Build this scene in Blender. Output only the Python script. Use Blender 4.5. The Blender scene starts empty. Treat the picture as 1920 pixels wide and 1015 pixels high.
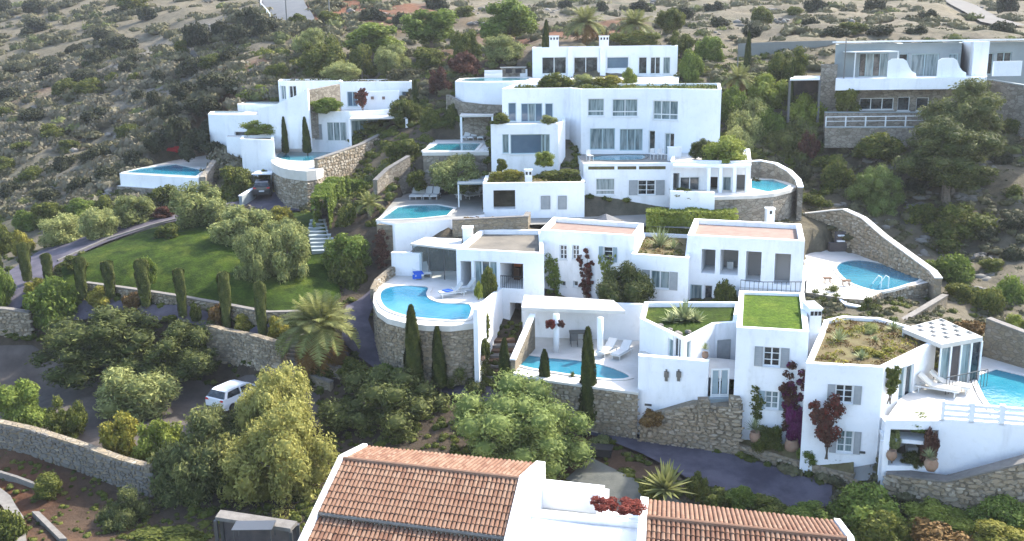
import bpy, bmesh, math, random
import numpy as np
from math import radians, sin, cos, pi, atan2, hypot, sqrt
from mathutils import Vector, Matrix
random.seed(7); RNG = np.random.default_rng(7)
scn = bpy.context.scene
COL = scn.collection

# ------------------------------------------------------------------ camera, sky, sun, exposure
PITCH = radians(13.5); ROLL = radians(0.8); FPX = 1800.0
_r0 = Vector((1,0,0)); _u0 = Vector((0, sin(PITCH), cos(PITCH))); FW = Vector((0, cos(PITCH), -sin(PITCH)))
RT = _r0*cos(ROLL) - _u0*sin(ROLL); UP = _u0*cos(ROLL) + _r0*sin(ROLL)
cam_d = bpy.data.cameras.new('camera'); cam = bpy.data.objects.new('camera', cam_d); COL.objects.link(cam)
cam.matrix_world = Matrix(((RT.x, UP.x, -FW.x, 0), (RT.y, UP.y, -FW.y, 0), (RT.z, UP.z, -FW.z, 0), (0,0,0,1)))
cam_d.sensor_width = 36; cam_d.lens = 36*FPX/1920; cam_d.clip_start = .5; cam_d.clip_end = 3000
scn.camera = cam
SUN_AZ = radians(52); SUN_EL = radians(40)      # azimuth measured from +Y towards +X
world = bpy.data.worlds.new('World'); scn.world = world; world.use_nodes = True
wn = world.node_tree.nodes; wl = world.node_tree.links
bg = wn['Background']; sky = wn.new('ShaderNodeTexSky'); sky.sky_type = 'NISHITA'; sky.sun_disc = False
sky.sun_elevation = SUN_EL; sky.sun_rotation = SUN_AZ; sky.air_density = 1.0; sky.dust_density = 2.0; sky.ozone_density = .7
wl.new(sky.outputs[0], bg.inputs[0]); bg.inputs[1].default_value = 0.15
sd = bpy.data.lights.new('sun', 'SUN'); sd.energy = 2.7; sd.angle = radians(1.5); sd.color = (1, .93, .82)
sun = bpy.data.objects.new('sun', sd); COL.objects.link(sun)
_sv = Vector((sin(SUN_AZ)*cos(SUN_EL), cos(SUN_AZ)*cos(SUN_EL), sin(SUN_EL)))
sun.rotation_euler = _sv.to_track_quat('Z', 'Y').to_euler(); sun.location = (30, 60, 60)
scn.view_settings.view_transform = 'Standard'; scn.view_settings.look = 'None'; scn.view_settings.gamma = 1
scn.view_settings.exposure = 2.05; scn.view_settings.use_curve_mapping = False
scn.cycles.max_bounces = 5; scn.cycles.diffuse_bounces = 3; scn.cycles.glossy_bounces = 2
scn.cycles.transmission_bounces = 3; scn.cycles.transparent_max_bounces = 4
scn.cycles.use_denoising = True; scn.cycles.volume_bounces = 0; scn.cycles.volume_max_steps = 64

# ------------------------------------------------------------------ picture rays -> places in the world
def ray(px, py):
    return FW + RT*((px-960)/FPX) + UP*(-(py-507.5)/FPX)
def PY(px, py, Y):
    d = ray(px, py); return Vector(d*(Y/d.y))
def PZ(px, py, z):
    d = ray(px, py); return Vector(d*(z/d.z))
def PV(px, py, a, b):
    d = ray(px, py); ex, ey = b[0]-a[0], b[1]-a[1]
    t = (a[0]*ey - a[1]*ex)/(d.x*ey - d.y*ex); return Vector(d*t)
def zz(z, *p): return [tuple(PZ(x, y, z)[:2]) for x, y in p]
def yy(*p): return [tuple(PY(x, y, Y)[:2]) for x, y, Y in p]

# ------------------------------------------------------------------ ground height
CP = [(0,1010,45),(100,950,50),(250,920,51),(0,900,52.5),(50,780,59),(250,850,54),(100,700,67),(400,770,60),(440,705,64.5),
(600,800,56),(800,850,51),(750,720,59),(1000,800,54),(900,750,56.5),(1150,800,54),(1250,850,50.5),(1380,870,49),(1500,930,46),
(1200,900,47),(1300,940,45),(960,1010,44),(1400,1000,43),(1800,960,43.5),(1900,1005,42),
(1900,645,59),(1850,560,66),(1900,500,71),(1780,480,76),(1600,390,81),(1700,420,79),(1900,420,77),(1900,330,84),(1700,330,86),(1560,330,86),
(1450,300,88),(1420,200,97),(1500,260,92),(1650,255,90),(1850,255,91),(1560,205,94),(1900,200,95),
(1450,120,108),(1600,70,119),(1850,66,119),(1300,100,118),(1100,75,125),(900,110,118),(800,150,112),(830,205,104),(800,240,99),(770,300,93),
(720,350,86),(650,150,125),(600,90,138),(700,50,150),(540,45,150),(560,100,130),(470,150,122),(430,210,114),(370,280,108),(250,388,96.5),(190,380,99),(340,388,95.5),
(300,400,88),(450,385,91.5),(560,385,91.5),(560,400,88),(400,430,82),(250,430,84),(130,490,77),(300,550,70),(500,600,64.8),(580,580,66.5),
(600,500,74),(350,580,67.8),(100,560,71),(40,530,74),(0,600,69),(0,650,68),(200,600,68.5),(200,655,66.5),(400,690,65),(470,625,64.8),(540,690,62),
(690,620,65),(690,560,70),(650,640,63.5),(760,690,59.5),(900,700,59),(1150,780,55),
(950,560,68),(1100,590,67),(1250,575,66),(1400,410,76),(1450,395,79),(1000,412,76),(870,412,75),(950,200,98),(1230,300,88),(1230,180,100),
(1600,610,57.5),(1750,590,61),(1820,605,59.5),(1650,880,46.5),(1750,800,47),
(200,300,113),(0,400,105),(0,300,126),(0,200,150),(150,200,140),(0,100,190),(0,10,240),(250,100,165),(300,10,215),(450,20,178),
(900,10,185),(1300,40,150),(1300,5,190),(1600,30,150),(1900,30,150),(1900,5,188),(0,480,89),(250,412,87.5),(100,330,116),(330,180,135)]
_pts = [tuple(PY(*c)) for c in CP]
_pts += [(-260,300,14),(0,300,20),(260,300,20),(-260,480,42),(0,480,46),(260,480,46),(-40,28,-27),(0,28,-26.5),(40,28,-25),
         (-120,100,-34),(-120,60,-38),(120,100,-10),(120,50,-20),(-160,180,-16),(150,180,5),(-80,40,-31),(80,35,-23)]
_C = np.array(_pts, dtype=float)
_C[:,2] += 0
def _phi(r2):
    return np.where(r2 > 1e-9, .5*r2*np.log(r2+1e-12), 0)
def _fit():
    X = _C[:,:2]/100; n = len(X)
    d2 = ((X[:,None]-X[None])**2).sum(-1)
    K = _phi(d2) + np.eye(n)*2e-4
    P = np.hstack([np.ones((n,1)), X])
    A = np.zeros((n+3, n+3)); A[:n,:n] = K; A[:n,n:] = P; A[n:,:n] = P.T
    return X, np.linalg.solve(A, np.hstack([_C[:,2], 0, 0, 0]))
_X, _W = _fit()
def HH(xs, ys):
    q = np.stack([np.asarray(xs, float).ravel(), np.asarray(ys, float).ravel()], 1)/100
    out = np.empty(len(q))
    for i in range(0, len(q), 20000):
        s = q[i:i+20000]; d2 = ((s[:,None]-_X[None])**2).sum(-1)
        out[i:i+20000] = _phi(d2) @ _W[:-3] + _W[-3] + s @ _W[-2:]
    return out
def H(x, y): return float(HH([x], [y])[0])
_YS = np.concatenate([np.arange(32, 130, .6), np.arange(130, 470, 3)])
def G(px, py):
    d = ray(px, py); t = _YS/d.y
    h = HH(d.x*t, _YS); zr = d.z*t
    k = np.argmax(h > zr)
    if not (h > zr).any(): k = len(_YS)-1
    if k > 0:
        a = zr[k-1]-h[k-1]; b = h[k]-zr[k]; f = a/(a+b) if a+b > 1e-9 else 0
        Y = _YS[k-1]+(_YS[k]-_YS[k-1])*f
    else: Y = _YS[0]
    p = d*(Y/d.y); return Vector((p.x, p.y, H(p.x, p.y)))
CUTS = []          # (polygon, height): the ground stays below every floor, road and pool laid on it
def cut(pts, z): CUTS.append((np.array([p[:2] for p in pts], float), z))

# ------------------------------------------------------------------ materials
MATS = {}
def _lin(c): return (c[0], c[1], c[2], 1)
def nt(name):
    m = bpy.data.materials.new(name); m.use_nodes = True; t = m.node_tree
    MATS[name] = m; return m, t.nodes, t.links, t.nodes['Principled BSDF']
def mat(name, c, rough=.7, c2=None, scale=1.0, bump=0, spec=.3, metal=0, detail=6, contrast=(.35,.65), coords='Object', bscale=None, streak=False):
    m, N, L, b = nt(name)
    b.inputs['Roughness'].default_value = rough; b.inputs['Specular IOR Level'].default_value = spec; b.inputs['Metallic'].default_value = metal
    g = N.new('ShaderNodeNewGeometry')
    if c2 is None: b.inputs['Base Color'].default_value = _lin(c)
    else:
        n = N.new('ShaderNodeTexNoise'); n.inputs['Scale'].default_value = scale; n.inputs['Detail'].default_value = detail; n.inputs['Roughness'].default_value = .62
        if streak:
            mp = N.new('ShaderNodeMapping'); mp.inputs['Scale'].default_value = (1, 1, .12); L.new(g.outputs['Position'], mp.inputs[0]); L.new(mp.outputs[0], n.inputs['Vector'])
        else: L.new(g.outputs['Position'], n.inputs['Vector'])
        r = N.new('ShaderNodeValToRGB'); r.color_ramp.elements[0].position = contrast[0]; r.color_ramp.elements[1].position = contrast[1]
        r.color_ramp.elements[0].color = _lin(c); r.color_ramp.elements[1].color = _lin(c2)
        L.new(n.outputs[0], r.inputs[0]); L.new(r.outputs[0], b.inputs['Base Color'])
    if bump:
        n2 = N.new('ShaderNodeTexNoise'); n2.inputs['Scale'].default_value = bscale or scale*6; n2.inputs['Detail'].default_value = 5
        L.new(g.outputs['Position'], n2.inputs['Vector'])
        bp = N.new('ShaderNodeBump'); bp.inputs['Strength'].default_value = bump; bp.inputs['Distance'].default_value = .05
        L.new(n2.outputs[0], bp.inputs['Height']); L.new(bp.outputs[0], b.inputs['Normal'])
    return m
def stone_mat(name, cols, scale=3.2, mortar=(.2,.18,.15)):
    m, N, L, b = nt(name); b.inputs['Roughness'].default_value = .9; b.inputs['Specular IOR Level'].default_value = .15
    g = N.new('ShaderNodeNewGeometry'); mp = N.new('ShaderNodeMapping'); mp.inputs['Scale'].default_value = (1,1,1.7); L.new(g.outputs['Position'], mp.inputs[0])
    wn_ = N.new('ShaderNodeTexNoise'); wn_.inputs['Scale'].default_value = 2.0; L.new(mp.outputs[0], wn_.inputs['Vector'])
    mx = N.new('ShaderNodeVectorMath'); mx.operation = 'MULTIPLY_ADD'; L.new(wn_.outputs[1], mx.inputs[0]); mx.inputs[1].default_value = (.25,.25,.25); L.new(mp.outputs[0], mx.inputs[2])
    v = N.new('ShaderNodeTexVoronoi'); v.inputs['Scale'].default_value = scale; L.new(mx.outputs[0], v.inputs['Vector'])
    e = N.new('ShaderNodeTexVoronoi'); e.feature = 'DISTANCE_TO_EDGE'; e.inputs['Scale'].default_value = scale; L.new(mx.outputs[0], e.inputs['Vector'])
    sp = N.new('ShaderNodeSeparateColor'); L.new(v.outputs['Color'], sp.inputs[0])
    r = N.new('ShaderNodeValToRGB'); cr = r.color_ramp
    for i, c in enumerate(cols):
        el = cr.elements[i] if i < 2 else cr.elements.new(.5)
        el.position = i/(len(cols)-1); el.color = _lin(c)
    L.new(sp.outputs[0], r.inputs[0])
    er = N.new('ShaderNodeValToRGB'); er.color_ramp.elements[0].position = .02; er.color_ramp.elements[1].position = .09
    L.new(e.outputs['Distance'], er.inputs[0])
    mix = N.new('ShaderNodeMix'); mix.data_type = 'RGBA'; L.new(er.outputs[0], mix.inputs[0]); mix.inputs[6].default_value = _lin(mortar); L.new(r.outputs[0], mix.inputs[7])
    n = N.new('ShaderNodeTexNoise'); n.inputs['Scale'].default_value = .5; n.inputs['Detail'].default_value = 6; L.new(g.outputs['Position'], n.inputs['Vector'])
    m2 = N.new('ShaderNodeMix'); m2.data_type = 'RGBA'; m2.blend_type = 'MULTIPLY'; m2.inputs[0].default_value = .5
    r2 = N.new('ShaderNodeValToRGB'); r2.color_ramp.elements[0].position = .3; r2.color_ramp.elements[1].position = .7
    r2.color_ramp.elements[0].color = (.5,.46,.4,1); r2.color_ramp.elements[1].color = (1.2,1.15,1.1,1); L.new(n.outputs[0], r2.inputs[0])
    L.new(mix.outputs[2], m2.inputs[6]); L.new(r2.outputs[0], m2.inputs[7]); L.new(m2.outputs[2], b.inputs['Base Color'])
    bp = N.new('ShaderNodeBump'); bp.inputs['Strength'].default_value = .7; bp.inputs['Distance'].default_value = .06
    L.new(er.outputs[0], bp.inputs['Height']); L.new(bp.outputs[0], b.inputs['Normal'])
    return m
def attr_mat(name, cols, rough=.85, transl=0, rnd=.25, spec=.2, nscale=0, pos=None):
    """colour from the per-face attribute 'var' (0..1) shifted by a per-object random"""
    m, N, L, b = nt(name); b.inputs['Roughness'].default_value = rough; b.inputs['Specular IOR Level'].default_value = spec
    a = N.new('ShaderNodeAttribute'); a.attribute_name = 'var'
    oi = N.new('ShaderNodeObjectInfo')
    ma = N.new('ShaderNodeMath'); ma.operation = 'MULTIPLY_ADD'; L.new(oi.outputs['Random'], ma.inputs[0]); ma.inputs[1].default_value = rnd; L.new(a.outputs['Fac'], ma.inputs[2])
    mb_ = N.new('ShaderNodeMath'); mb_.operation = 'SUBTRACT'; L.new(ma.outputs[0], mb_.inputs[0]); mb_.inputs[1].default_value = rnd/2
    fac = mb_.outputs[0]
    if nscale:
        g = N.new('ShaderNodeNewGeometry'); n = N.new('ShaderNodeTexNoise'); n.inputs['Scale'].default_value = nscale; n.inputs['Detail'].default_value = 4
        L.new(g.outputs['Position'], n.inputs['Vector'])
        mc = N.new('ShaderNodeMath'); mc.operation = 'MULTIPLY_ADD'; L.new(n.outputs[0], mc.inputs[0]); mc.inputs[1].default_value = .8; L.new(fac, mc.inputs[2])
        md = N.new('ShaderNodeMath'); md.operation = 'SUBTRACT'; L.new(mc.outputs[0], md.inputs[0]); md.inputs[1].default_value = .4; fac = md.outputs[0]
    r = N.new('ShaderNodeValToRGB'); cr = r.color_ramp
    for i, c in enumerate(cols):
        el = cr.elements[i] if i < 2 else cr.elements.new(.5)
        el.position = (pos[i] if pos else i/(len(cols)-1)); el.color = _lin(c)
    L.new(fac, r.inputs[0]); L.new(r.outputs[0], b.inputs['Base Color'])
    if transl:
        out = N['Material Output']; tr = N.new('ShaderNodeBsdfTranslucent'); L.new(r.outputs[0], tr.inputs[0])
        mx = N.new('ShaderNodeMixShader'); mx.inputs[0].default_value = transl
        L.new(b.outputs[0], mx.inputs[1]); L.new(tr.outputs[0], mx.inputs[2]); L.new(mx.outputs[0], out.inputs[0])
    return m

def white_mat():
    m, N, L, b = nt('white_render'); b.inputs['Roughness'].default_value = .8; b.inputs['Specular IOR Level'].default_value = .2
    g = N.new('ShaderNodeNewGeometry')
    def noise_(sc, scl, det, lo, hi, c0, c1):
        mp = N.new('ShaderNodeMapping'); mp.inputs['Scale'].default_value = sc; L.new(g.outputs['Position'], mp.inputs[0]); n = N.new('ShaderNodeTexNoise'); n.inputs['Scale'].default_value = scl; n.inputs['Detail'].default_value = det; n.inputs['Roughness'].default_value = .6; L.new(mp.outputs[0], n.inputs['Vector'])
        r = N.new('ShaderNodeValToRGB'); r.color_ramp.elements[0].position = lo; r.color_ramp.elements[1].position = hi; r.color_ramp.elements[0].color = _lin(c0); r.color_ramp.elements[1].color = _lin(c1); L.new(n.outputs[0], r.inputs[0]); return n, r
    _, r1 = noise_((1,1,1), .35, 5, .3, .7, (.72,.74,.765), (.83,.84,.85)); _, r2 = noise_((1.3,1.3,.3), .9, 8, .30, .46, (.87,.87,.86), (1,1,1)); n3, r3 = noise_((1,1,1), 2.6, 8, .30, .44, (.93,.925,.91), (1,1,1))
    a = N.new('ShaderNodeMix'); a.data_type = 'RGBA'; a.blend_type = 'MULTIPLY'; a.inputs[0].default_value = 1; L.new(r1.outputs[0], a.inputs[6]); L.new(r2.outputs[0], a.inputs[7])
    c = N.new('ShaderNodeMix'); c.data_type = 'RGBA'; c.blend_type = 'MULTIPLY'; c.inputs[0].default_value = 1; L.new(a.outputs[2], c.inputs[6]); L.new(r3.outputs[0], c.inputs[7]); L.new(c.outputs[2], b.inputs['Base Color'])
    bp = N.new('ShaderNodeBump'); bp.inputs['Strength'].default_value = .2; bp.inputs['Distance'].default_value = .06; L.new(n3.outputs[0], bp.inputs['Height']); L.new(bp.outputs[0], b.inputs['Normal']); return m
WHITE = white_mat()
CREAM = mat('cream_render', (.62,.60,.50), .8, (.74,.72,.62), .6)
TERRA = mat('terrace_paving', (.60,.58,.53), .75, (.72,.70,.66), .8)
PAVE2 = mat('grey_terrace_paving', (.40,.40,.37), .8, (.52,.51,.47), .8)
ASPH = mat('grey_purple_road', (.13,.12,.14), .9, (.27,.255,.265), .6, bump=.4, bscale=10, detail=12, contrast=(.38,.62))
ASPH2 = mat('pale_asphalt', (.20,.22,.235), .85, (.27,.285,.295), .5, bump=.1, bscale=8)
KERB = mat('kerb_stone', (.32,.30,.27), .9, (.45,.42,.38), 3, bump=.3)
GRASS0 = mat('lawn_grass_plain', (.038,.065,.012), .95, (.12,.165,.03), .55, bump=1, bscale=7, contrast=(.33,.66), spec=.08, detail=12)
def grass_mat(name, a, b_, dry, s=.5, dr=(.52,.66)):
    m = mat(name, a, .95, b_, s*1.6, bump=1, bscale=8, contrast=(.36,.62), spec=.08, detail=12); N = m.node_tree.nodes; L = m.node_tree.links; b = N['Principled BSDF']; src = b.inputs['Base Color'].links[0].from_socket
    g = N.new('ShaderNodeNewGeometry')
    def nz(sc, det, lo, hi):
        n = N.new('ShaderNodeTexNoise'); n.inputs['Scale'].default_value = sc; n.inputs['Detail'].default_value = det; n.inputs['Roughness'].default_value = .7; L.new(g.outputs['Position'], n.inputs['Vector']); r = N.new('ShaderNodeMapRange'); r.inputs[1].default_value = lo; r.inputs[2].default_value = hi; L.new(n.outputs[0], r.inputs[0]); return r.outputs[0]
    x = N.new('ShaderNodeMix'); x.data_type = 'RGBA'; L.new(nz(s*.55, 9, *dr), x.inputs[0]); L.new(src, x.inputs[6]); x.inputs[7].default_value = _lin(dry)
    y = N.new('ShaderNodeMix'); y.data_type = 'RGBA'; y.blend_type = 'MULTIPLY'; L.new(nz(5, 6, .62, .42), y.inputs[0]); L.new(x.outputs[2], y.inputs[6]); y.inputs[7].default_value = (.55,.6,.5,1); L.new(y.outputs[2], b.inputs['Base Color']); return m
GRASS = grass_mat('lawn_grass', (.035,.06,.013), (.10,.14,.03), (.19,.20,.06))
TURF = grass_mat('roof_turf', (.11,.18,.03), (.17,.25,.04), (.24,.28,.075), .9, (.5,.7))
DRYSOIL = mat('planted_soil', (.20,.15,.08), .95, (.30,.27,.13), 1.4, bump=.8, bscale=8, spec=.1)
TERRACOTTA = mat('terracotta_roof_paving', (.50,.36,.28), .85, (.62,.48,.38), 1.3, bump=.2)
GRAVEL = mat('gravel_roof', (.27,.25,.21), .95, (.46,.41,.33), .45, bump=.3, bscale=12)
STONE = stone_mat('grey_stone_wall', [(.22,.20,.17),(.42,.39,.33),(.33,.30,.24),(.52,.49,.43),(.36,.31,.23)], 3.0, (.27,.25,.21))
STONE_F = stone_mat('far_stone_wall', [(.26,.23,.19),(.40,.36,.30),(.33,.29,.23),(.46,.43,.37)], 2.2, (.27,.25,.2))
STONE_C = attr_mat('wall_stone', [(.22,.20,.165),(.36,.33,.27),(.34,.28,.20),(.46,.43,.37),(.58,.55,.49)], .9, rnd=.5, nscale=5)
STONE_P = attr_mat('pale_rubble', [(.20,.185,.16),(.31,.29,.255),(.27,.235,.19),(.42,.40,.36)], .9, rnd=.4, nscale=4)
POOL = None
def pool_mat():
    m, N, L, b = nt('pool_water')
    g = N.new('ShaderNodeNewGeometry'); n = N.new('ShaderNodeTexNoise'); n.inputs['Scale'].default_value = .28; n.inputs['Detail'].default_value = 3; L.new(g.outputs['Position'], n.inputs['Vector'])
    oi = N.new('ShaderNodeObjectInfo')
    r = N.new('ShaderNodeValToRGB'); r.color_ramp.elements[0].position = .3; r.color_ramp.elements[1].position = .72
    r.color_ramp.elements[0].color = (.02,.25,.40,1); r.color_ramp.elements[1].color = (.10,.47,.57,1); L.new(n.outputs[0], r.inputs[0])
    mx = N.new('ShaderNodeMix'); mx.data_type = 'RGBA'; mx.blend_type = 'MULTIPLY'; mx.inputs[0].default_value = 1; L.new(r.outputs[0], mx.inputs[6]); L.new(oi.outputs['Color'], mx.inputs[7])
    L.new(mx.outputs[2], b.inputs['Base Color']); b.inputs['Roughness'].default_value = .1; b.inputs['Specular IOR Level'].default_value = .45
    w = N.new('ShaderNodeTexNoise'); w.inputs['Scale'].default_value = 3.5; w.inputs['Detail'].default_value = 3; L.new(g.outputs['Position'], w.inputs['Vector'])
    bp = N.new('ShaderNodeBump'); bp.inputs['Strength'].default_value = .22; bp.inputs['Distance'].default_value = .1; L.new(w.outputs[0], bp.inputs['Height']); L.new(bp.outputs[0], b.inputs['Normal'])
    return m
POOL = pool_mat()
GL_D = mat('dark_glass', (.02,.03,.04), .06, (.17,.19,.19), 1.5, spec=.6, contrast=(.45,.68))
GL_C = mat('curtained_glass', (.12,.20,.22), .12, (.44,.55,.56), 4.5, spec=.5, detail=3, contrast=(.36,.62), streak=True)
GL_B = mat('blue_glass', (.10,.18,.27), .06, (.17,.27,.36), .5, spec=.6)
FRAME_W = mat('white_frame', (.78,.80,.80), .45)
FRAME_T = mat('teal_grey_frame', (.42,.54,.56), .5)
SHUT = mat('blue_grey_shutter', (.36,.47,.52), .6, (.42,.53,.57), 3)
SHUT2 = mat('grey_shutter', (.42,.45,.46), .6, (.50,.52,.53), 3)
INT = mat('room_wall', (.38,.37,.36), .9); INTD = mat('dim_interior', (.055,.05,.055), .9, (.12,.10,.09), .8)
WOOD = mat('brown_wood', (.16,.08,.045), .7, (.24,.13,.07), 4); BRICK = mat('orange_brick', (.45,.14,.06), .85, (.55,.20,.09), 5)
METAL = mat('grey_metal', (.30,.31,.32), .4, metal=.7); BLACK = mat('black_plastic', (.02,.02,.022), .5)
LOUNGE = mat('white_lounger_fabric', (.72,.73,.72), .8); LOUNGE_C = mat('cream_cushion', (.72,.68,.60), .85); LOUNGE_G = mat('pale_grey_lounger_fabric', (.55,.57,.56), .8)
BLUE = mat('blue_towel_fabric', (.02,.10,.50), .85); RED = mat('red_fabric', (.50,.02,.03), .8)
CLAY = mat('clay_pot', (.50,.30,.20), .85, (.58,.40,.28), 3); BARK = mat('tree_bark', (.16,.13,.10), .95, (.28,.23,.18), 5, bump=.6, bscale=12)
PALE_WALL = mat('grey_teal_render', (.38,.44,.45), .8, (.46,.52,.53), .5)
GREYST = mat('grey_cladding', (.36,.38,.36), .85, (.45,.46,.43), .6)
TILE = attr_mat('clay_roof_tile', [(.28,.155,.11),(.37,.22,.155),(.42,.27,.195),(.48,.34,.26)], .85, rnd=.4, nscale=2.5)
TILEB = mat('roof_tile_underlay', (.16,.07,.05), .9)

# ------------------------------------------------------------------ objects
OFF = {}
def tag(o, label=None, cat=None, group=None, kind=None):
    if label: o['label'] = label
    if cat: o['category'] = cat
    if group: o['group'] = group
    if kind: o['kind'] = kind
    return o
def T(name, label, cat, loc=(0,0,0), rz=0, group=None):
    o = bpy.data.objects.new(name, None); o.empty_display_size = .3; COL.objects.link(o)
    o.location = loc; o.rotation_euler = (0,0,rz); OFF[o.name] = Vector(loc); return tag(o, label, cat, group)
class MB:
    def __init__(s): s.v = []; s.f = []; s.var = []
    def face(s, pts, var=None):
        i = len(s.v); s.v += [tuple(p) for p in pts]; s.f.append(tuple(range(i, i+len(pts)))); s.var.append(.5 if var is None else var)
    def mesh8(s, p, var=None):   # p: 8 points, bottom 4 ccw then top 4
        i = len(s.v); s.v += [tuple(q) for q in p]
        for q in ((3,2,1,0),(4,5,6,7),(0,1,5,4),(1,2,6,5),(2,3,7,6),(3,0,4,7)): s.f.append(tuple(i+k for k in q)); s.var.append(.5 if var is None else var)
    def box(s, x0, x1, y0, y1, z0, z1, var=None):
        s.mesh8([(x0,y0,z0),(x1,y0,z0),(x1,y1,z0),(x0,y1,z0),(x0,y0,z1),(x1,y0,z1),(x1,y1,z1),(x0,y1,z1)], var)
    def cbox(s, c, sz, rz=0, rx=0, var=None):
        M = Matrix.Rotation(rz,4,'Z') @ Matrix.Rotation(rx,4,'X'); a,b,d = sz[0]/2, sz[1]/2, sz[2]/2
        s.mesh8([Vector(c)+M@Vector(q) for q in ((-a,-b,-d),(a,-b,-d),(a,b,-d),(-a,b,-d),(-a,-b,d),(a,-b,d),(a,b,d),(-a,b,d))], var)
    def prism(s, pts, z0, z1):
        n = len(pts); A = sum(pts[i][0]*pts[(i+1)%n][1]-pts[(i+1)%n][0]*pts[i][1] for i in range(n))
        if A < 0: pts = pts[::-1]
        i = len(s.v); s.v += [(p[0],p[1],z0) for p in pts]+[(p[0],p[1],z1) for p in pts]
        s.f.append(tuple(i+n-1-k for k in range(n))); s.f.append(tuple(i+n+k for k in range(n)))
        for k in range(n): s.f.append((i+k, i+(k+1)%n, i+n+(k+1)%n, i+n+k))
        s.var += [.5]*(n+2)
    def tube(s, pts, rad, n=6):
        pts = [Vector(p) for p in pts]; rs = rad if hasattr(rad, '__len__') else [rad]*len(pts); rings = []
        for k, p in enumerate(pts):
            t = (pts[min(k+1,len(pts)-1)]-pts[max(k-1,0)]).normalized(); a = t.cross(Vector((0,0,1)))
            a = Vector((1,0,0)) if a.length < .05 else a.normalized(); b = t.cross(a)
            i = len(s.v); s.v += [tuple(p+(a*cos(2*pi*j/n)+b*sin(2*pi*j/n))*rs[k]) for j in range(n)]; rings.append(i)
        for k in range(len(rings)-1):
            for j in range(n): s.f.append((rings[k]+j, rings[k]+(j+1)%n, rings[k+1]+(j+1)%n, rings[k+1]+j)); s.var.append(.5)
        s.f.append(tuple(rings[0]+j for j in range(n))[::-1]); s.f.append(tuple(rings[-1]+j for j in range(n))); s.var += [.5,.5]
    def lathe(s, c, prof, n=14):
        i = len(s.v)
        for r, z in prof: s.v += [(c[0]+r*cos(2*pi*j/n), c[1]+r*sin(2*pi*j/n), c[2]+z) for j in range(n)]
        for k in range(len(prof)-1):
            for j in range(n): s.f.append((i+k*n+j, i+k*n+(j+1)%n, i+(k+1)*n+(j+1)%n, i+(k+1)*n+j)); s.var.append(.5)
        s.f.append(tuple(i+j for j in range(n))[::-1]); s.f.append(tuple(i+(len(prof)-1)*n+j for j in range(n))); s.var += [.5,.5]
def mesh_of(name, mb, m, off=Vector((0,0,0)), smooth=False):
    me = bpy.data.meshes.new(name)
    me.from_pydata([(v[0]-off[0], v[1]-off[1], v[2]-off[2]) for v in mb.v], [], mb.f)
    me.materials.append(m)
    a = me.attributes.new('var', 'FLOAT', 'FACE'); a.data.foreach_set('value', mb.var)
    if smooth: me.shade_smooth()
    me.update(); return me
def root_of(p):
    while p.parent: p = p.parent
    return p
def obj(name, mb, m, parent=None, smooth=False, **k):
    off = OFF.get(root_of(parent).name, Vector((0,0,0))) if parent else Vector((0,0,0))
    o = bpy.data.objects.new(name, mesh_of(name, mb, m, off, smooth)); COL.objects.link(o)
    if parent: o.parent = parent
    tag(o, **k); return o
def copy_tree(o, loc=None, rz=None, label=None, group=None, parent=None, scale=None):
    c = o.copy(); COL.objects.link(c); c.parent = parent
    if loc is not None: c.location = loc; OFF[c.name] = Vector(loc)
    if rz is not None: c.rotation_euler = (0,0,rz)
    if scale is not None: c.scale = scale
    if label: c['label'] = label
    if group: c['group'] = group
    for ch in list(o.children): copy_tree(ch, parent=c)
    return c

# ------------------------------------------------------------------ wall, window and block builders
def inset(pts, d):
    n = len(pts); A = sum(pts[i][0]*pts[(i+1)%n][1]-pts[(i+1)%n][0]*pts[i][1] for i in range(n)); s = 1 if A > 0 else -1; out = []
    for i in range(n):
        p0, p, p1 = pts[i-1], pts[i], pts[(i+1)%n]
        a = Vector((p[0]-p0[0], p[1]-p0[1])).normalized(); b = Vector((p1[0]-p[0], p1[1]-p[1])).normalized()
        na = Vector((-a.y, a.x))*s; nb = Vector((-b.y, b.x))*s; m_ = (na+nb); m_ = m_.normalized() if m_.length > .01 else na
        k = d/max(.35, m_.dot(na)); out.append((p[0]+m_.x*k, p[1]+m_.y*k))
    return out
class Fac:     # a facade: a..b in plan with outward normal
    def __init__(s, a, b, out):
        s.a = Vector(a[:2]); s.b = Vector(b[:2]); s.L = (s.b-s.a).length; s.u = (s.b-s.a)/s.L; s.n = Vector(out)
    def p(s, u, z, d=0):
        q = s.a + s.u*u + s.n*d; return (q.x, q.y, z)
    def pix(s, x, y):
        w = PV(x, y, s.a, s.b); return (Vector(w[:2])-s.a).dot(s.u), w.z
    def rect(s, x0, y0, x1, y1):
        ym = (y0+y1)/2; xm = (x0+x1)/2
        return s.pix(x0, ym)[0], s.pix(x1, ym)[0], s.pix(xm, y1)[1], s.pix(xm, y0)[1]
    def box(s, mb, u0, u1, d0, d1, z0, z1):
        P = [s.p(u0,z0,d1), s.p(u1,z0,d1), s.p(u1,z0,d0), s.p(u0,z0,d0), s.p(u0,z1,d1), s.p(u1,z1,d1), s.p(u1,z1,d0), s.p(u0,z1,d0)]
        if (s.u.x*s.n.y - s.u.y*s.n.x) > 0: P = [P[i] for i in (1,0,3,2,5,4,7,6)]
        mb.mesh8(P)
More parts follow.
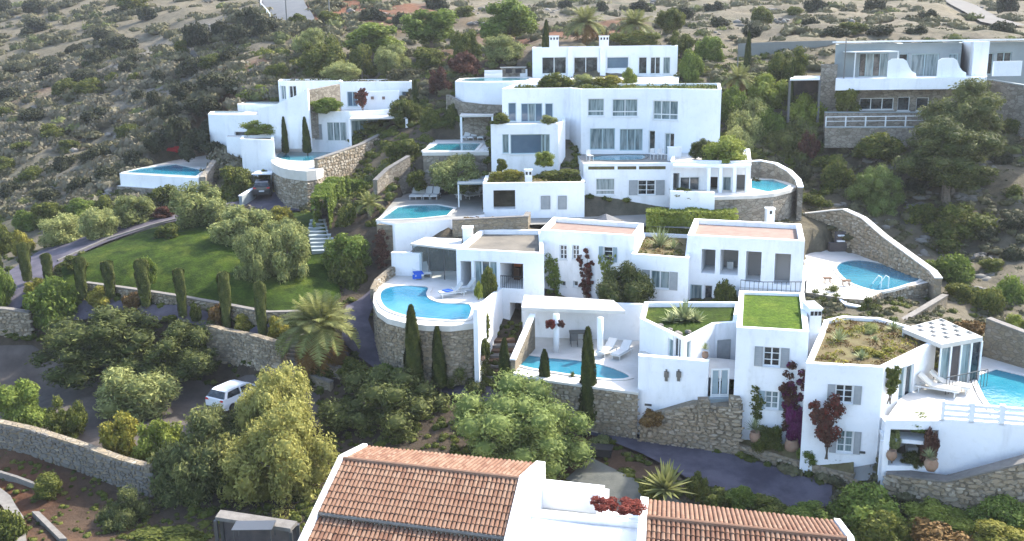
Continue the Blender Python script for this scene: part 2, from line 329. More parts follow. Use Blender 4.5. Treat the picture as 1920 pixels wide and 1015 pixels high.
def shutter(F, root, u0, u1, z0, z1, m, ang=0):
    mb = MB(); F.box(mb, u0, u0+.05, .02, .06, z0, z1); F.box(mb, u1-.05, u1, .02, .06, z0, z1)
    F.box(mb, u0+.05, u1-.05, .02, .06, z0, z0+.06); F.box(mb, u0+.05, u1-.05, .02, .06, z1-.06, z1)
    n = max(4, int((z1-z0-.12)/.11)); 
    for k in range(n):
        za = z0+.06+(z1-z0-.12)*k/n; zb = za+(z1-z0-.12)/n*.8
        mb.face([F.p(u0+.05,za,.055), F.p(u1-.05,za,.055), F.p(u1-.05,zb,.025), F.p(u0+.05,zb,.025)])
    mb.face([F.p(u0+.05,z0,.022), F.p(u1-.05,z0,.022), F.p(u1-.05,z1,.022), F.p(u0+.05,z1,.022)])
    obj('shutter', mb, m, root)
def window(F, root, u0, u1, z0, z1, sty):
    kind = sty[0]; n = 1
    for ch in sty:
        if ch.isdigit(): n = int(ch)
    if kind in 'oO': return       # left open: a room stands behind
    fm = FRAME_T if 't' in sty else FRAME_W
    if kind == 'S':
        mb = MB(); F.box(mb, u0, u1, -.08, -.04, z0, z1); fr = obj('window', mb, fm, root)
        for k in range(n): shutter(F, root, u0+(u1-u0)*k/n+.01, u0+(u1-u0)*(k+1)/n-.01, z0+.01, z1-.01, SHUT2)
        return
    fw = .07; mb = MB(); d0, d1 = -.20, -.12
    F.box(mb, u0, u0+fw, d0, d1, z0, z1); F.box(mb, u1-fw, u1, d0, d1, z0, z1)
    F.box(mb, u0+fw, u1-fw, d0, d1, z0, z0+fw); F.box(mb, u0+fw, u1-fw, d0, d1, z1-fw, z1)
    for k in range(1, n):
        c = u0+(u1-u0)*k/n; F.box(mb, c-fw*.55, c+fw*.55, d0, d1, z0+fw, z1-fw)
    if 'h' in sty:
        for k in (1, 2):
            c = z0+(z1-z0)*k/3; F.box(mb, u0+fw, u1-fw, d0+.01, d1-.01, c-.02, c+.02)
    if 'q' in sty: c = z0+(z1-z0)*.28; F.box(mb, u0+fw, u1-fw, d0, d1+.01, c-.045, c+.045)
    fr = obj('window' if (z1-z0) < 1.9 else 'glass_door', mb, fm, root)
    gm = {'c': GL_C, 'd': GL_D, 'b': GL_B}[kind]
    for k in range(n):
        a = u0+(u1-u0)*k/n+.02; b = u0+(u1-u0)*(k+1)/n-.02; pm = MB(); F.box(pm, a, b, -.18, -.165, z0+.03, z1-.03)
        g2 = gm
        if 'x' in sty and k % 2: g2 = GL_D if kind == 'c' else GL_C
        obj('pane', pm, g2, fr)
    if z1-z0 < 1.9:
        mb = MB(); F.box(mb, u0-.06, u1+.06, .002, .07, z0-.07, z0-.003); obj('sill', mb, FRAME_W, fr)
    if 's' in sty:
        w = (u1-u0)*(.5 if 'w' in sty else .42); m_ = SHUT2 if 'g' in sty else SHUT
        shutter(F, root, u0-w-.02, u0-.02, z0, z1, m_); shutter(F, root, u1+.02, u1+w+.02, z0, z1, m_)
    if 'r' in sty:
        mb = MB(); F.box(mb, u0, u1, .03, .06, z0+.95, z0+1.0); F.box(mb, u0, u1, .03, .06, z0+.08, z0+.12)
        k = u0
        while k < u1: F.box(mb, k, k+.02, .035, .055, z0+.12, z0+.95); k += .13
        obj('railing', mb, FRAME_W, root)
def block(root, pts, z1, z0, ops=None, par=.35, th=.28, m=WHITE, roof=TERRACOTTA, name='wall', reveal=.22, drop=.25):
    ops = ops or {}; n = len(pts)
    A = sum(pts[i][0]*pts[(i+1)%n][1]-pts[(i+1)%n][0]*pts[i][1] for i in range(n)); s = 1 if A > 0 else -1
    mb = MB(); rooms = []
    for i in range(n):
        a, b = pts[i], pts[(i+1)%n]; dx, dy = b[0]-a[0], b[1]-a[1]; L = hypot(dx, dy)
        if L < .02: continue
        F = Fac(a, b, (dy/L*s, -dx/L*s)); R = []
        for o in ops.get(i, []):
            u0, u1, w0, w1 = F.rect(*o[:4]); 
            if u0 > u1: u0, u1 = u1, u0
            u0 = max(.05, u0); u1 = min(F.L-.05, u1); w0 = max(z0+.02, w0); w1 = min(z1-.12, w1)
            if u1-u0 < .1 or w1-w0 < .1: print('opening lost', root.name, o); continue
            R.append((u0, u1, w0, w1, o[4], o[5] if len(o) > 5 else None))
        us = sorted({0, F.L} | {r[k] for r in R for k in (0,1)}); zs = sorted({z0, z1} | {r[k] for r in R for k in (2,3)})
        for p in range(len(us)-1):
            for q in range(len(zs)-1):
                cu = (us[p]+us[p+1])/2; cz = (zs[q]+zs[q+1])/2
                if any(r[0] < cu < r[1] and r[2] < cz < r[3] for r in R): continue
                mb.face([F.p(us[p],zs[q]), F.p(us[p+1],zs[q]), F.p(us[p+1],zs[q+1]), F.p(us[p],zs[q+1])])
        for u0, u1, w0, w1, sty, dep in R:
            d = -(dep or reveal)
            for pa, pb in (((u0,w0),(u1,w0)), ((u1,w0),(u1,w1)), ((u1,w1),(u0,w1)), ((u0,w1),(u0,w0))):
                mb.face([F.p(pa[0],pa[1]), F.p(pb[0],pb[1]), F.p(pb[0],pb[1],d), F.p(pa[0],pa[1],d)])
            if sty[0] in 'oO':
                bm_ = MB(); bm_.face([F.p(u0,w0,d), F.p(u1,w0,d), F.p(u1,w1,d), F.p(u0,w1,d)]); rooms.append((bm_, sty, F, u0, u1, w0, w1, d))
            window(F, root, u0, u1, w0, w1, sty)
    if par > 0:
        ip = inset(pts, th)
        for i in range(n):
            j = (i+1) % n
            mb.face([(*pts[i],z1),(*pts[j],z1),(*ip[j],z1),(*ip[i],z1)]); mb.face([(*ip[i],z1),(*ip[j],z1),(*ip[j],z1-par),(*ip[i],z1-par)])
        rm = MB(); rm.face([(*p, z1-par) for p in ip])
    else:
        rm = MB(); rm.face([(*p, z1) for p in pts])
    w = obj(name, mb, m, root)
    obj('roof', rm, roof, root)
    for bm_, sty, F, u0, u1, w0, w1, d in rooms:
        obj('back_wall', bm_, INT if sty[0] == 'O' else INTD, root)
        r = MB(); rnd = random.Random(int(u0*97))
        if u1-u0 > 1.2:      # simple furniture inside the open room
            r.box(0,0,0,0,0,0); r = MB(); k = u0+.3
            while k < u1-.6:
                wd = rnd.uniform(.4,.9); ht = rnd.uniform(.4,.95); F.box(r, k, k+wd, d+.15, d+.6, w0+.01, w0+ht); k += wd+rnd.uniform(.3,.8)
            obj('furniture', r, WOOD if sty[0]=='o' else LOUNGE, root)
    cut(pts, min(z1, z0+60))
    return w
def chimney(root, px, py_top, py_bot, Y, w=.62, d=.6, holes=2, zb=None):
    c = PY(px, (py_top+py_bot)/2, Y); zt = PY(px, py_top, Y).z; zb = PY(px, py_bot, Y).z-.3 if zb is None else zb
    mb = MB(); mb.box(c.x-w/2, c.x+w/2, Y, Y+d, zb, zt-.12); mb.box(c.x-w/2-.05, c.x+w/2+.05, Y-.05, Y+d+.05, zt-.12, zt)
    o = obj('chimney', mb, WHITE, root)
    mb = MB()
    for k in range(holes):
        u = c.x-w/2+w*(k+.5)/holes; mb.box(u-.09, u+.09, Y-.012, Y+.05, zt-.45, zt-.2)
    obj('vent', mb, BLACK, o)
def wallribbon(name, pts, tops, bots, th, m, parent=None, side=1, cap=None, **k):
    """wall following a plan polyline; the body lies on the given side (left of travel = 1)"""
    P = [Vector(p[:2]) for p in pts]; n = len(P); nr = []
    for i in range(n):
        a = (P[i]-P[i-1]).normalized() if i else (P[1]-P[0]).normalized(); b = (P[i+1]-P[i]).normalized() if i < n-1 else a
        na = Vector((-a.y, a.x)); nb = Vector((-b.y, b.x)); q = (na+nb).normalized(); nr.append(q/max(.4, q.dot(na))*side)
    mb = MB(); cp = MB()
    Q = [P[i]+nr[i]*th for i in range(n)]
    for i in range(n-1):
        j = i+1
        A,B,C_,D = P[i],P[j],Q[j],Q[i]
        mb.face([(*A,bots[i]),(*B,bots[j]),(*B,tops[j]),(*A,tops[i])]); mb.face([(*D,bots[i]),(*C_,bots[j]),(*C_,tops[j]),(*D,tops[i])])
        mb.face([(*A,tops[i]),(*B,tops[j]),(*C_,tops[j]),(*D,tops[i])])
        if cap:
            o = .04; A2,B2,C2,D2 = P[i]-nr[i]*o, P[j]-nr[j]*o, Q[j]+nr[j]*o, Q[i]+nr[i]*o
            cp.mesh8([(*A2,tops[i]+.003),(*B2,tops[j]+.003),(*C2,tops[j]+.003),(*D2,tops[i]+.003),(*A2,tops[i]+.09),(*B2,tops[j]+.09),(*C2,tops[j]+.09),(*D2,tops[i]+.09)])
    for i in (0, n-1): mb.face([(*P[i],bots[i]),(*Q[i],bots[i]),(*Q[i],tops[i]),(*P[i],tops[i])])
    if parent is None and (cap or k.pop('root', False)):
        r = T(name, k.pop('label'), k.pop('cat'), (*P[0], bots[0]), group=k.pop('group', None)); obj('wall_body', mb, m, r); 
        if cap: obj('coping', cp, cap, r)
        return r
    o = obj(name, mb, m, parent, **k)
    if cap: obj('coping', cp, cap, parent)
    return o
# stones laid on a wall face
def _stone_proto():
    out = []; R = random.Random(3)
    for k in range(8):
        n = R.choice((5,6,6,7)); mb = MB(); ph = R.random()*6; o = []; i_ = []
        for j in range(n):
            t = ph+2*pi*j/n; c, s_ = cos(t), sin(t); q = .5/max(abs(c), abs(s_))*R.uniform(.84,1.0); q = min(q, .6)
            o.append((c*q, s_*q)); i_.append((c*q*.78, s_*q*.78))
        for j in range(n):
            l = (j+1) % n; mb.face([(o[j][0],-0.5,o[j][1]),(o[l][0],-.5,o[l][1]),(i_[l][0],.5,i_[l][1]),(i_[j][0],.5,i_[j][1])])
        mb.face([(p[0],.5+R.uniform(-.1,.1),p[1]) for p in i_]); out.append(mb)
    return out
STP = _stone_proto(); STM = {}
def stones(root, pts, tops, bots, out, size=.33, parts=0, m=None, depth=.07):
    """courses of proud stones on the outward face of a polyline wall"""
    m = m or STONE_C; P = [Vector(p[:2]) for p in pts]; R = random.Random(int(abs(P[0].x)*100)+5); lst = []
    for i in range(len(P)-1):
        a, b = P[i], P[i+1]; L = (b-a).length; u = (b-a)/L; nn = Vector((u.y, -u.x))*out
        zb = min(bots[i], bots[i+1]); zt = max(tops[i], tops[i+1]); z = zb
        while z < zt-.06:
            h = size*R.uniform(.4,.85); s = R.uniform(-.6, 0)*size
            while s < L-.05:
                w = size*R.choice((.55,.8,1.0,1.3,1.7,2.1))*R.uniform(.85,1.15); c = s+w/2; f = min(1,max(0,c/L)); top = tops[i]*(1-f)+tops[i+1]*f; bot = bots[i]*(1-f)+bots[i+1]*f
                if z+h*.5 < top-.03 and z+h*.6 > bot and c < L+.05:
                    hh = min(h, top-z)
                    lst.append((a.x+u.x*c, a.y+u.y*c, z+hh/2+R.uniform(-.05,.05)*size/.33, w*.97, hh*1.02, atan2(nn.y, nn.x)-pi/2, R.randrange(8), R.random(), R.uniform(-.2,.2)))
                s += w
            z += h*.98
    # nearest first become separate stones
    lst.sort(key=lambda q: -q[3]*q[4]/max(1,q[1])**2)
    off = OFF[root_of(root).name]; mb = MB()
    for k, (x, y, z, w, h, az, v, var, tw) in enumerate(lst):
        if k < parts:
            key = (v, m.name)
            if key not in STM: STM[key] = mesh_of('stone', STP[v], m)
            o = bpy.data.objects.new('stone', STM[key]); COL.objects.link(o); o.parent = root
            o.location = Vector((x, y, z))-off; o.rotation_euler = (0, tw, az); o.scale = (w, depth*2, h)
        else:
            c, s = cos(az), sin(az); ct, st = cos(tw), sin(tw); i = len(mb.v); pr = STP[v]
            for q in pr.v:
                lx, ly, lz = q[0]*w, q[1]*depth*2, q[2]*h; lx, lz = lx*ct+lz*st, -lx*st+lz*ct
                mb.v.append((x+lx*c-ly*s, y+lx*s+ly*c, z+lz))
            for q in pr.f: mb.f.append(tuple(i+j for j in q)); mb.var.append(var)
    if mb.f: obj('stonework', mb, m, root, kind='stuff')
def arc(c, rx, ry, a0, a1, n, rot=0):
    out = []
    for k in range(n+1):
        t = radians(a0+(a1-a0)*k/n); x, y = rx*cos(t), ry*sin(t); out.append((c[0]+x*cos(rot)-y*sin(rot), c[1]+x*sin(rot)+y*cos(rot)))
    return out
def smoothpoly(pts, n=4, closed=True):
    P = [Vector(p[:2]) for p in pts]; N_ = len(P); out = []
    for i in range(N_ if closed else N_-1):
        p0 = P[(i-1)%N_] if closed or i else P[0]; p1 = P[i]; p2 = P[(i+1)%N_]; p3 = P[(i+2)%N_] if closed or i < N_-2 else P[-1]
        for k in range(n):
            t = k/n; out.append(tuple(.5*((2*p1)+(p2-p0)*t+(2*p0-5*p1+4*p2-p3)*t*t+(3*p1-p0-3*p2+p3)*t**3)))
    if not closed: out.append(tuple(P[-1]))
    return out
_pc = random.Random(11)
def pool(label, pts, z, rim=.3, rm=TERRA, col=None, basin=.9):
    col = col or (_pc.uniform(.8,1.6), _pc.uniform(.88,1.1), _pc.uniform(.85,1.05))
    """pts = outer edge of the water; coping ring stands just above the paving, water just below its top"""
    c = (sum(p[0] for p in pts)/len(pts), sum(p[1] for p in pts)/len(pts))
    r = T('swimming_pool', label, 'swimming pool', (c[0], c[1], z), group=None)
    n = len(pts); op = inset(pts, -rim); mb = MB()
    for i in range(n):
        j = (i+1) % n
        mb.face([(*pts[i],z+.06),(*pts[j],z+.06),(*op[j],z+.06),(*op[i],z+.06)]); mb.face([(*op[i],z-.1),(*op[j],z-.1),(*op[j],z+.06),(*op[i],z+.06)])
        mb.face([(*pts[i],z-.02),(*pts[j],z-.02),(*pts[j],z+.06),(*pts[i],z+.06)])
    obj('coping', mb, rm, r)
    mb = MB(); mb.face([(*p, z+.015) for p in pts]); w = obj('water', mb, POOL, r); w.color = (*col, 1)
    return r
def lay(name, A, B, m, dz=.05, n=40, k=6, kind='structure', flat=None, **kw):
    """a sheet laid on the ground between two plan polylines"""
    def res(P):
        P = [Vector(p[:2]) for p in P]; d = [0]
        for i in range(1, len(P)): d.append(d[-1]+(P[i]-P[i-1]).length)
        out = []
        for q in range(n+1):
            s = d[-1]*q/n; i = 0
            while i < len(P)-2 and d[i+1] < s: i += 1
            f = (s-d[i])/max(1e-6, d[i+1]-d[i]); out.append(P[i]+(P[i+1]-P[i])*f)
        return out
    a, b = res(A), res(B); mb = MB()
    xs = [a[i]+(b[i]-a[i])*j/k for i in range(n+1) for j in range(k+1)]
    zs = HH([p.x for p in xs], [p.y for p in xs]) + dz if flat is None else [flat]*len(xs)
    mb.v = [(p.x, p.y, z) for p, z in zip(xs, zs)]
    for i in range(n):
        for j in range(k):
            q = i*(k+1)+j; mb.f.append((q, q+1, q+k+2, q+k+1)); mb.var.append(.5)
    cut([a[i] for i in range(n+1)]+[b[n-i] for i in range(n+1)], 'soft' if flat is None else flat)
    o = obj(name, mb, m, None, True, kind=kind, **kw); return o
def gg(*p): return [tuple(G(x, y)[:2]) for x, y in p]

hm = bpy.data.materials.new('haze_air'); hm.use_nodes = True; hn = hm.node_tree.nodes; hl = hm.node_tree.links; hn.remove(hn['Principled BSDF'])
pv = hn.new('ShaderNodeVolumePrincipled'); pv.inputs['Color'].default_value = (.86,.91,1,1); pv.inputs['Density'].default_value = .0002; pv.inputs['Anisotropy'].default_value = .2; hl.new(pv.outputs[0], hn['Material Output'].inputs['Volume'])
# ================================================================== large structure
def terrace(label, pts, z, zb, m=STONE, floor=TERRA, cat='terrace', band=None, ops=None, st=None, size=.33, parts=0, name='terrace'):
    r = T(name, label, cat, (*pts[0], zb))
    zt = z if band is None else z-band
    n = len(pts); A = sum(pts[i][0]*pts[(i+1)%n][1]-pts[(i+1)%n][0]*pts[i][1] for i in range(n)); s = 1 if A > 0 else -1
    block(r, pts, zt, zb, ops, par=0, m=m, roof=floor)
    if band is not None:
        mb = MB(); o = inset(pts, -.06)
        for i in range(n):
            j = (i+1)%n; mb.face([(*o[i],zt-.02),(*o[j],zt-.02),(*o[j],z),(*o[i],z)]); mb.face([(*o[i],zt-.02),(*o[j],zt-.02),(*pts[j],zt-.02),(*pts[i],zt-.02)])
        mb.face([(*p, z) for p in o]); obj('white_rim', mb, TERRA if m is not WHITE else WHITE, r)
    if st:
        i0, i1 = st; q = [pts[k % n] for k in range(i0, i1+1)]
        stones(r, q, [zt-.02]*len(q), [zb]*len(q), s, size, parts)
    return r

# ---- middle villa: three joined white blocks above the kidney pool
V1 = T('villa', 'low white villa of three joined blocks with open living room above the kidney shaped pool', 'villa', (*PZ(1013,432,-13.6)[:2], -20))
b1 = zz(-13.6, (1013,431), (1191,442), (1207,419), (1038,407))
block(V1, b1, -13.6, -20.6, {0: [(1049,460,1063,487,'d2h'), (1073,460,1086,487,'d2h'), (1131,463,1149,491,'d1hs'), (1052,527,1061,538,'d1'), (1075,527,1084,538,'d1'), (1119,533,1133,562,'d1')]})
b2 = zz(-14.4, (855,467), (1020,475), (1016,431), (902,430))
block(V1, b2, -14.4, -21.2, {0: [(864,490,884,547,'O1',2.2), (889,490,932,547,'c3x',), (938,494,981,541,'o1',3.0), (956,568,978,622,'o1',1.5)]}, roof=GRAVEL)
b3 = zz(-14.75, (1184,476), (1292,484), (1296,440), (1205,436))
block(V1, b3, -14.75, -20, {0: [(1219,508,1255,542,'c2gs')]}, roof=DRYSOIL, par=.25)
chimney(V1, 877, 427, 470, 71, .75, .75, 0)
F_ = Fac(b2[0], b2[1], (Vector((b2[1][1]-b2[0][1], -(b2[1][0]-b2[0][0]))).normalized()))
mb = MB(); u0,u1,w0,w1 = F_.rect(938,494,981,541)
F_.box(mb, u0, u1, -.04, .0, w0+.85, w0+.9)
for k in range(12): F_.box(mb, u0+(u1-u0)*k/12, u0+(u1-u0)*k/12+.025, -.035, -.01, w0, w0+.85)
obj('railing', mb, BLACK, V1)
mb = MB(); F_.box(mb, u0+.2, u0+.75, -2.95, -2.85, w0+.9, w0+1.5); obj('picture', mb, BRICK, V1)

# ---- kidney pool terrace
zT = -17.3
tp = zz(zT, (703,548),(701,566),(709,584),(728,597),(760,605),(800,610),(845,611),(888,606),(936,549),(858,545),(868,508),(738,510))
W1 = terrace('curved grey stone terrace with white rim carrying the kidney shaped pool', tp, zT, -21.3, band=.35, st=(0,7), size=.3, parts=220)
kp = smoothpoly(zz(zT, (713,556),(722,542),(755,537),(790,538),(803,541),(799,552),(806,562),(832,570),(880,572),(879,596),(866,601),(825,600),(780,596),(745,588),(722,576)), 3)
pool('kidney shaped pool with curved white rim on the round stone terrace', kp, zT, .3)
a_, b_ = PY(936,541,66.2), PY(887,583,57.6)
wallribbon('terrace_side_wall', [a_[:2], b_[:2]], [a_.z+.1, b_.z+.1], [-21.4,-21.4], .3, WHITE, side=1, label='sloping white side wall running down from the kidney pool terrace', cat='wall')
lw = zz(zT, (703,548),(712,536),(740,517),(772,499))
wallribbon('low_stone_wall', lw, [zT+.25,zT+.5,zT+.7,zT+.8], [zT-.5]*4, .35, STONE, side=1, label='low stone parapet curving behind the blue towel lounger', cat='wall')
stones(W1, lw, [zT+.25,zT+.5,zT+.7,zT+.8], [zT]*4, 1, .3)
# glass pavilion behind it
gp = T('glass_pavilion', 'glass sided garden pavilion with pale flat roof beside the kidney pool', 'pavilion', tuple(PZ(778,505,zT)))
gq = zz(zT+2.35, (774,460),(862,470),(862,452),(800,449))
gl = [(p[0],p[1]) for p in gq]
mb = MB(); mb.prism(inset(gl,-.15), zT+2.36, zT+2.5); obj('roof', mb, TERRA, gp)
mb = MB()
for i in range(4):
    a, b = gl[i], gl[(i+1)%4]
    for k in range(3 if i in (0,2) else 1):
        f = k/3; mb.box(a[0]+(b[0]-a[0])*f-.04, a[0]+(b[0]-a[0])*f+.04, a[1]+(b[1]-a[1])*f-.04, a[1]+(b[1]-a[1])*f+.04, zT, zT+2.36)
obj('frame', mb, METAL, gp)
GLASS = mat('clear_glass', (.62,.70,.70), .03, spec=.5); GLASS.node_tree.nodes['Principled BSDF'].inputs['Transmission Weight'].default_value = .9; GLASS.node_tree.nodes['Principled BSDF'].inputs['IOR'].default_value = 1.02
for i in (0,3,2):
    a, b = Vector(gl[i]), Vector(gl[(i+1)%4])
    for k in range(3 if i != 3 else 1):
        n_ = 3 if i != 3 else 1
        p, q = a+(b-a)*(k/n_+.02), a+(b-a)*((k+1)/n_-.02); mb = MB(); mb.face([(*p,zT+.05),(*q,zT+.05),(*q,zT+2.3),(*p,zT+2.3)]); obj('pane', mb, GLASS, gp)

# ---- pergola pool court between the middle villa and the tower villa
zc = -19.9
cp_ = zz(zc, (966,690),(964,700),(1015,711),(1100,723),(1160,731),(1196,736),(1199,668),(1205,630),(975,630))
CT = terrace('stone faced court terrace with pale paving and a long narrow pool', cp_, zc, -23.4, floor=TERRA, st=(1,5), size=.3, parts=120, band=.12)
pool('long tapering pool in the pergola court below the white villa', smoothpoly(zz(zc, (972,666),(1020,672),(1080,677),(1130,686),(1168,700),(1180,709),(1150,712),(1100,707),(1030,697),(968,684)),2), zc, .25)
r = T('court_wall', 'white back wall of the pergola court under the round green tree', 'wall', tuple(PZ(975,640,zc)))
wa = yy((980,600,63.3),(1205,612,62)); block(r, [wa[0], wa[1], (wa[1][0],wa[1][1]+.3), (wa[0][0],wa[0][1]+.3)], -17.35, zc-.5, par=0, roof=WHITE)
pg = T('pergola', 'white flat roofed pergola on round columns over the court pool', 'pergola', tuple(PZ(1043,668,zc)))
pr = yy((983,580,64),(1150,590,62.3),(1172,600,59.6),(978,594,60.8)); mb = MB(); mb.prism(pr, -17.32, -17.1); obj('roof', mb, TERRA, pg)
for px, py in ((1043,660),(1125,668)):
    c = PZ(px,py,zc); mb = MB(); mb.lathe((c.x,c.y,zc), [(.2,0),(.2,2.58)], 12); obj('column', mb, WHITE, pg, True)
# stone side wall on its left with white cap, and brown steps beyond
a_, b_ = PZ(1003,608,-18.2), PZ(966,676,-19.2)
wallribbon('court_side_wall', [a_[:2], b_[:2]], [-17.6,-19.2], [-21,-21.5], .3, STONE, cap=WHITE, side=-1, label='stone side wall with white cap left of the pergola court', cat='wall')
st = T('steps', 'brown paved steps between the white villa and the pergola court', 'steps', tuple(PZ(935,650,-20.2)))
for k in range(8):
    c = PY(930, 680-6*k, 58.6+k*.55); mb = MB(); mb.box(c.x-1.2, c.x+1.3, c.y, c.y+.7, -22, -21.1+k*.17); obj('step', mb, WOOD if k%2 else KERB, st)
# glass balustrade / white rail along the court edge
rl = T('handrail', 'white handrail in front of the long court pool', 'railing', tuple(PZ(966,703,zc)))
q = [PZ(x,y,zc-1.0) for x, y in ((962,722),(1040,735),(1108,746),(1150,754),(1196,746))]
mb = MB(); mb.tube([(p.x,p.y-.25,zc-.75) for p in q], .035); obj('rail', mb, FRAME_W, rl)
mb = MB()
for p in q: mb.box(p.x-.03,p.x+.03,p.y-.28,p.y-.22,zc-3.3,zc-.75)
obj('posts', mb, FRAME_W, rl)

# ---- tower villa: turf roofed tower, V shaped terrace block, planted block and entrance
V2 = T('villa', 'white tower villa with bright turf roof, planted terrace and entrance stair', 'villa', (*PZ(1383,612,-15.5)[:2], -22.5))
t1 = zz(-15.5, (1381,614), (1517,622), (1508,549), (1386,545))
block(V2, t1, -15.5, -23, {0: [(1431,651,1463,688,'d2hsgw'), (1434,734,1460,768,'c2hs')]}, roof=TURF, par=.18, th=.3)
chimney(V2, 1528, 578, 662, 52.6, .66, 1.5, 3)
t2 = zz(-17.0, (1200,597), (1284,637), (1342,607), (1382,604), (1388,566), (1208,566))
block(V2, t2, -17.0, -21.6, {0: [(1252,636,1262,672,'c1t'), (1262,634,1276,672,'d2')], 1: [(1288,640,1296,672,'c1t')], 2: [(1344,637,1369,690,'S1')]}, roof=GRASS, par=.3)
t3 = yy((1197,668,52.8),(1329,678,51.6),(1330,678,52.0),(1197,667,53.2))
block(V2, t3, -17.85, -22.9, {}, par=0, roof=WHITE, th=.2)
fl = yy((1197,690,53.1),(1383,690,51.6),(1383,660,55),(1200,650,57)); mb = MB(); mb.face([(*p,-18.95) for p in fl]); obj('floor', mb, TERRA, V2)
# gate and wall lanterns
Fg = Fac(t3[0], t3[1], (0,-1)); 
gt = MB(); ga = PY(1332,745,51.2); gb = PY(1366,745,51.2)
Fq = Fac(ga[:2], gb[:2], (0,-1)); zb_ = PY(1348,745,51.2).z; zt_ = PY(1348,692,51.2).z
for u in (0, Fq.L/2-.04, Fq.L-.08): Fq.box(gt, u, u+.08, -.05, .0, zb_, zt_)
for w in (zb_, zt_-.08, zb_+.1): Fq.box(gt, .08, Fq.L-.08, -.05, -.003, w, w+.08)
gate = obj('gate', gt, FRAME_W, V2)
for k in range(2):
    gm = MB(); Fq.box(gm, .1+k*Fq.L/2, Fq.L/2*(k+1)-.1, -.04, -.02, zb_+.2, zt_-.1); obj('gate_panel', gm, SHUT, gate)
gm = MB(); Fq.box(gm, -.05, Fq.L+.05, -.25, .25, zb_-.5, zb_-.01); obj('doorstep', gm, PALE_WALL, V2)
for px in (1249, 1272):
    u, z = Fg.pix(px, 705); mb = MB(); Fg.box(mb, u-.13, u+.13, .003, .14, z-.05, z+.28); Fg.box(mb, u-.08, u+.08, .003, .1, z-.3, z-.052); Fg.box(mb, u-.05, u+.05, .003,.06, z+.282, z+.4)
    obj('wall_lantern', mb, METAL, V2)
u, z = Fg.pix(1215, 759); mb = MB(); Fg.box(mb, u-.2, u+.2, .003, .06, z-.06, z+.06); obj('vent_grille', mb, METAL, V2)
# planted block
pb = zz(-16.6, (1511,681), (1657,689), (1756,641), (1728,618), (1650,596), (1580,592), (1545,600), (1536,625))
block(V2, pb, -16.6, -22.8, {0: [(1566,722,1600,757,'d2hsg'), (1569,808,1600,850,'c2h'+'sg')], 1: [(1686,690,1698,748,'c1t'), (1698,686,1712,744,'d1t')]}, roof=DRYSOIL, par=.2)
u, z = Fac(pb[0], pb[1], (0,-1)).pix(1616, 848); mb = MB(); Fac(pb[0], pb[1], (0,-1)).box(mb, u-.15, u+.15, .01, .07, z-.06, z+.06); obj('vent_grille', mb, METAL, V2)
# stepping-stone pergola roof with glass sided room behind
zI = -18.9
gr = zz(-16.35, (1766,646),(1843,632),(1765,597),(1692,616))
rm_ = T('pool_house', 'small glass fronted pool house with slotted white roof behind the right hand pool', 'pool house', (*gr[0], zI))
mb = MB(); nx, ny = 7, 6
A0, A1, A2, A3 = [Vector(p) for p in gr]
def gpt(u, v): return (A0*(1-u)+A1*u)*(1-v)+(A3*(1-u)+A2*u)*v
for i in range(nx):
    for j in range(ny):
        if (i+j) % 2 and 0 < i < nx and 0 < j < ny: e = .34
        else: e = 0
        c = [gpt(i/nx,j/ny), gpt((i+1)/nx,j/ny), gpt((i+1)/nx,(j+1)/ny), gpt(i/nx,(j+1)/ny)]
        if e:
            cc = sum(c, Vector((0,0)))/4; d_ = [p+(cc-p)*.16 for p in c]
            for k in range(4):
                l = (k+1)%4
                mb.face([(*c[k],-16.35),(*c[l],-16.35),(*d_[l],-16.35),(*d_[k],-16.35)]); mb.face([(*d_[k],-16.35),(*d_[l],-16.35),(*d_[l],-16.6),(*d_[k],-16.6)])
        else: mb.face([(*p,-16.35) for p in c])
for k in range(4):
    a, b = gr[k], gr[(k+1)%4]; mb.face([(*a,-16.6),(*b,-16.6),(*b,-16.35),(*a,-16.35)])
obj('slotted_roof', mb, TERRA, rm_)
Fp = Fac(gr[0], gr[1], (0,-1)); mb = MB()
for k in range(5): Fp.box(mb, Fp.L*k/4-.06 if k else 0, Fp.L*k/4+.06, -.15, 0, zI, -16.6)
obj('post', mb, WHITE, rm_)
for k in range(4):
    mb = MB(); Fp.box(mb, Fp.L*k/4+.08, Fp.L*(k+1)/4-.08, -.1, -.08, zI+.02, -16.65); obj('pane', mb, (GL_C, INTD, GL_C, GL_D)[k], rm_)
mb = MB()
for k in range(14): Fp.box(mb, Fp.L*k/13, Fp.L*k/13+.03, .9, .93, zI, zI+.95)
Fp.box(mb, 0, Fp.L, .89, .94, zI+.95, zI+1.0); obj('glass_balustrade', mb, METAL, rm_)
block(rm_, [gr[3], gr[2], (gr[2][0],gr[2][1]-.15), (gr[3][0],gr[3][1]-.15)], -16.6, -20, par=0)

# ---- right lower pool terrace
ip_ = zz(zI, (1660,788),(1765,790),(1935,803),(2060,800),(2040,720),(1930,676),(1845,668),(1757,705),(1690,745))
TI = terrace('white lower right terrace with cream paving and the cut off pool', ip_, zI, -22.6, m=WHITE, floor=TERRA, ops={0: [(1667,806,1757,874,'O1',1.8)]})
pool('blue pool cut by the right edge of the picture', zz(zI, (1828,708),(1868,694),(2000,725),(2030,785),(1868,779),(1845,745)), zI, .3)
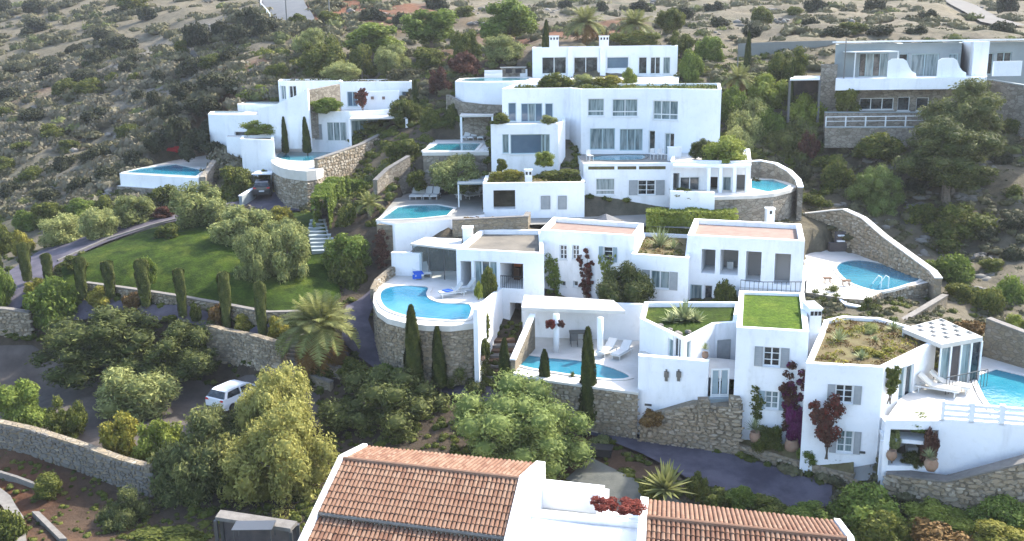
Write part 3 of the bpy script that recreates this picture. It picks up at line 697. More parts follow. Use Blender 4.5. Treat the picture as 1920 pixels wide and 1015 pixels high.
# white slatted rail along its edge
fr = T('parapet_rail', 'white concrete rail with three long slots along the right lower terrace', 'railing', (*ip_[1], zI))
Fr = Fac(ip_[1], ip_[2], Vector((ip_[2][1]-ip_[1][1], -(ip_[2][0]-ip_[1][0]))).normalized())
for w in (.22,.52,.82):
    mb = MB(); Fr.box(mb, 0, Fr.L, -.22, -.02, zI+w, zI+w+.14); obj('rail', mb, WHITE, fr)
for k in range(4):
    mb = MB(); Fr.box(mb, Fr.L*k/3-.12 if k else 0, Fr.L*k/3+.12, -.25, .0, zI+.01, zI+1.05); obj('post', mb, WHITE, fr)
mb = MB(); Fr.box(mb, 0, Fr.L, -.24, -.0, zI, zI+.1); obj('rail', mb, WHITE, fr)
# stone wall stepping up behind the right pool
sw = zz(-18.9, (1842,668),(1950,700),(2050,735))
wallribbon('stone_wall', sw, [-16.6,-17.0,-17.2], [-19.5]*3, .4, STONE, side=1, cap=KERB, label='stone wall behind the cut off right hand pool', cat='wall')
# niche with planter and pots under the terrace
nb = yy((1652,880,45.6),(1758,878,44.9),(1768,870,45.7),(1665,870,47.2))
NT = T('entrance_niche', 'white entrance niche with planted balcony under the right lower terrace', 'porch', (*nb[0], -22.6))
mb = MB(); a, b = Vector(nb[0]), Vector(nb[1])
mb.prism([tuple(a), tuple(b), (b.x+.3,b.y+.9), (a.x+.2,a.y+1.1)], -20.2, -20.0); obj('balcony_slab', mb, WHITE, NT)
for p in (a, b):
    m_ = MB(); m_.box(p.x-.09, p.x+.09, p.y+.02, p.y+.2, -22.8, -20.2); obj('post', m_, WHITE, NT)
m_ = MB(); m_.box(a.x+.4, b.x-.1, a.y-.15, a.y+.9, -23.2, -22.3); obj('planter', m_, STONE, NT)
m_ = MB(); m_.box(a.x, b.x, a.y+.0, a.y+.14, -22.6, -22.5); obj('white_sill', m_, WHITE, NT)
# white front wall under the terrace edge and the long stone retaining wall at the corner
fw_ = yy((1768,790,45.4),(1935,803,43.9),(2050,812,43.0))
rw = [(p[0], p[1]-.9) for p in yy((1646,905,45.9),(1758,893,44.6),(1840,870,43.8),(1935,850,43.6),(2050,840,43.4))]
wallribbon('stone_retaining_wall', rw, [-21.75,-21.6,-20.7,-19.95,-19.2], [-24.5]*5, .7, STONE, side=1, cap=KERB, label='big stone retaining wall rising to the right edge below the white terrace', cat='wall')
RW = [o for o in scn.objects if o.name.startswith('stone_retaining_wall')][-1]
stones(RW, rw, [-21.75,-21.6,-20.7,-19.95,-19.2], [-24.3]*5, 1, .34, parts=260)
# stone stair block under the gate
sb = yy((1200,800,52.0),(1385,845,49.7),(1385,840,50.9),(1200,790,53.0))
SB = T('stone_ramp', 'stone faced ramp wall with pillars below the blue gate', 'stone wall', (*sb[0], -23))
tt = [PY(1205,770,52).z, PY(1292,748,51).z, PY(1385,742,49.9).z]
pl_ = [Vector(sb[0]), Vector(sb[0]).lerp(Vector(sb[1]), .5), Vector(sb[1])]
wallribbon('wall_body', pl_, [-21.4,-20.2,-19.9], [-23.4]*3, 1.0, STONE, SB, side=1)
stones(SB, pl_, [-21.4,-20.2,-19.9], [-23.2]*3, 1, .34, parts=180)
for px, zt in ((1316,-19.55),(1374,-19.45)):
    c = PY(px, 760, 50.7); m_ = MB(); m_.box(c.x-.28, c.x+.28, c.y-.7, c.y-.14, -20.4, zt); pil = obj('pillar', m_, STONE, SB)
    q = [(c.x-.28,c.y-.7),(c.x+.28,c.y-.7)]; stones(SB, q, [zt,zt], [-20.4]*2, 1, .24)
# planting bed kerb along the villa foot
kb = gg((1380,846),(1430,860),(1490,878),(1545,892),(1600,905))
zk = [H(*p)+.45 for p in kb]
wallribbon('planting_bed_wall', kb, zk, [z-1.2 for z in zk], .35, STONE, side=1, label='low stone kerb wall of the planting bed along the drive', cat='wall')
KB = T('bed_stonework', 'rough stones facing the planting bed kerb by the drive', 'stone kerb', (*kb[0], zk[0]-.5))
stones(KB, kb, zk, [z-.6 for z in zk], 1, .32, parts=40)
bed = kb+zz(-22.0, (1600,885),(1512,862),(1385,838)); 
lay('planting_bed', kb, gg((1384,835),(1430,840),(1490,855),(1545,865),(1600,880)), DRYSOIL, dz=.4, n=16, k=3)

# ---- pavilion villa with the round pool on the right
V3 = T('villa', 'white pavilion villa with tall open bays and square chimney beside the oval pool', 'villa', (*PZ(1289,440,-13.5)[:2], -18.5))
h1 = zz(-13.5, (1289,441), (1509,452), (1502,420), (1302,410))
block(V3, h1, -13.5, -19.2, {0: [(1315,468,1341,513,'O1',2.5), (1350,469,1384,516,'O1',2.5), (1398,472,1427,530,'O1',2.2), (1452,476,1482,534,'O1',1.2), (1294,534,1316,568,'c1t'), (1320,535,1336,568,'d1')]}, th=.35)
chimney(V3, 1445, 391, 424, 73.2, .62, .6, 1)
zH = -17.0
mb = MB(); fp = zz(zH+.001, (1390,536),(1510,545),(1580,548),(1580,540),(1510,532),(1390,528)); 
hp = zz(zH, (1385,548),(1510,548),(1583,560),(1622,562),(1660,545),(1752,528),(1700,497),(1600,474),(1560,466),(1505,478),(1500,520),(1390,528))
TH = terrace('pale terrace around the oval pool with stone front wall', hp, zH, -20.5, m=STONE, floor=TERRA, st=(2,5), size=.32, parts=60)
pool('oval blue pool backed by the curved stone wall', smoothpoly(zz(zH, (1569,505),(1580,493),(1612,489),(1655,496),(1700,512),(1724,524),(1700,534),(1655,546),(1625,542),(1590,528)),3), zH, .28)
# the tall curved stone wall
cw = zz(zH, (1452,447),(1470,452),(1505,458),(1545,462),(1575,468),(1610,478),(1650,494),(1700,515),(1742,530),(1752,540))
ct = [PZ(*q, zH) for q in ((1452,447),(1470,452),(1505,458),(1545,462),(1575,468),(1610,478),(1650,494),(1700,515),(1742,530),(1752,540))]
ctop = [PY(x, y, p.y).z for (x, y), p in zip(((1452,404),(1470,404),(1505,402),(1545,397),(1582,394),(1622,410),(1662,444),(1702,480),(1740,510),(1753,523)), ct)]
cwr = wallribbon('curved_stone_wall', cw, ctop, [-20.5]*10, .45, STONE, side=1, cap=TERRA, label='tall curved stone wall wrapping behind the oval pool', cat='wall')
stones(cwr, cw, ctop, [zH]*10, 1, .36, parts=120)
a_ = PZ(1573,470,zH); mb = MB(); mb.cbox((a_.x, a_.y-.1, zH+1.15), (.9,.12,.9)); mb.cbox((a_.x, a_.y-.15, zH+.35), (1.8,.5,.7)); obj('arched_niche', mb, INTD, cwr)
mb = MB(); mb.cbox((a_.x, a_.y-.3, zH+.85), (.6,.25,.12)); mb.cbox((a_.x, a_.y-.3, zH+1.3), (.5,.25,.1)); obj('shelf', mb, WHITE, cwr)
# lower stepped walls right of it
wallribbon('low_terrace_wall', gg((1575,640),(1640,615),(1700,600),(1775,575)), [-17.9,-17.7,-17.6,-17.5], [-20]*4, .35, STONE, side=1, cap=KERB, label='low stone wall stepping down below the oval pool terrace', cat='wall')
wallribbon('white_garden_wall', yy((1566,558,62.5),(1583,572,61),(1622,577,60.3)), [-17.0,-17.3,-17.4], [-19.5]*3, .3, PALE_WALL, side=1, cap=WHITE, label='short grey white garden wall below the oval pool', cat='wall')

# ---- big four storey white villa
V4 = T('villa', 'large white four storey villa with rows of teal windows and a roof garden', 'villa', (*PY(942,168,90)[:2], -15))
zr = PY(1000,170,90).z
e1 = yy((941,169,90),(1068,172,90),(1090,166,87.5),(1215,168,87),(1353,167,83.5),(1350,160,95),(1100,160,97),(960,160,97))
block(V4, e1, -4.35, -14.5, {0: [(953,193,968,228,'b1t'), (977,194,1017,229,'b3tx'), (1022,194,1037,228,'b1t')], 2: [(1102,185,1133,218,'c1q'), (1148,186,1196,219,'c2q'), (1106,241,1153,281,'c2t'), (1162,242,1205,283,'c3t')], 3: [(1224,189,1271,225,'c3q'), (1216,245,1228,288,'d1'), (1246,250,1264,291,'c2x')]}, roof=GRASS, par=.2)
e2 = yy((920,232,84),(1047,234,84),(1060,240,86.5),(1060,240,91),(925,235,91))
block(V4, e2, -7.1, -14.5, {0: [(942,252,954,288,'c1t'), (957,252,1016,289,'b1t'), (1016,252,1022,289,'c1t'), (1022,252,1031,288,'c1t')]}, roof=TERRA, par=.35, th=.3)
e3 = yy((905,341,78),(1096,345,78),(1096,340,84.3),(912,338,84.3))
block(V4, e3, -11.35, -15.2, {0: [(925,357,966,393,'o2',2.5), (1014,367,1032,393,'S1'), (1046,367,1063,393,'S1')]}, roof=DRYSOIL, par=.25)
chimney(V4, 991, 318, 342, 79, .6, .5, 2)
zP = -10.2
e4 = yy((1094,310,80),(1257,318,79.5),(1262,300,88.5),(1080,300,88.5))
block(V4, e4, zP+.0, -15.4, {0: [(1117,335,1153,366,'cq1'), (1196,338,1229,366,'d2hsgw')]}, roof=PAVE2, par=0)
Fe = Fac(e4[0], e4[1], Vector((e4[1][1]-e4[0][1], -(e4[1][0]-e4[0][0]))).normalized()); mb = MB()
Fe.box(mb, 0, Fe.L, -.25, .05, zP+.005, zP+.12)
obj('parapet_cap', mb, WHITE, V4)
for x0, x1 in ((1103,1152),(1158,1193),(1198,1248)):
    u0, u1, w0, w1 = Fe.rect(x0, 312, x1, 317); mb = MB(); Fe.box(mb, u0, u1, -.2, .012, zP-.42, zP-.16); obj('planter_slot', mb, DRYSOIL, V4)
pool('small blue terrace pool in front of the four storey villa', smoothpoly(yy((1112,300,82.8),(1118,293,85.5),(1150,291,86.5),(1205,293,86.3),(1208,299,83.5),(1185,302,82.4)),2), zP, .2, PAVE2)
# ---- right wing: pavilion, curved pool terrace
V5 = T('annex', 'low white annex with columns and vine covered roof right of the four storey villa', 'annex', (*PY(1258,320,77.5)[:2], -13))
zA = -12.15
f1 = yy((1257,318,78),(1325,322,78),(1408,322,77.2),(1405,300,86),(1262,300,86))
block(V5, f1, -9.75, -13.0, {0: [(1275,332,1312,362,'d2'), (1262,325,1274,372,'O1',1.5)], 1: [(1331,332,1345,372,'o1',1.5), (1355,332,1370,372,'c1t'), (1381,328,1398,362,'O1',1.2)]}, roof=TERRA, par=.2)
mb = MB(); f_ = yy((1262,318,77.0),(1408,322,76.2),(1408,320,77.1),(1262,318,77.9)); mb.prism(f_, -10.15, -9.95); obj('canopy', mb, WHITE, V5)
for px in (1328, 1350, 1376, 1400):
    c = PY(px, 350, 76.5); mb = MB(); mb.box(c.x-.13,c.x+.13,c.y-.13,c.y+.13,zA,-10.15); obj('column', mb, WHITE, V5)
tv = [PY(x,y,Y) for x,y,Y in ((1258,372,75.5),(1340,374,74.5),(1410,373,74.8),(1450,371,75.6),(1480,364,77.5),(1496,352,79.5),(1480,340,82.5),(1440,330,86),(1405,330,84),(1257,330,79))]
tvp = [tuple(p[:2]) for p in tv]
TV = terrace('curved terrace of the vine annex with grey stone front', tvp, zA, -15.2, m=STONE_F, floor=TERRA, band=.25)
pool('small fan shaped pool inside the curved wall of the vine annex', yy((1409,360,78.2),(1440,368,76.2),(1468,364,77.6),(1480,355,79.5),(1450,345,83),(1409,340,83)), zA, .2)
cv = yy((1408,345,84.2),(1425,345,84.5),(1450,342,83.6),(1475,345,81.8),(1491,352,79.6),(1496,358,77.6))
cvt = [PY(x, y, Y).z for x, y, Y in ((1408,304,84.2),(1425,303,84.5),(1450,308,83.6),(1475,322,81.8),(1491,338,79.6),(1497,352,77.6))]
wallribbon('curved_pool_wall', cv, cvt, [-15]*6, .4, STONE_F, side=1, cap=WHITE, label='curved wall with pale cap round the fan shaped pool', cat='wall')
wf = yy((1257,372,75.4),(1340,374,74.4)); block(V5, [wf[0], wf[1], (wf[1][0],wf[1][1]+.3),(wf[0][0],wf[0][1]+.3)], zA+.35, -15.2, par=0, roof=WHITE)

# ---- top villa
V6 = T('villa', 'long low white villa at the top with two pierced chimneys', 'villa', (*PY(998,150,107)[:2], -5))
g1 = yy((998,90,107),(1190,90,107),(1271,90,106),(1270,80,115),(1000,80,116))
block(V6, g1, PY(1100,88,107).z, -6.0, {0: [(1016,107,1062,139,'d2'), (1076,107,1121,139,'d2'), (1138,107,1179,129,'b1')], 1: [(1197,107,1213,139,'d1'), (1219,107,1238,139,'d2'), (1243,107,1257,139,'c1')]}, roof=TERRACOTTA, par=.25)
for px in (1039, 1133): chimney(V6, px, 67, 92, 108.5, 1.0, .8, 3)
for u in ((1065,1074),(1124,1136)):
    c = PY((u[0]+u[1])/2, 120, 106.9); mb = MB(); mb.box(c.x-.3, c.x+.3, c.y-.22, c.y-.0, -4.5, -.9); obj('pilaster', mb, WHITE, V6)
z6 = -4.35
tt_ = yy((853,150,101),(870,152,98.6),(905,154,97.4),(942,156,97.2),(1000,156,97.5),(1270,156,99),(1275,150,106.6),(998,150,107.4),(998,140,111),(930,137,113),(862,143,109))
T6 = terrace('tall white walled terrace of the top villa with a curved end', tt_, z6+.3, -7.2, m=WHITE, floor=TERRA)
pool('curved end pool beside the top villa', smoothpoly(yy((862,145,101.6),(880,147,99.6),(930,148,98.8),(985,148,100),(990,143,105),(930,142,108),(872,143,106)),2), z6+.3, .22)
t6w = yy((836,180,101),(860,182,98.2),(905,186,97.0),(945,188,96.6)); wallribbon('stone_retaining_wall', t6w, [PY(836,178,101).z, -6.0,-6.2,-6.3], [-11]*4, .5, STONE_F, side=1, cap=None, root=True, label='rough stone retaining wall under the top villa terrace', cat='wall')
# ---- pergola with loungers beside the four storey villa
z3 = -9.75
p3 = yy((793,285,87),(915,290,86.5),(918,262,98),(812,258,98)); terrace('pale terrace of the small rectangular pool left of the four storey villa', p3, z3, -13.2, m=STONE_F, floor=TERRA, band=.3)
pool('rectangular pool left of the four storey villa', yy((797,288,88),(890,288,87.4),(902,270,93.6),(822,268,94)), z3, .3)
pg2 = T('pergola', 'white square framed pergola over three loungers left of the four storey villa', 'pergola', tuple(PY(863,262,95)))
zt = PY(880,220,95).z; a = PY(862,222,95); b = PY(925,222,95); mb = MB(); mb.prism([(a.x,95),(b.x,95),(b.x,99),(a.x,99)], zt, zt+.18); obj('roof', mb, TERRA, pg2)
for x, y in ((a.x+.12,95.1),(a.x+.12,98.8),(b.x-.1,95.1)):
    mb = MB(); mb.box(x-.1,x+.1,y-.1,y+.1,z3,zt); obj('post', mb, WHITE, pg2)
wallribbon('stone_back_wall', yy((868,250,99.3),(925,250,99.3)), [-6.7,-6.6], [-10.5]*2, .4, STONE_F, side=1, cap=None, root=True, label='reddish brown stone back wall behind the three loungers', cat='wall')

# ---- pool with the row of four loungers, left of the lower storeys
z5 = -13.75
p5 = zz(z5, (706,414),(740,420),(845,412),(908,402),(912,356),(770,354),(742,372))
terrace('paved lounging terrace with white front wall above the glass pavilion', p5, z5, -17.6, m=WHITE, floor=PAVE2, st=None)
pool('four sided blue pool in front of the row of loungers', zz(z5, (712,413),(780,411),(838,405),(851,391),(820,385),(770,386),(745,390)), z5, .25)
wl5 = yy((848,410,73.5),(990,412,74),(995,412,76)); wallribbon('planter_wall', wl5, [-13.6,-13.5,-13.5], [-16.5]*3, .35, STONE, side=1, cap=KERB, label='grey stone planter wall below the dark living room window', cat='wall')
wallribbon('stone_side_wall', yy((706,420,74),(735,418,73.5)), [-13.9,-13.9], [-18]*2, .5, STONE, side=1, cap=None, root=True, label='stone side wall at the left end of the lounger terrace', cat='wall')
wv = yy((733,470,71),(790,472,70.6)); wallribbon('white_lower_wall', wv, [-15.6,-15.6], [-18.3]*2, .35, WHITE, side=1, cap=WHITE, label='short white wall stepping down beside the glass pavilion', cat='wall')
sh = T('pergola', 'thin white shade frame on posts beside the row of loungers', 'pergola', tuple(PY(858,377,81)))
zt = PY(870,345,81).z; a = PY(857,345,80.5); b = PY(908,345,80.5); mb = MB(); mb.prism([(a.x,80.5),(b.x,80.5),(b.x,84.5),(a.x,84.5)], zt, zt+.12); obj('roof', mb, PALE_WALL, sh)
for x, y in ((a.x+.1,80.6),(a.x+.1,84.3)): mb = MB(); mb.box(x-.06,x+.06,y-.06,y+.06,z5,zt); obj('post', mb, FRAME_W, sh)

# ---- upper left villa group
V7 = T('villa', 'stepped white hillside villa on the left with sweeping ramp wall and flat roofs', 'villa', (*PY(590,200,107)[:2], -11.5))
d1 = yy((521,150,114),(540,152,112.5),(640,156,112),(640,150,117),(525,145,119)); block(V7, d1, PY(580,152,112).z, -9, {0: [(526,161,536,187,'c2')], 1: [(541,161,556,184,'d2')]}, roof=DRYSOIL, par=.25)
d2 = yy((636,157,110.5),(772,158,109),(772,150,116),(640,150,117)); block(V7, d2, PY(700,153,110).z, -9.3, {0: [(651,172,670,200,'b2t'), (753,172,766,190,'b1t')]}, roof=DRYSOIL, par=.25)
d5 = yy((484,212,106.5),(580,212,105),(655,212,104.2),(745,204,106.5),(745,190,112),(490,190,112.5)); zd5 = PY(600,209,105).z
block(V7, d5, zd5, -12, {1: [(590,233,604,262,'S1t')], 2: [(660,226,689,262,'c2t'), (690,225,712,258,'c2t')], 0: [(549,230,563,262,'c2t')]}, roof=TERRA, par=.2)
Fd = Fac(d5[1], d5[2], Vector((d5[2][1]-d5[1][1], -(d5[2][0]-d5[1][0]))).normalized())
u0, u1, w0, w1 = Fd.rect(614, 229, 650, 264); mb = MB(); Fd.box(mb, u0, u1, .004, .06, w0, w1); g_ = obj('glass_door', mb, FRAME_W, V7)
for k in range(3): mb = MB(); Fd.box(mb, u0+(u1-u0)*k/3+.06, u0+(u1-u0)*(k+1)/3-.06, .062, .075, w0+.06, w1-.06); obj('pane', mb, GL_C, g_)
# sweeping ramp wall
sw_ = smoothpoly(yy((484,215,104),(520,215,103.3),(550,212,103),(579,210,102.8)),3,False)
tp_ = [PY(484,203,104).z, *[PY(484+95*k/9, 205-38*(k/9)**1.25, 103.2).z for k in range(1,10)]]
tp_ = (tp_+[tp_[-1]]*len(sw_))[:len(sw_)]
wallribbon('ramp_wall', sw_, tp_, [-11]*len(sw_), .5, WHITE, V7, side=1)
wallribbon('upper_wall', yy((578,200,103.6),(640,205,108)), [PY(578,170,103.6).z, PY(640,158,108).z], [-10]*2, .4, STONE_F, V7, side=1)
wg = yy((690,185,108.6),(748,182,108.2)); wallribbon('pierced_wall', wg, [PY(690,172,108.6).z, PY(748,170,108.2).z], [-9.3]*2, .25, WHITE, V7, side=1)
for px in (698, 719, 738):
    c = PY(px, 184, 108.35); mb = MB(); mb.box(c.x-.16, c.x+.16, c.y-.02, c.y+.1, c.z-.16, c.z+.16); obj('opening', mb, TERRACOTTA, V7)
mb = MB(); q = yy((655,225,101.5),(762,222,101.5),(762,215,107),(665,217,107)); zq = PY(700,222,103).z
mb.prism(q, zq, zq+.12); obj('pergola_roof', mb, TERRA, V7)
for p in q[:2]: mb = MB(); mb.box(p[0]-.12,p[0]+.12,p[1],p[1]+.24,-13,zq); obj('post', mb, WHITE, V7)
# left plunge pools
z71 = PY(440,214,108).z
d4 = yy((390,216,108.5),(420,219,107),(486,224,106),(486,215,112),(395,210,113)); block(V7, d4, z71, -12.6, {1: [(440,247,484,262,'d1')]}, roof=TERRA, par=0)
pool('upper left plunge pool on the white terrace', yy((398,212,110),(455,212,109.3),(462,207,111.3),(402,207,112)), z71, .2)
z72 = PY(480,195,113).z
d4b = yy((445,196,113),(530,200,110.5),(560,195,115),(447,190,117)); TT = terrace('upper white terrace with a second plunge pool', d4b, z72, -10.5, m=WHITE, floor=TERRA)
pool('shallow plunge pool behind the sweeping ramp wall', yy((455,194,114),(520,196,112.4),(525,190,115),(458,189,116)), z72, .2)
# white block and grey wall lower left
w7 = yy((453,285,100),(515,285,98.6),(515,270,104),(455,270,104)); r7 = T('garden_block', 'plain white retaining block left of the round stone tower', 'retaining block', (*w7[0], -15)); block(r7, w7, PY(480,262,99).z, -16, par=.3, roof=DRYSOIL, m=WHITE)
t7 = yy((424,262,105),(470,268,104),(515,262,104.5),(515,255,107),(430,252,108)); terrace('small upper terrace with hedge planter above the white block', t7, PY(470,258,104).z, -14, m=WHITE)
# the infinity pool far left
z8 = -13.2
p8 = yy((226,340,99),(374,338,96),(380,325,99),(455,300,106),(420,290,111),(330,300,110),(255,325,103.5))
p8 = [tuple(PZ(x,y,z8)[:2]) for x, y in ((224,325),(372,334),(392,318),(452,288),(424,286),(330,300),(250,318))]
terrace('white edged infinity terrace at the far left above a grey stone base', p8, z8, -15.0, m=WHITE, floor=TERRA)
p8b = inset(p8, -.35); terrace('grey stone base below the far left infinity pool', p8b, -14.55, -18.5, m=STONE_F, floor=TERRA)
pool('infinity pool at the far left edge of the villas', zz(z8, (230,324),(368,331),(382,320),(330,309),(262,317)), z8, .12, col=(1.1,1.15,1.15))
c8 = zz(z8, (374,336),(398,318),(430,300),(452,290)); wallribbon('stone_side_wall', c8, [-13.0,-12.2,-11.5,-11.2], [-17.5]*4, .6, STONE_F, side=-1, cap=None, root=True, label='curved stone wall climbing from the far left infinity pool', cat='wall')
# round stone tower with pool
zt9 = -11.6
cc = PZ(556,292,zt9); tower = smoothpoly(zz(zt9, (509,298),(512,306),(530,315),(560,320),(592,319),(640,300),(660,285),(640,268),(590,268),(535,275),(514,288)),2)
T9 = terrace('round stone tower base with white rim carrying a pool', tower, zt9, -16.4, m=STONE, floor=TERRA, band=.9, st=(0,9), size=.36)
pool('round pool on top of the stone tower', smoothpoly(zz(zt9, (519,292),(527,299),(560,303),(598,300),(640,284),(630,276),(590,274),(540,280)),2), zt9, .3)
c = PZ(573,340,-14); mb = MB(); mb.box(c.x-.25,c.x+.25,c.y-3.2,c.y-3.1,-15,-14.2)
# long sunlit stone wall of the tower terrace
la = [PZ(598,318,zt9-.1), PY(680,285,98), PY(768,232,107)]
lt = [PY(596,300,la[0].y).z, PY(680,272,98).z, PY(766,226,107).z]
LW = wallribbon('long_stone_wall', [p[:2] for p in la], lt, [-16.5,-15,-13], .5, STONE, side=1, cap=KERB, label='long sloping stone wall running back from the round tower', cat='wall')
stones(LW, [p[:2] for p in la], lt, [-16,-15,-12.5], 1, .36)
wallribbon('lower_stone_wall', gg((708,365),(730,345),(770,320)), [H(*gg((708,365))[0])+1.2]*1+[H(*gg((730,345))[0])+1.3]+[H(*gg((770,320))[0])+1.3], [-16]*3, .4, STONE_F, side=1, cap=KERB, label='lower stone wall beside the lounger pool', cat='wall')

# ---- far right modern building
V8 = T('apartment_building', 'grey and white two storey terrace building with curved white dividers at the upper right', 'apartment building', (*PY(1565,160,94)[:2], -7))
zt8 = PY(1700,82,95).z
k1 = yy((1567,84,95),(1687,84,95),(1716,84,95),(1804,84,95),(1832,84,95),(1960,84,95),(1960,84,103),(1567,84,103))
def seg(a, b, zt, zb, ops, m, roof=GRAVEL, Y0=None): 
    q = [k1[a], k1[b], (k1[b][0]*103/95, 103), (k1[a][0]*103/95, 103)]
    if Y0: q[0] = (q[0][0], Y0); q[1] = (q[1][0], Y0)
    block(V8, q, zt, zb, {0: ops}, m=m, roof=roof, par=.15)
seg(0,1,zt8,-5.0,[(1611,100,1664,144,'d4tx')],PALE_WALL)
seg(1,3,zt8-.01,-5.0,[(1680,101,1702,144,'d1t'), (1708,101,1760,144,'c2t'),(1778,101,1796,144,'c1t')],PALE_WALL)
seg(3,4,zt8+.1,-5.0,[],WHITE, Y0=92.5)
seg(4,5,zt8-.02,-5.0,[(1836,100,1862,140,'d2t'),(1868,98,1896,140,'d2t')],PALE_WALL)
mb = MB(); mb.box(k1[0][0]-.2, k1[5][0]+1, 94.3, 95.4, zt8+.16, zt8+.3); obj('roof_edge', mb, FRAME_W, V8)
zf8 = PY(1700,146,91.5).z
fl8 = yy((1567,150,91),(1850,150,90.5),(1850,150,95),(1567,150,95)); mb = MB(); mb.prism(fl8, PY(1700,168,91).z, zf8); obj('balcony_slab', mb, WHITE, V8)
k2 = yy((1567,175,92.5),(1850,175,92),(1850,175,96),(1570,175,96)); block(V8, k2, PY(1700,168,91).z-.01, -7.2, {0: [(1612,184,1676,206,'d3'),(1683,182,1706,208,'d1'),(1718,183,1742,208,'d1')]}, m=STONE_F, par=0)
for x0 in (1664, 1758):     # curved white dividers
    a = PY(x0, 140, 91.2); mb = MB(); prof = [(0,zf8),(0,zf8+1.55),(.35,zf8+1.75),(1.4,zf8+1.75),(1.75,zf8+1.55),(2.0,zf8+1.0),(2.3,zf8+.6),(2.7,zf8+.4),(2.75,zf8)]
    n = len(prof); P0 = [(a.x+p[0], 91.3, p[1]) for p in prof]; P1 = [(a.x+p[0]+.1, 91.6, p[1]) for p in prof]
    mb.face(P0); mb.face(P1[::-1])
    for i in range(n): mb.face([P0[i], P0[(i+1)%n], P1[(i+1)%n], P1[i]])
    obj('divider', mb, WHITE, V8)
a = PY(1604, 97, 91.5); b = PY(1684, 97, 91.5); mb = MB(); mb.prism([(a.x,91.3),(b.x,91.3),(b.x,94.9),(a.x,94.9)], a.z-.1, a.z); obj('awning', mb, FRAME_W, V8)
for p in (a, b): mb = MB(); mb.box(p.x-.04,p.x+.04,91.4,91.48,zf8,a.z-.1); obj('awning_post', mb, FRAME_W, V8)
a = PY(1860,115,91.5); b = PY(1912,115,91.5); mb = MB(); mb.box(a.x,b.x,91.0,91.3,PY(1880,143,91).z,a.z); obj('balcony_wall', mb, WHITE, V8)
tw = yy((1537,165,93),(1568,165,93),(1568,165,96),(1537,165,96)); r8 = T('stone_chimney_tower', 'square stone pier with concrete top left of the grey building', 'stone pier', (*tw[0],-7)); block(r8, tw, PY(1550,122,93).z, -8, m=STONE_F, par=.1, roof=KERB)
gz = yy((1480,172,92),(1536,172,92),(1536,172,97),(1485,172,97)); r8 = T('carport', 'low flat roofed white carport with dark opening beside the stone pier', 'carport', (*gz[0],-8)); mb = MB(); zq = PY(1510,150,93).z
mb.prism(gz, zq, zq+.2); obj('roof', mb, WHITE, r8)
for p in gz: mb = MB(); mb.box(p[0]-.1,p[0]+.1,p[1]-.1,p[1]+.1,-8,zq); obj('post', mb, METAL, r8)
wb = [(gz[2][0],gz[2][1]+.1),(gz[3][0],gz[3][1]+.1)]; wallribbon('back_wall', wb, [zq]*2, [-8]*2, .2, INTD, r8)
# terrace walls in front of the grey building
for (ya, yb, Ya, lab) in ((212,232,91,'upper stone terrace wall under the grey building'), (240,262,88.5,'long lower concrete and stone terrace wall under the grey building')):
    q = [PY(x, ya, Ya-.4*i) for i, x in enumerate((1548, 1650, 1735))]; wallribbon('terrace_wall', [p[:2] for p in q], [p.z for p in q], [PY(1650, yb+14, Ya).z]*3, .5, STONE_F, side=1, cap=PALE_WALL, label=lab, cat='wall')
q = [PY(1548, 238, 90), PY(1735, 236, 89)]; rl = T('fence', 'thin white rail fence in front of the grey building', 'fence', tuple(q[0])); mb = MB(); mb.tube([(p.x,p.y,p.z+.9) for p in q], .04); mb.tube([(p.x,p.y,p.z+.5) for p in q], .03); obj('rail', mb, FRAME_W, rl)
for k in range(6): p = q[0].lerp(q[1], k/5); mb = MB(); mb.box(p.x-.05,p.x+.05,p.y-.05,p.y+.05,p.z-1,p.z+.95); obj('post', mb, FRAME_W, rl)
q = [PY(1850,150,93.5), PY(1925,162,90), PY(1990,178,87)]; wallribbon('grey_garden_wall', [p[:2] for p in q], [p.z for p in q], [-9.5]*3, .4, STONE_F, side=1, cap=PALE_WALL, label='tall grey stone wall at the right edge beside the grey building', cat='wall')

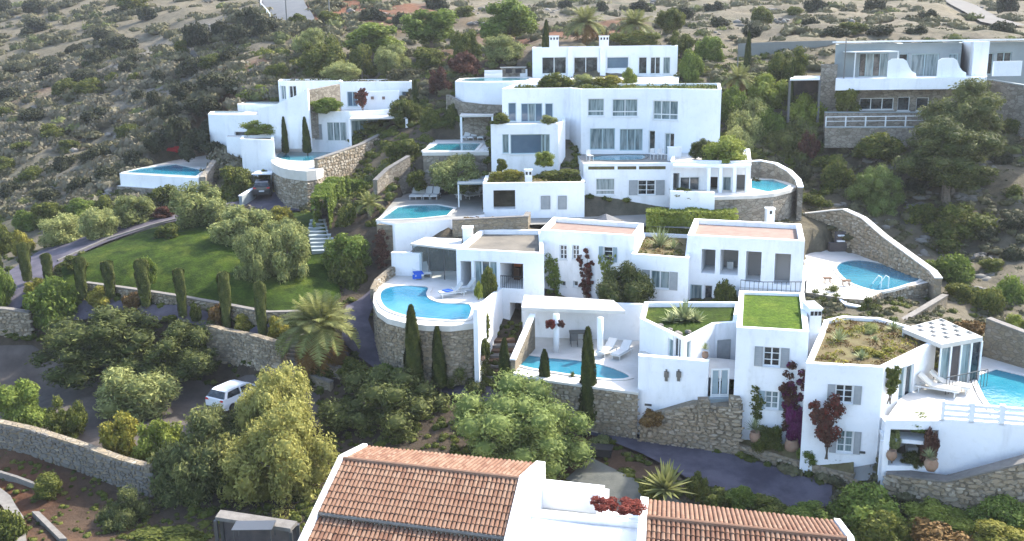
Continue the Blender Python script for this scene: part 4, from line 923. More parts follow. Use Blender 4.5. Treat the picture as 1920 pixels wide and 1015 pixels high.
# ---- tiled houses in the foreground
def tiles(root, a, b, c, d, parts, seed=1, pitch_w=.195, row=.40):
    """a-b ridge, d-c eave (world points); barrel tiles in rows"""
    a, b, c, d = map(Vector, (a, b, c, d)); nrm = (b-a).cross(d-a).normalized()
    if nrm.z < 0: nrm = -nrm
    mb = MB(); dn = nrm*.05; mb.face([a-dn, b-dn, c-dn, d-dn]); obj('roof_deck', mb, TILEB, root)
    wid = (b-a).length; ln = ((d-a).length+(c-b).length)/2; nx = int(wid/pitch_w); ny = max(1, round(ln/row)); R = random.Random(seed)
    key = 'TILEMESH'
    if key not in STM:
        t = MB(); 
        for j in range(5):
            t0, t1 = pi*j/5, pi*(j+1)/5; r0, r1 = .5, .42
            t.face([(cos(t0)*r0,0,sin(t0)*r0),(cos(t1)*r0,0,sin(t1)*r0),(cos(t1)*r1,1.08,sin(t1)*r1-.12),(cos(t0)*r1,1.08,sin(t0)*r1-.12)])
        t.face([(cos(pi*j/5)*.5,0,sin(pi*j/5)*.5) for j in range(6)]); STM[key] = (t, mesh_of('tile', t, TILE))
    t, me = STM[key]; off = OFF[root.name]; J = MB(); cnt = 0; order = []
    for i in range(nx):
        for j in range(ny): order.append((i, j))
    order.sort(key=lambda q: -q[1])
    for i, j in order:
        u = (i+.5)/nx; v1 = (j+1)/ny
        top = a+(b-a)*u; bot = d+(c-d)*u; p = top+(bot-top)*v1; up = (top-bot).normalized(); L = (top-bot).length/ny; w = (b-a).length/nx*.92
        x = up.cross(nrm).normalized(); p = p + nrm*R.uniform(-.008,.012) + up*R.uniform(-.015,.015)
        M = Matrix(((x.x*w, up.x*L, nrm.x*w*.95, p.x),(x.y*w, up.y*L, nrm.y*w*.95, p.y),(x.z*w, up.z*L, nrm.z*w*.95, p.z),(0,0,0,1)))
        if cnt < parts:
            o = bpy.data.objects.new('tile', me); COL.objects.link(o); o.parent = root; M2 = M.copy(); M2.translation = p-off; o.matrix_local = M2; cnt += 1
        else:
            k = len(J.v); J.v += [tuple(M@Vector(q)) for q in t.v]; vr = R.random()
            for f in t.f: J.f.append(tuple(k+q for q in f)); J.var.append(vr)
    if J.f: obj('tiling', J, TILE, root, kind='stuff')
R1 = T('tiled_house', 'white house with long orange tiled roof in the foreground', 'house', (*PZ(643,859,-18.5)[:2], -24))
ra, rb = PZ(644,861,-18.5), PZ(974,899,-18.5); fa, fb = PZ(689,838,-19.3), PZ(1006,870,-19.3)
drop = lambda p, q, t, s: (q+ (q-p).normalized()*0)
dirv = Vector((ra.x-fa.x, ra.y-fa.y)).normalized()
e_l = Vector((ra.x+dirv.x*3.2, ra.y+dirv.y*3.2, -19.5)); e_r = Vector((rb.x+dirv.x*3.2, rb.y+dirv.y*3.2, -19.5))
f_l = Vector((ra.x+dirv.x*7.0, ra.y+dirv.y*7.0, -20.75)); f_r = Vector((rb.x+dirv.x*7.0, rb.y+dirv.y*7.0, -20.75))
tiles(R1, ra, rb, e_r, e_l, 240, 1); tiles(R1, ra, rb, fb, fa, 0, 2)
dl = Vector((0,0,-.22)); tiles(R1, e_l+dl, e_r+dl, f_r+dl, f_l+dl, 60, 3)
mb = MB(); mb.tube([e_l+Vector((0,0,-.06)), e_r+Vector((0,0,-.06))], .09); obj('gutter', mb, KERB, R1)
mb = MB(); mb.tube([ra+Vector((0,0,.03)), rb+Vector((0,0,.03))], .11, 8); obj('ridge_cap', mb, TILE, R1)
def gable(root, pts, wth, side):      # roof-following gable wall standing proud of the tiles
    mb = MB(); d = Vector((rb.x-ra.x, rb.y-ra.y, 0)).normalized()*wth*side; up = Vector((0,0,.16))
    for i in range(len(pts)-1):
        p, q = pts[i]+up, pts[i+1]+up
        mb.mesh8([(p.x,p.y,-25),(q.x,q.y,-25),(q.x+d.x,q.y+d.y,-25),(p.x+d.x,p.y+d.y,-25), p, q, q+d, p+d])
    obj('gable_wall', mb, WHITE, root)
gable(R1, [fb, rb, e_r, f_r], .42, 1); gable(R1, [fa, ra, e_l, f_l], .22, -1)
mb = MB(); 
for p, q in ((fa,fb),): mb.face([(p.x,p.y,-25),(q.x,q.y,-25),(q.x,q.y,p.z-.1),(p.x,p.y,p.z-.1)])
obj('wall', mb, WHITE, R1)
cut([fa, fb, f_r, f_l], -24.5)
# courtyard walls between the two tiled houses
C1_ = T('courtyard', 'white walled courtyard and flat roof between the two tiled houses', 'courtyard', (*PZ(1013,905,-20)[:2], -24))
zw = -19.9
def wseg(p, q, th, zt, zb): 
    a, b = Vector(p), Vector(q); u = (b-a).normalized(); n_ = Vector((-u.y,u.x))*th; mb = MB(); mb.mesh8([(*a,zb),(*b,zb),(*(b+n_),zb),(*(a+n_),zb),(*a,zt),(*b,zt),(*(b+n_),zt),(*(a+n_),zt)]); return obj('wall', mb, WHITE, C1_)
c1, c2 = zz(zw, (1012,903),(1132,916)); wseg(c1, c2, .3, zw, -23.8)
c3, c4 = zz(zw, (1118,951),(1204,964)); wseg(c3, c4, .3, zw-.25, -23.8)
wseg(c2, (c3[0]+.1, c3[1]+.3), .25, zw-.01, -23.8)
flr = zz(-21.5, (995,950),(1125,950),(1115,990),(985,975)); mb = MB(); x0 = zz(zw,(985,940))[0]; mb.face([(c1[0]-.6,c1[1],-21.2),(c2[0]+.2,c2[1],-21.2),(c3[0]+.2,c3[1]-.5,-21.2),(x0[0]-.5,c3[1]-1.2,-21.2)]); obj('floor', mb, CREAM, C1_)
s1, s2, s3 = zz(-20.5, (975,968),(1110,985),(1205,992)); mb = MB(); mb.prism([s1, s2, s3, (s3[0]+.2,34.4),(s1[0]-.8,34.2)], -24, -20.5); obj('flat_roof', mb, WHITE, C1_)
wseg(s1, s3, .25, -20.2, -23.8)
R2 = T('tiled_house', 'second white house with orange tiled roof at the bottom edge', 'house', (*PZ(1213,970,-19.4)[:2], -24))
ra2, rb2 = PZ(1213,971,-19.4), PZ(1588,1012,-19.4); fa2, fb2 = PZ(1216,939,-20.0), PZ(1563,978,-20.0)
dv = Vector((ra2.x-fa2.x, ra2.y-fa2.y)).normalized(); el2 = Vector((ra2.x+dv.x*4, ra2.y+dv.y*4, -20.7)); er2 = Vector((rb2.x+dv.x*4, rb2.y+dv.y*4, -20.7))
tiles(R2, ra2, rb2, fb2, fa2, 200, 4); tiles(R2, ra2, rb2, er2, el2, 100, 5)
mb = MB(); mb.tube([ra2+Vector((0,0,.03)), rb2+Vector((0,0,.03))], .11, 8); obj('ridge_cap', mb, TILE, R2)
gable(R2, [fa2, ra2, el2], .35, -1); gable(R2, [fb2, rb2, er2], .25, 1); cut([fa2, fb2, er2, el2], -24.5)
# carport with table at the bottom left of the tiled house
CPT = T('carport', 'pale flat carport roof on posts left of the tiled house with a table below', 'carport', (*PZ(400,965,-22.6)[:2], -25.3))
q = zz(-22.6, (405,951),(500,944),(565,985),(530,990),(395,968)); q = zz(-22.6, (404,976),(545,998),(558,984),(414,962)); mb = MB(); mb.prism(q, -22.6, -22.42); obj('roof', mb, KERB, CPT)
for p in q: mb = MB(); mb.box(p[0]-.08,p[0]+.08,p[1]-.08,p[1]+.08,-25.6,-22.6); obj('post', mb, METAL, CPT)
wallribbon('back_wall', [(q[3][0],q[3][1]),(q[2][0],q[2][1])], [-22.61]*2, [-25.6]*2, .2, INTD, CPT)

# ---- boundary and retaining walls on open ground
def gwall(label, px, h, hb=1.5, th=.5, m=STONE, cap=KERB, st=False, name='stone_wall', parts=0, side=1, mm=None, size=.36):
    P = [G(x, y) for x, y in px]; tops = [p.z+h for p in P]; bots = [p.z-hb for p in P]
    r = wallribbon(name, [p[:2] for p in P], tops, bots, th, m, side=side, cap=cap, root=True, label=label, cat='wall')
    if st: stones(r, [p[:2] for p in P], tops, [p.z-.3 for p in P], side, size, parts, mm)
    return r
gwall('pale rubble stone wall running diagonally across the lower left', [(-30,835),(60,855),(150,885),(230,915),(285,930)], 1.75, st=True, cap=None, parts=240, mm=STONE_P, size=.4, m=STONE)
gwall('stone kerb wall along the lower edge of the lawn', [(160,545),(240,556),(330,570),(420,586),(500,602),(570,600)], .55, st=True, th=.35, size=.3, cap=KERB)
gwall('grey stone retaining wall below the cypress lined path', [(390,668),(430,678),(480,690),(530,706)], 2.3, st=True, th=.5, size=.34, cap=None)
gwall('pale stone wall at the left edge behind the yellow green tree', [(-30,625),(20,628),(60,634)], 1.9, st=True, th=.5, size=.34, cap=KERB)
gwall('stone kerb on the far side of the lower left car park', [(480,690),(560,712),(620,735)], .6, st=False, th=.3, cap=KERB)
gwall('thin concrete edge beside the red soil at the lower left', [(-20,890),(30,905),(75,922)], .35, st=False, th=.2, cap=None, m=KERB, name='concrete_edge')
gwall('narrow kerb between the road and the upper lawn edge', [(110,492),(200,452),(290,424),(330,414)], .2, th=.25, cap=None, m=KERB, name='kerb')
gwall('grey rendered wall by the parking place under the round tower', [(455,388),(480,372)], 1.0, th=.3, m=PALE_WALL, cap=WHITE, name='garden_wall')
gwall('roadside stone wall right of the drive under the palms', [(560,690),(600,700),(640,712)], .7, th=.35, cap=KERB, st=True, size=.3)
c = G(88,1000); cb = T('concrete_beam', 'straight pale concrete beam lying on the red soil at the lower left', 'beam', tuple(c)); mb = MB()
a, b = G(66,968), G(118,1020); 
mb.mesh8([(a.x-.15,a.y,a.z-.1),(b.x-.15,b.y,b.z-.1),(b.x+.25,b.y,b.z-.1),(a.x+.25,a.y,a.z-.1),(a.x-.15,a.y,a.z+.3),(b.x-.15,b.y,b.z+.3),(b.x+.25,b.y,b.z+.3),(a.x+.25,a.y,a.z+.3)]); obj('beam', mb, KERB, cb)

# ---- roads, paths, lawn
lay('driveway', gg((648,575),(690,548),(720,520)) [::-1]+gg((640,640),(700,690),(760,722),(900,760),(1060,800),(1140,826),(1200,850),(1300,905),(1400,935),(1500,955),(1560,950)),
    gg((735,528),(705,560))+gg((690,600),(715,665),(780,700),(900,722),(1040,755),(1120,780),(1190,798),(1290,835),(1390,858),(1490,890),(1560,912)), ASPH, n=70, k=10)
lay('road', gg((-60,560),(20,508),(70,474),(150,448),(250,420),(330,404),(420,382),(480,366),(520,360)), gg((20,600),(80,540),(105,498),(200,455),(290,424),(370,410),(450,398),(540,394),(600,394)), ASPH, n=60, k=8, dz=.06)
lay('path', gg((110,560),(200,560),(300,575),(400,592),(500,612),(560,622),(640,632)), gg((90,590),(200,592),(300,604),(400,622),(500,648),(580,668),(660,680)), ASPH, n=40, k=6, dz=.09)
lay('lawn', gg((112,495),(200,460),(290,428),(370,414),(450,404),(540,398),(598,398)), gg((120,540),(200,549),(300,561),(400,578),(500,596),(570,596),(640,560)), GRASS, n=60, k=24, dz=.07)
lay('car_park', gg((-60,650),(60,648),(200,655),(330,680),(460,705),(600,740)), gg((-60,800),(80,812),(200,845),(330,850),(480,840),(600,800)), mat('dirt_car_park', (.125,.105,.095), .95, (.23,.195,.17), .6, bump=.4, bscale=6), n=40, k=20, dz=.05)
lay('road', gg((487,-8),(495,15),(512,35),(528,45)), gg((562,-8),(575,15),(590,38),(592,48)), ASPH2, n=16, k=6, dz=.25)
lay('track', gg((1770,2),(1800,20),(1840,45),(1880,52)), gg((1795,-2),(1830,12),(1875,38),(1925,50)), mat('track_dirt', (.16,.15,.14), .95, (.22,.21,.19), .6), n=12, k=3, dz=.2)
lay('side_path', gg((1600,905),(1640,905)), gg((1600,880),(1650,870)), PAVE2, n=6, k=3, dz=.12)
lay('grey_yard', gg((1110,860),(1200,905),(1290,950)), gg((1060,900),(1130,945),(1200,990)), mat('grey_green_gravel', (.16,.17,.15), .95, (.24,.245,.21), 1.2, bump=.4), n=12, k=8, dz=.05)
# concrete garden path at the bottom left
lay('curved_path', gg((-20,905),(20,935),(45,975),(52,1030)), gg((-30,925),(5,955),(25,990),(30,1030)), KERB, n=20, k=3, dz=.22)
st = T('garden_steps', 'pale flagged garden steps climbing beside the clipped hedge', 'steps', tuple(G(595,440)))
for k in range(9):
    p = G(612-3*k if k < 5 else 596, 472-7*k); mb = MB(); mb.cbox((p.x, p.y, p.z+.02), (2.3-.12*k, .62, .3), rz=.15); obj('step', mb, PALE_WALL, st)
st = T('garden_steps', 'pale sloping stair beside the big palm', 'steps', tuple(G(560,680)))
for k in range(9):
    p = G(545+4*k, 690-7*k); mb = MB(); mb.cbox((p.x, p.y, p.z+.1), (1.2, .7, .35), rz=-.3); obj('step', mb, KERB, st)

cut(yy((850,420,74.2),(1300,420,73.5),(1300,420,79.5),(850,420,79.5)), -13.95)
lay('garden_strip', yy((850,420,74.0),(1000,420,75.2),(1100,420,75.2),(1300,420,72.5)), yy((850,420,78.2),(1000,420,78.2),(1100,420,78.2),(1300,420,79.5)), PAVE2, n=10, k=3, flat=-14.3)
# ---- the ground itself
def py_far(P): return P[:,1].mean()
def build_ground():
    xs = np.unique(np.concatenate([np.arange(-320,-70,6.), np.arange(-70,-38,1.2), np.arange(-38,48,.6), np.arange(48,80,1.2), np.arange(80,330,6.)]))
    ys = np.unique(np.concatenate([np.arange(-30,30,6.), np.arange(30,100,.6), np.arange(100,200,1.2), np.arange(200,500,6.)]))
    Xg, Yg = np.meshgrid(xs, ys); x = Xg.ravel(); y = Yg.ravel(); z = HH(x, y)
    from mathutils import noise
    nz = np.array([noise.noise((a*.09, b*.09, 3)) * .9 + noise.noise((a*.35, b*.35, 7)) * .35 + noise.noise((a*1.1, b*1.1, 9)) * .16 for a, b in zip(x, y)])
    wild = np.clip((y-92)/25, .12, 1); wild = np.maximum(wild, np.clip((-x-33)/12, .1, 1)*np.clip((y-80)/15, .1, 1)); wild = np.maximum(wild, np.clip((x-30)/8, .1, 1))
    z = z + nz*wild*1.2
    base = HH(x, y)
    for P, zc in sorted(CUTS, key=lambda q: not isinstance(q[1], str)):
        x0, y0 = P.min(0)-2; x1, y1 = P.max(0)+2
        idx = np.where((x > x0) & (x < x1) & (y > y0) & (y < y1))[0]
        if not len(idx): continue
        tot = np.zeros(len(idx), bool); n = len(P); q_ = (.7 if py_far(P) < 110 else 1.8) if isinstance(zc, str) else 0
        for ox, oy in ((0,0),(q_,0),(-q_,0),(0,q_),(0,-q_)) if q_ else ((0,0),):
            px, py = x[idx]+ox, y[idx]+oy; ins = np.zeros(len(idx), bool)
            for i in range(n):
                a, b = P[i], P[(i+1)%n]; c = ((a[1] > py) != (b[1] > py))
                with np.errstate(divide='ignore', invalid='ignore'):
                    t = (b[0]-a[0])*(py-a[1])/(b[1]-a[1])+a[0]
                ins ^= c & (px < t)
            tot |= ins
        ins = tot
        ii = idx[ins]
        if isinstance(zc, str): z[ii] = base[ii]-.14
        else: z[ii] = np.minimum(z[ii], zc-.5)
    nx, ny = len(xs), len(ys); me = bpy.data.meshes.new('ground')
    V = np.stack([x, y, z], 1); i = np.arange((nx-1)*(ny-1)); r, c = i//(nx-1), i%(nx-1); q = r*nx+c
    Fq = np.stack([q, q+1, q+nx+1, q+nx], 1)
    me.vertices.add(len(V)); me.vertices.foreach_set('co', V.ravel()); me.loops.add(Fq.size); me.loops.foreach_set('vertex_index', Fq.ravel().astype(np.int32))
    me.polygons.add(len(Fq)); me.polygons.foreach_set('loop_start', (np.arange(len(Fq))*4).astype(np.int32))
    # soil colours: real patches of straw, grey scrub land, red soil, garden soil
    straw = np.array((.31,.27,.185)); grey = np.array((.25,.23,.185)); red = np.array((.30,.13,.07)); soil = np.array((.14,.11,.08)); olive = np.array((.14,.15,.085)); sand = np.array((.36,.29,.20)); scree = np.array((.33,.31,.27))
    n1 = np.array([noise.noise((a*.05, b*.05, 1)) for a, b in zip(x, y)])[:,None]*.5+.5; n2 = np.array([noise.noise((a*.16, b*.12, 5)) for a, b in zip(x, y)])[:,None]*.5+.5
    colr = grey*(1-n1)+straw*n1; colr = colr*(1-np.clip((n2-.5)*3,0,.75))+olive*np.clip((n2-.5)*3,0,.75)
    def blob(px, py, rad, c, s=1, asp=1):
        nonlocal colr
        p = G(px, py); d = np.sqrt((x-p.x)**2+((y-p.y)/asp)**2)[:,None]; w = np.clip(1.6-d/rad+(n2-.5)*.9, 0, 1)*s; colr = colr*(1-w)+c*w
    for px, py, rad, c in ((80,150,11,red),(40,160,9,red),(420,150,9,sand),(500,110,9,sand),(470,140,7,red*.6+sand*.4),(330,90,14,scree),(400,60,14,scree),(300,160,8,scree),(620,10,10,red),(690,20,12,red),(600,25,8,red),
        (1000,60,10,red*.7+soil*.3),(820,140,10,soil),(900,100,8,red*.5+soil*.5),(1060,60,9,red),(760,200,10,soil),(700,170,10,soil),(100,950,7,red*.8),(250,950,7,red*.7+soil*.3),(180,900,5,red*.7),(20,930,6,red*.8),(400,860,9,soil),
        (600,760,12,soil),(800,800,12,soil),(1000,800,12,soil),(650,700,7,soil),(1150,855,4,red*.4+soil*.6),(740,350,8,soil),(650,500,7,soil),(700,430,8,soil),(1600,940,8,soil),(1800,960,10,grey*.8+straw*.2),(300,640,10,soil),(100,600,8,soil),(520,660,6,soil),
        (30,230,12,straw),(60,60,25,straw),(200,60,25,straw),(1650,20,18,straw),(1450,90,12,straw),(1850,400,12,straw),(1880,350,10,scree),(1850,470,8,grey),(1600,300,8,straw*.8),(1650,280,9,straw*.8),(1800,300,8,straw*.8),(1780,440,8,straw*.8),(1500,320,8,straw*.6)):
        blob(px, py, rad, c, .8)
    ca = me.color_attributes.new('soil', 'FLOAT_COLOR', 'POINT'); ca.data.foreach_set('color', np.hstack([np.clip(colr,0,1), np.ones((len(colr),1))]).ravel())
    me.update(); me.validate(); me.shade_smooth()
    m, N, L, b = nt('ground_soil'); b.inputs['Roughness'].default_value = .95; b.inputs['Specular IOR Level'].default_value = .1
    a = N.new('ShaderNodeAttribute'); a.attribute_name = 'soil'; g = N.new('ShaderNodeNewGeometry')
    n = N.new('ShaderNodeTexNoise'); n.inputs['Scale'].default_value = .9; n.inputs['Detail'].default_value = 9; n.inputs['Roughness'].default_value = .7; L.new(g.outputs['Position'], n.inputs['Vector'])
    r = N.new('ShaderNodeValToRGB'); r.color_ramp.elements[0].position = .32; r.color_ramp.elements[1].position = .68; r.color_ramp.elements[0].color = (.62,.62,.62,1); r.color_ramp.elements[1].color = (1.3,1.27,1.2,1); L.new(n.outputs[0], r.inputs[0])
    mx = N.new('ShaderNodeMix'); mx.data_type = 'RGBA'; mx.blend_type = 'MULTIPLY'; mx.inputs[0].default_value = 1; L.new(a.outputs['Color'], mx.inputs[6]); L.new(r.outputs[0], mx.inputs[7]); L.new(mx.outputs[2], b.inputs['Base Color'])
    bp = N.new('ShaderNodeBump'); bp.inputs['Strength'].default_value = .8; bp.inputs['Distance'].default_value = .3; L.new(n.outputs[0], bp.inputs['Height']); L.new(bp.outputs[0], b.inputs['Normal'])
    me.materials.append(m); o = bpy.data.objects.new('ground', me); COL.objects.link(o); o['kind'] = 'structure'; return o
build_ground()

mb = MB(); mb.box(-380,380,-60,520,-62,66); HZ = obj('haze', mb, hm, None, kind='stuff')
# ================================================================== vegetation
def leafmat(name, cols, tr=.25, **k): return attr_mat(name, cols, .75, transl=tr, spec=.12, **k)
M_OLIVE = leafmat('olive_leaves', [(0.111,0.131,0.055),(0.307,0.338,0.154),(0.590,0.600,0.301)])
M_OLIVG = leafmat('grey_green_leaves', [(0.082,0.101,0.044),(0.205,0.232,0.103),(0.409,0.428,0.189)])
M_DARK = leafmat('dark_laurel_leaves', [(0.036,0.061,0.022),(0.100,0.141,0.047),(0.332,0.361,0.141)], .18, pos=(0,.6,1))
M_PINE = leafmat('pine_needles', [(.075,.105,.035),(.165,.215,.075),(.29,.34,.14)])
M_BRIGHT = leafmat('bright_green_leaves', [(.07,.105,.025),(.165,.225,.055),(.30,.36,.11)], .3)
M_WILLOW = leafmat('yellow_green_leaves', [(.17,.165,.055),(.31,.30,.11),(.46,.44,.20)], .3)
M_LIME = leafmat('lime_leaves', [(.14,.175,.035),(.27,.32,.075),(.40,.44,.14)], .3)
M_SHRUB = leafmat('shrub_leaves', [(0.059,0.080,0.025),(0.157,0.187,0.048),(0.334,0.339,0.098)])
M_SCRUB = leafmat('dry_scrub_leaves', [(.10,.10,.065),(.21,.20,.135),(.34,.31,.22)], .1)
M_MAQ = leafmat('dark_scrub_leaves', [(.04,.048,.032),(.075,.085,.052),(.15,.16,.10)], .1)
M_PURP = leafmat('grey_brown_scrub_leaves', [(.19,.17,.145),(.27,.245,.215),(.36,.33,.28)], .1)
M_CYP = leafmat('cypress_leaves', [(0.030,0.047,0.016),(0.074,0.101,0.027),(0.162,0.169,0.047)], .15)
M_TOPI = leafmat('clipped_cypress_leaves', [(0.050,0.069,0.025),(0.125,0.150,0.050),(0.213,0.225,0.088)], .15)
M_PALM = leafmat('palm_fronds', [(.12,.14,.05),(.27,.29,.12),(.45,.44,.22)], .25)
M_AGAVE = leafmat('agave_leaves', [(0.156,0.192,0.120),(0.312,0.360,0.228),(0.504,0.516,0.324)], .1)
M_MAG = leafmat('magenta_bougainvillea_flowers', [(0.120,0.036,0.084),(0.312,0.036,0.216),(0.480,0.120,0.360)], .3)
M_DRED = leafmat('dark_red_foliage', [(0.068,0.041,0.034),(0.189,0.081,0.074),(0.324,0.176,0.149)], .2)
M_RED = leafmat('red_flowers', [(0.176,0.055,0.033),(0.418,0.077,0.055),(0.572,0.176,0.121)], .3)
M_RUST = leafmat('rusty_dry_plants', [(0.162,0.095,0.041),(0.324,0.189,0.081),(0.459,0.297,0.149)], .1)
M_GOLD = leafmat('golden_green_leaves', [(0.119,0.127,0.030),(0.283,0.267,0.059),(0.505,0.431,0.119)], .25)
def fastmesh(name, V, F4, var, m):
    me = bpy.data.meshes.new(name); V = np.asarray(V, np.float32); F4 = np.asarray(F4, np.int32); k = F4.shape[1]
    me.vertices.add(len(V)); me.vertices.foreach_set('co', V.ravel()); me.loops.add(F4.size); me.loops.foreach_set('vertex_index', F4.ravel())
    me.polygons.add(len(F4)); me.polygons.foreach_set('loop_start', (np.arange(len(F4))*k).astype(np.int32))
    a = me.attributes.new('var', 'FLOAT', 'FACE'); a.data.foreach_set('value', np.asarray(var, np.float32)); me.materials.append(m); me.update(); me.validate(); return me
def leaves(P, Nn, size, rng, asp=.6, jit=.7):
    """rhombic leaf at each point facing roughly along Nn"""
    n = len(P); Nn = Nn + rng.normal(0, jit, (n,3)); Nn /= np.linalg.norm(Nn, axis=1)[:,None]+1e-9
    t = rng.normal(0, 1, (n,3)); t -= (t*Nn).sum(1)[:,None]*Nn; t /= np.linalg.norm(t, axis=1)[:,None]+1e-9; b = np.cross(Nn, t)
    s = (size*rng.uniform(.6,1.35,n))[:,None]
    V = np.stack([P-t*s, P-b*s*asp+Nn*s*.15, P+t*s, P+b*s*asp+Nn*s*.15], 1).reshape(-1,3)
    return V, np.arange(4*n).reshape(n,4)
def crown(seed, kind='round', n=3500, leaf=.09, lobes=26, lr=(.26,.42), flat=1.0, asp=.6, jit=.7, core=.72, sparse=0.):
    """unit crown in [-1,1]^3 built of leafy lobes round an uneven volume"""
    rng = np.random.default_rng(seed)
    d = rng.normal(0,1,(lobes*6,3)); d /= np.linalg.norm(d,axis=1)[:,None]; d = d[d[:,2] > -.8][:lobes]
    rad = rng.uniform(.4,.95,len(d)); 
    if kind == 'dome': d[:,2] = np.abs(d[:,2])*.9-.1
    C = d*rad[:,None]; R = rng.uniform(*lr, len(d)); C[:,2] *= flat
    if kind == 'weep': C[:,2] -= .15*np.linalg.norm(C[:,:2],axis=1)
    C = np.vstack([C, [[0,0,-.1]]]); R = np.append(R, .5)
    w = R**2; li = rng.choice(len(R), n*2, p=w/w.sum()); q = rng.normal(0,1,(n*2,3)); q /= np.linalg.norm(q,axis=1)[:,None]
    if kind == 'weep': st = .8
    rr = R[li]*rng.uniform(.78,1.12,n*2)
    rr = np.where(rng.uniform(0,1,n*2) < .1, R[li]*rng.uniform(1.1,1.35,n*2), rr); P = C[li]+q*rr[:,None]
    dd = np.linalg.norm(P[:,None]-C[None],axis=2)/R[None]; keep = (dd < .74).sum(1) == 0
    keep &= (P[:,2] > -.95)
    P = P[keep][:n]; q = q[keep][:n]; li = li[keep][:n]
    if sparse:
        s = np.sin(P[:,0]*9+seed)+np.sin(P[:,1]*8+1)+np.sin(P[:,2]*10+2); k2 = s > -1.5+sparse; P, q, li = P[k2], q[k2], li[k2]
    V, Fq = leaves(P, q, np.full(len(P), leaf), rng, asp, jit)
    if kind == 'weep': V[:,2] = V[:,2]
    lobe_v = rng.uniform(-.16,.16,len(R)); var = .5+lobe_v[li]+rng.normal(0,.14,len(P))
    # inner mass of each lobe, rough and leaf coloured, so that the crown is not see-through
    bm = bmesh.new(); bmesh.ops.create_icosphere(bm, subdivisions=2, radius=1); IV = np.array([v.co for v in bm.verts]); IF = np.array([[v.index for v in f.verts] for f in bm.faces]); bm.free()
    vs, fs, vr = [V], [Fq], [var]; base = len(V)
    for c, r in zip(C, R):
        iv = IV*(r*core*rng.uniform(.86,1.1,len(IV)))[:,None]+c; vs.append(iv); f = IF+base; fs.append(np.hstack([f, f[:,2:3]])); vr.append(np.full(len(f), .3)); base += len(iv)
    V = np.vstack(vs); F_ = np.vstack(fs); var = np.concatenate(vr)
    for ax in range(3):
        lo, hi = np.percentile(P[:,ax], (1.5, 98.5)); V[:,ax] = (V[:,ax]-(lo+hi)/2)/((hi-lo)/2)*.95
    rr_ = np.percentile(np.hypot(V[:len(P)*4,0], V[:len(P)*4,1]), 97); V[:,:2] *= .97/rr_
    return V, F_, var
def split_mesh(name, V, F_, var, m):
    me = bpy.data.meshes.new(name); q = F_[:,2] != F_[:,3]
    A, B = F_[q], F_[~q][:,:3]; loops = np.concatenate([A.ravel(), B.ravel()]).astype(np.int32)
    st = np.concatenate([np.arange(len(A))*4, len(A)*4+np.arange(len(B))*3]).astype(np.int32)
    me.vertices.add(len(V)); me.vertices.foreach_set('co', V.astype(np.float32).ravel()); me.loops.add(len(loops)); me.loops.foreach_set('vertex_index', loops)
    me.polygons.add(len(st)); me.polygons.foreach_set('loop_start', st)
    a = me.attributes.new('var','FLOAT','FACE'); a.data.foreach_set('value', np.concatenate([var[q], var[~q]]).astype(np.float32)); me.materials.append(m); me.update(); return me
_CR = {}
SPEC = {   # name: (material, kwargs, variants)
 'olive': (M_OLIVE, dict(n=6500, leaf=.062, lobes=34, lr=(.2,.34), asp=.34, jit=.9, core=.66), 3),
 'olivebig': (M_OLIVG, dict(n=9000, leaf=.05, lobes=44, lr=(.18,.32), asp=.35, jit=.9, core=.66), 2),
 'dark': (M_DARK, dict(n=13000, leaf=.037, lobes=50, lr=(.16,.28), asp=.4, jit=1.0, core=.7), 2),
 'pine': (M_PINE, dict(n=15000, leaf=.032, lobes=60, lr=(.15,.27), asp=.4, jit=.8, core=.76), 2),
 'willow': (M_WILLOW, dict(n=15000, leaf=.034, lobes=70, lr=(.14,.26), asp=.4, jit=1.0, core=.62, kind='weep'), 1),
 'bright': (M_BRIGHT, dict(n=5000, leaf=.075, lobes=26, lr=(.24,.4), asp=.5), 3),
 'lime': (M_LIME, dict(n=4500, leaf=.075, lobes=24, lr=(.24,.4), asp=.45), 2),
 'shrub': (M_SHRUB, dict(n=3500, leaf=.085, lobes=22, lr=(.26,.42)), 3),
 'shrubbig': (M_SHRUB, dict(n=8000, leaf=.05, lobes=40, lr=(.18,.32)), 2),
 'scrub': (M_SCRUB, dict(n=1500, leaf=.12, lobes=14, lr=(.3,.45), kind='dome'), 3),
 'maquis': (M_MAQ, dict(n=1800, leaf=.11, lobes=16, lr=(.28,.45), kind='dome'), 3),
 'purple': (M_PURP, dict(n=1200, leaf=.12, lobes=14, lr=(.3,.45), kind='dome'), 2),
 'gold': (M_GOLD, dict(n=3500, leaf=.08, lobes=22, lr=(.24,.4)), 2),
 'magenta': (M_MAG, dict(n=3400, leaf=.08, lobes=22, lr=(.24,.38), core=.65), 1),
 'darkred': (M_DRED, dict(n=3200, leaf=.08, lobes=22, lr=(.24,.38), core=.7, sparse=0), 2),
 'red': (M_RED, dict(n=2600, leaf=.09, lobes=20, lr=(.2,.36), core=.5), 1),
 'rust': (M_RUST, dict(n=1800, leaf=.1, lobes=16, lr=(.24,.4)), 2),
 'vine': (M_SHRUB, dict(n=2600, leaf=.085, lobes=20, lr=(.2,.34), core=.6, sparse=.35), 2),
}
def crownmesh(sp, v=None):
    m, kw, nv = SPEC[sp]; v = random.randrange(nv) if v is None else v % nv
    if (sp, v) not in _CR: _CR[(sp, v)] = split_mesh(sp+'_crown', *crown(hash_(sp)+v*17, **kw), m)
    return _CR[(sp, v)]
def hash_(s): return sum(ord(c)*(i+3) for i, c in enumerate(s)) % 9973
NAMES = {'olive':('olive_tree','tree'),'olivebig':('olive_tree','tree'),'dark':('laurel_tree','tree'),'pine':('pine_tree','tree'),'willow':('pepper_tree','tree'),'bright':('broadleaf_tree','tree')}
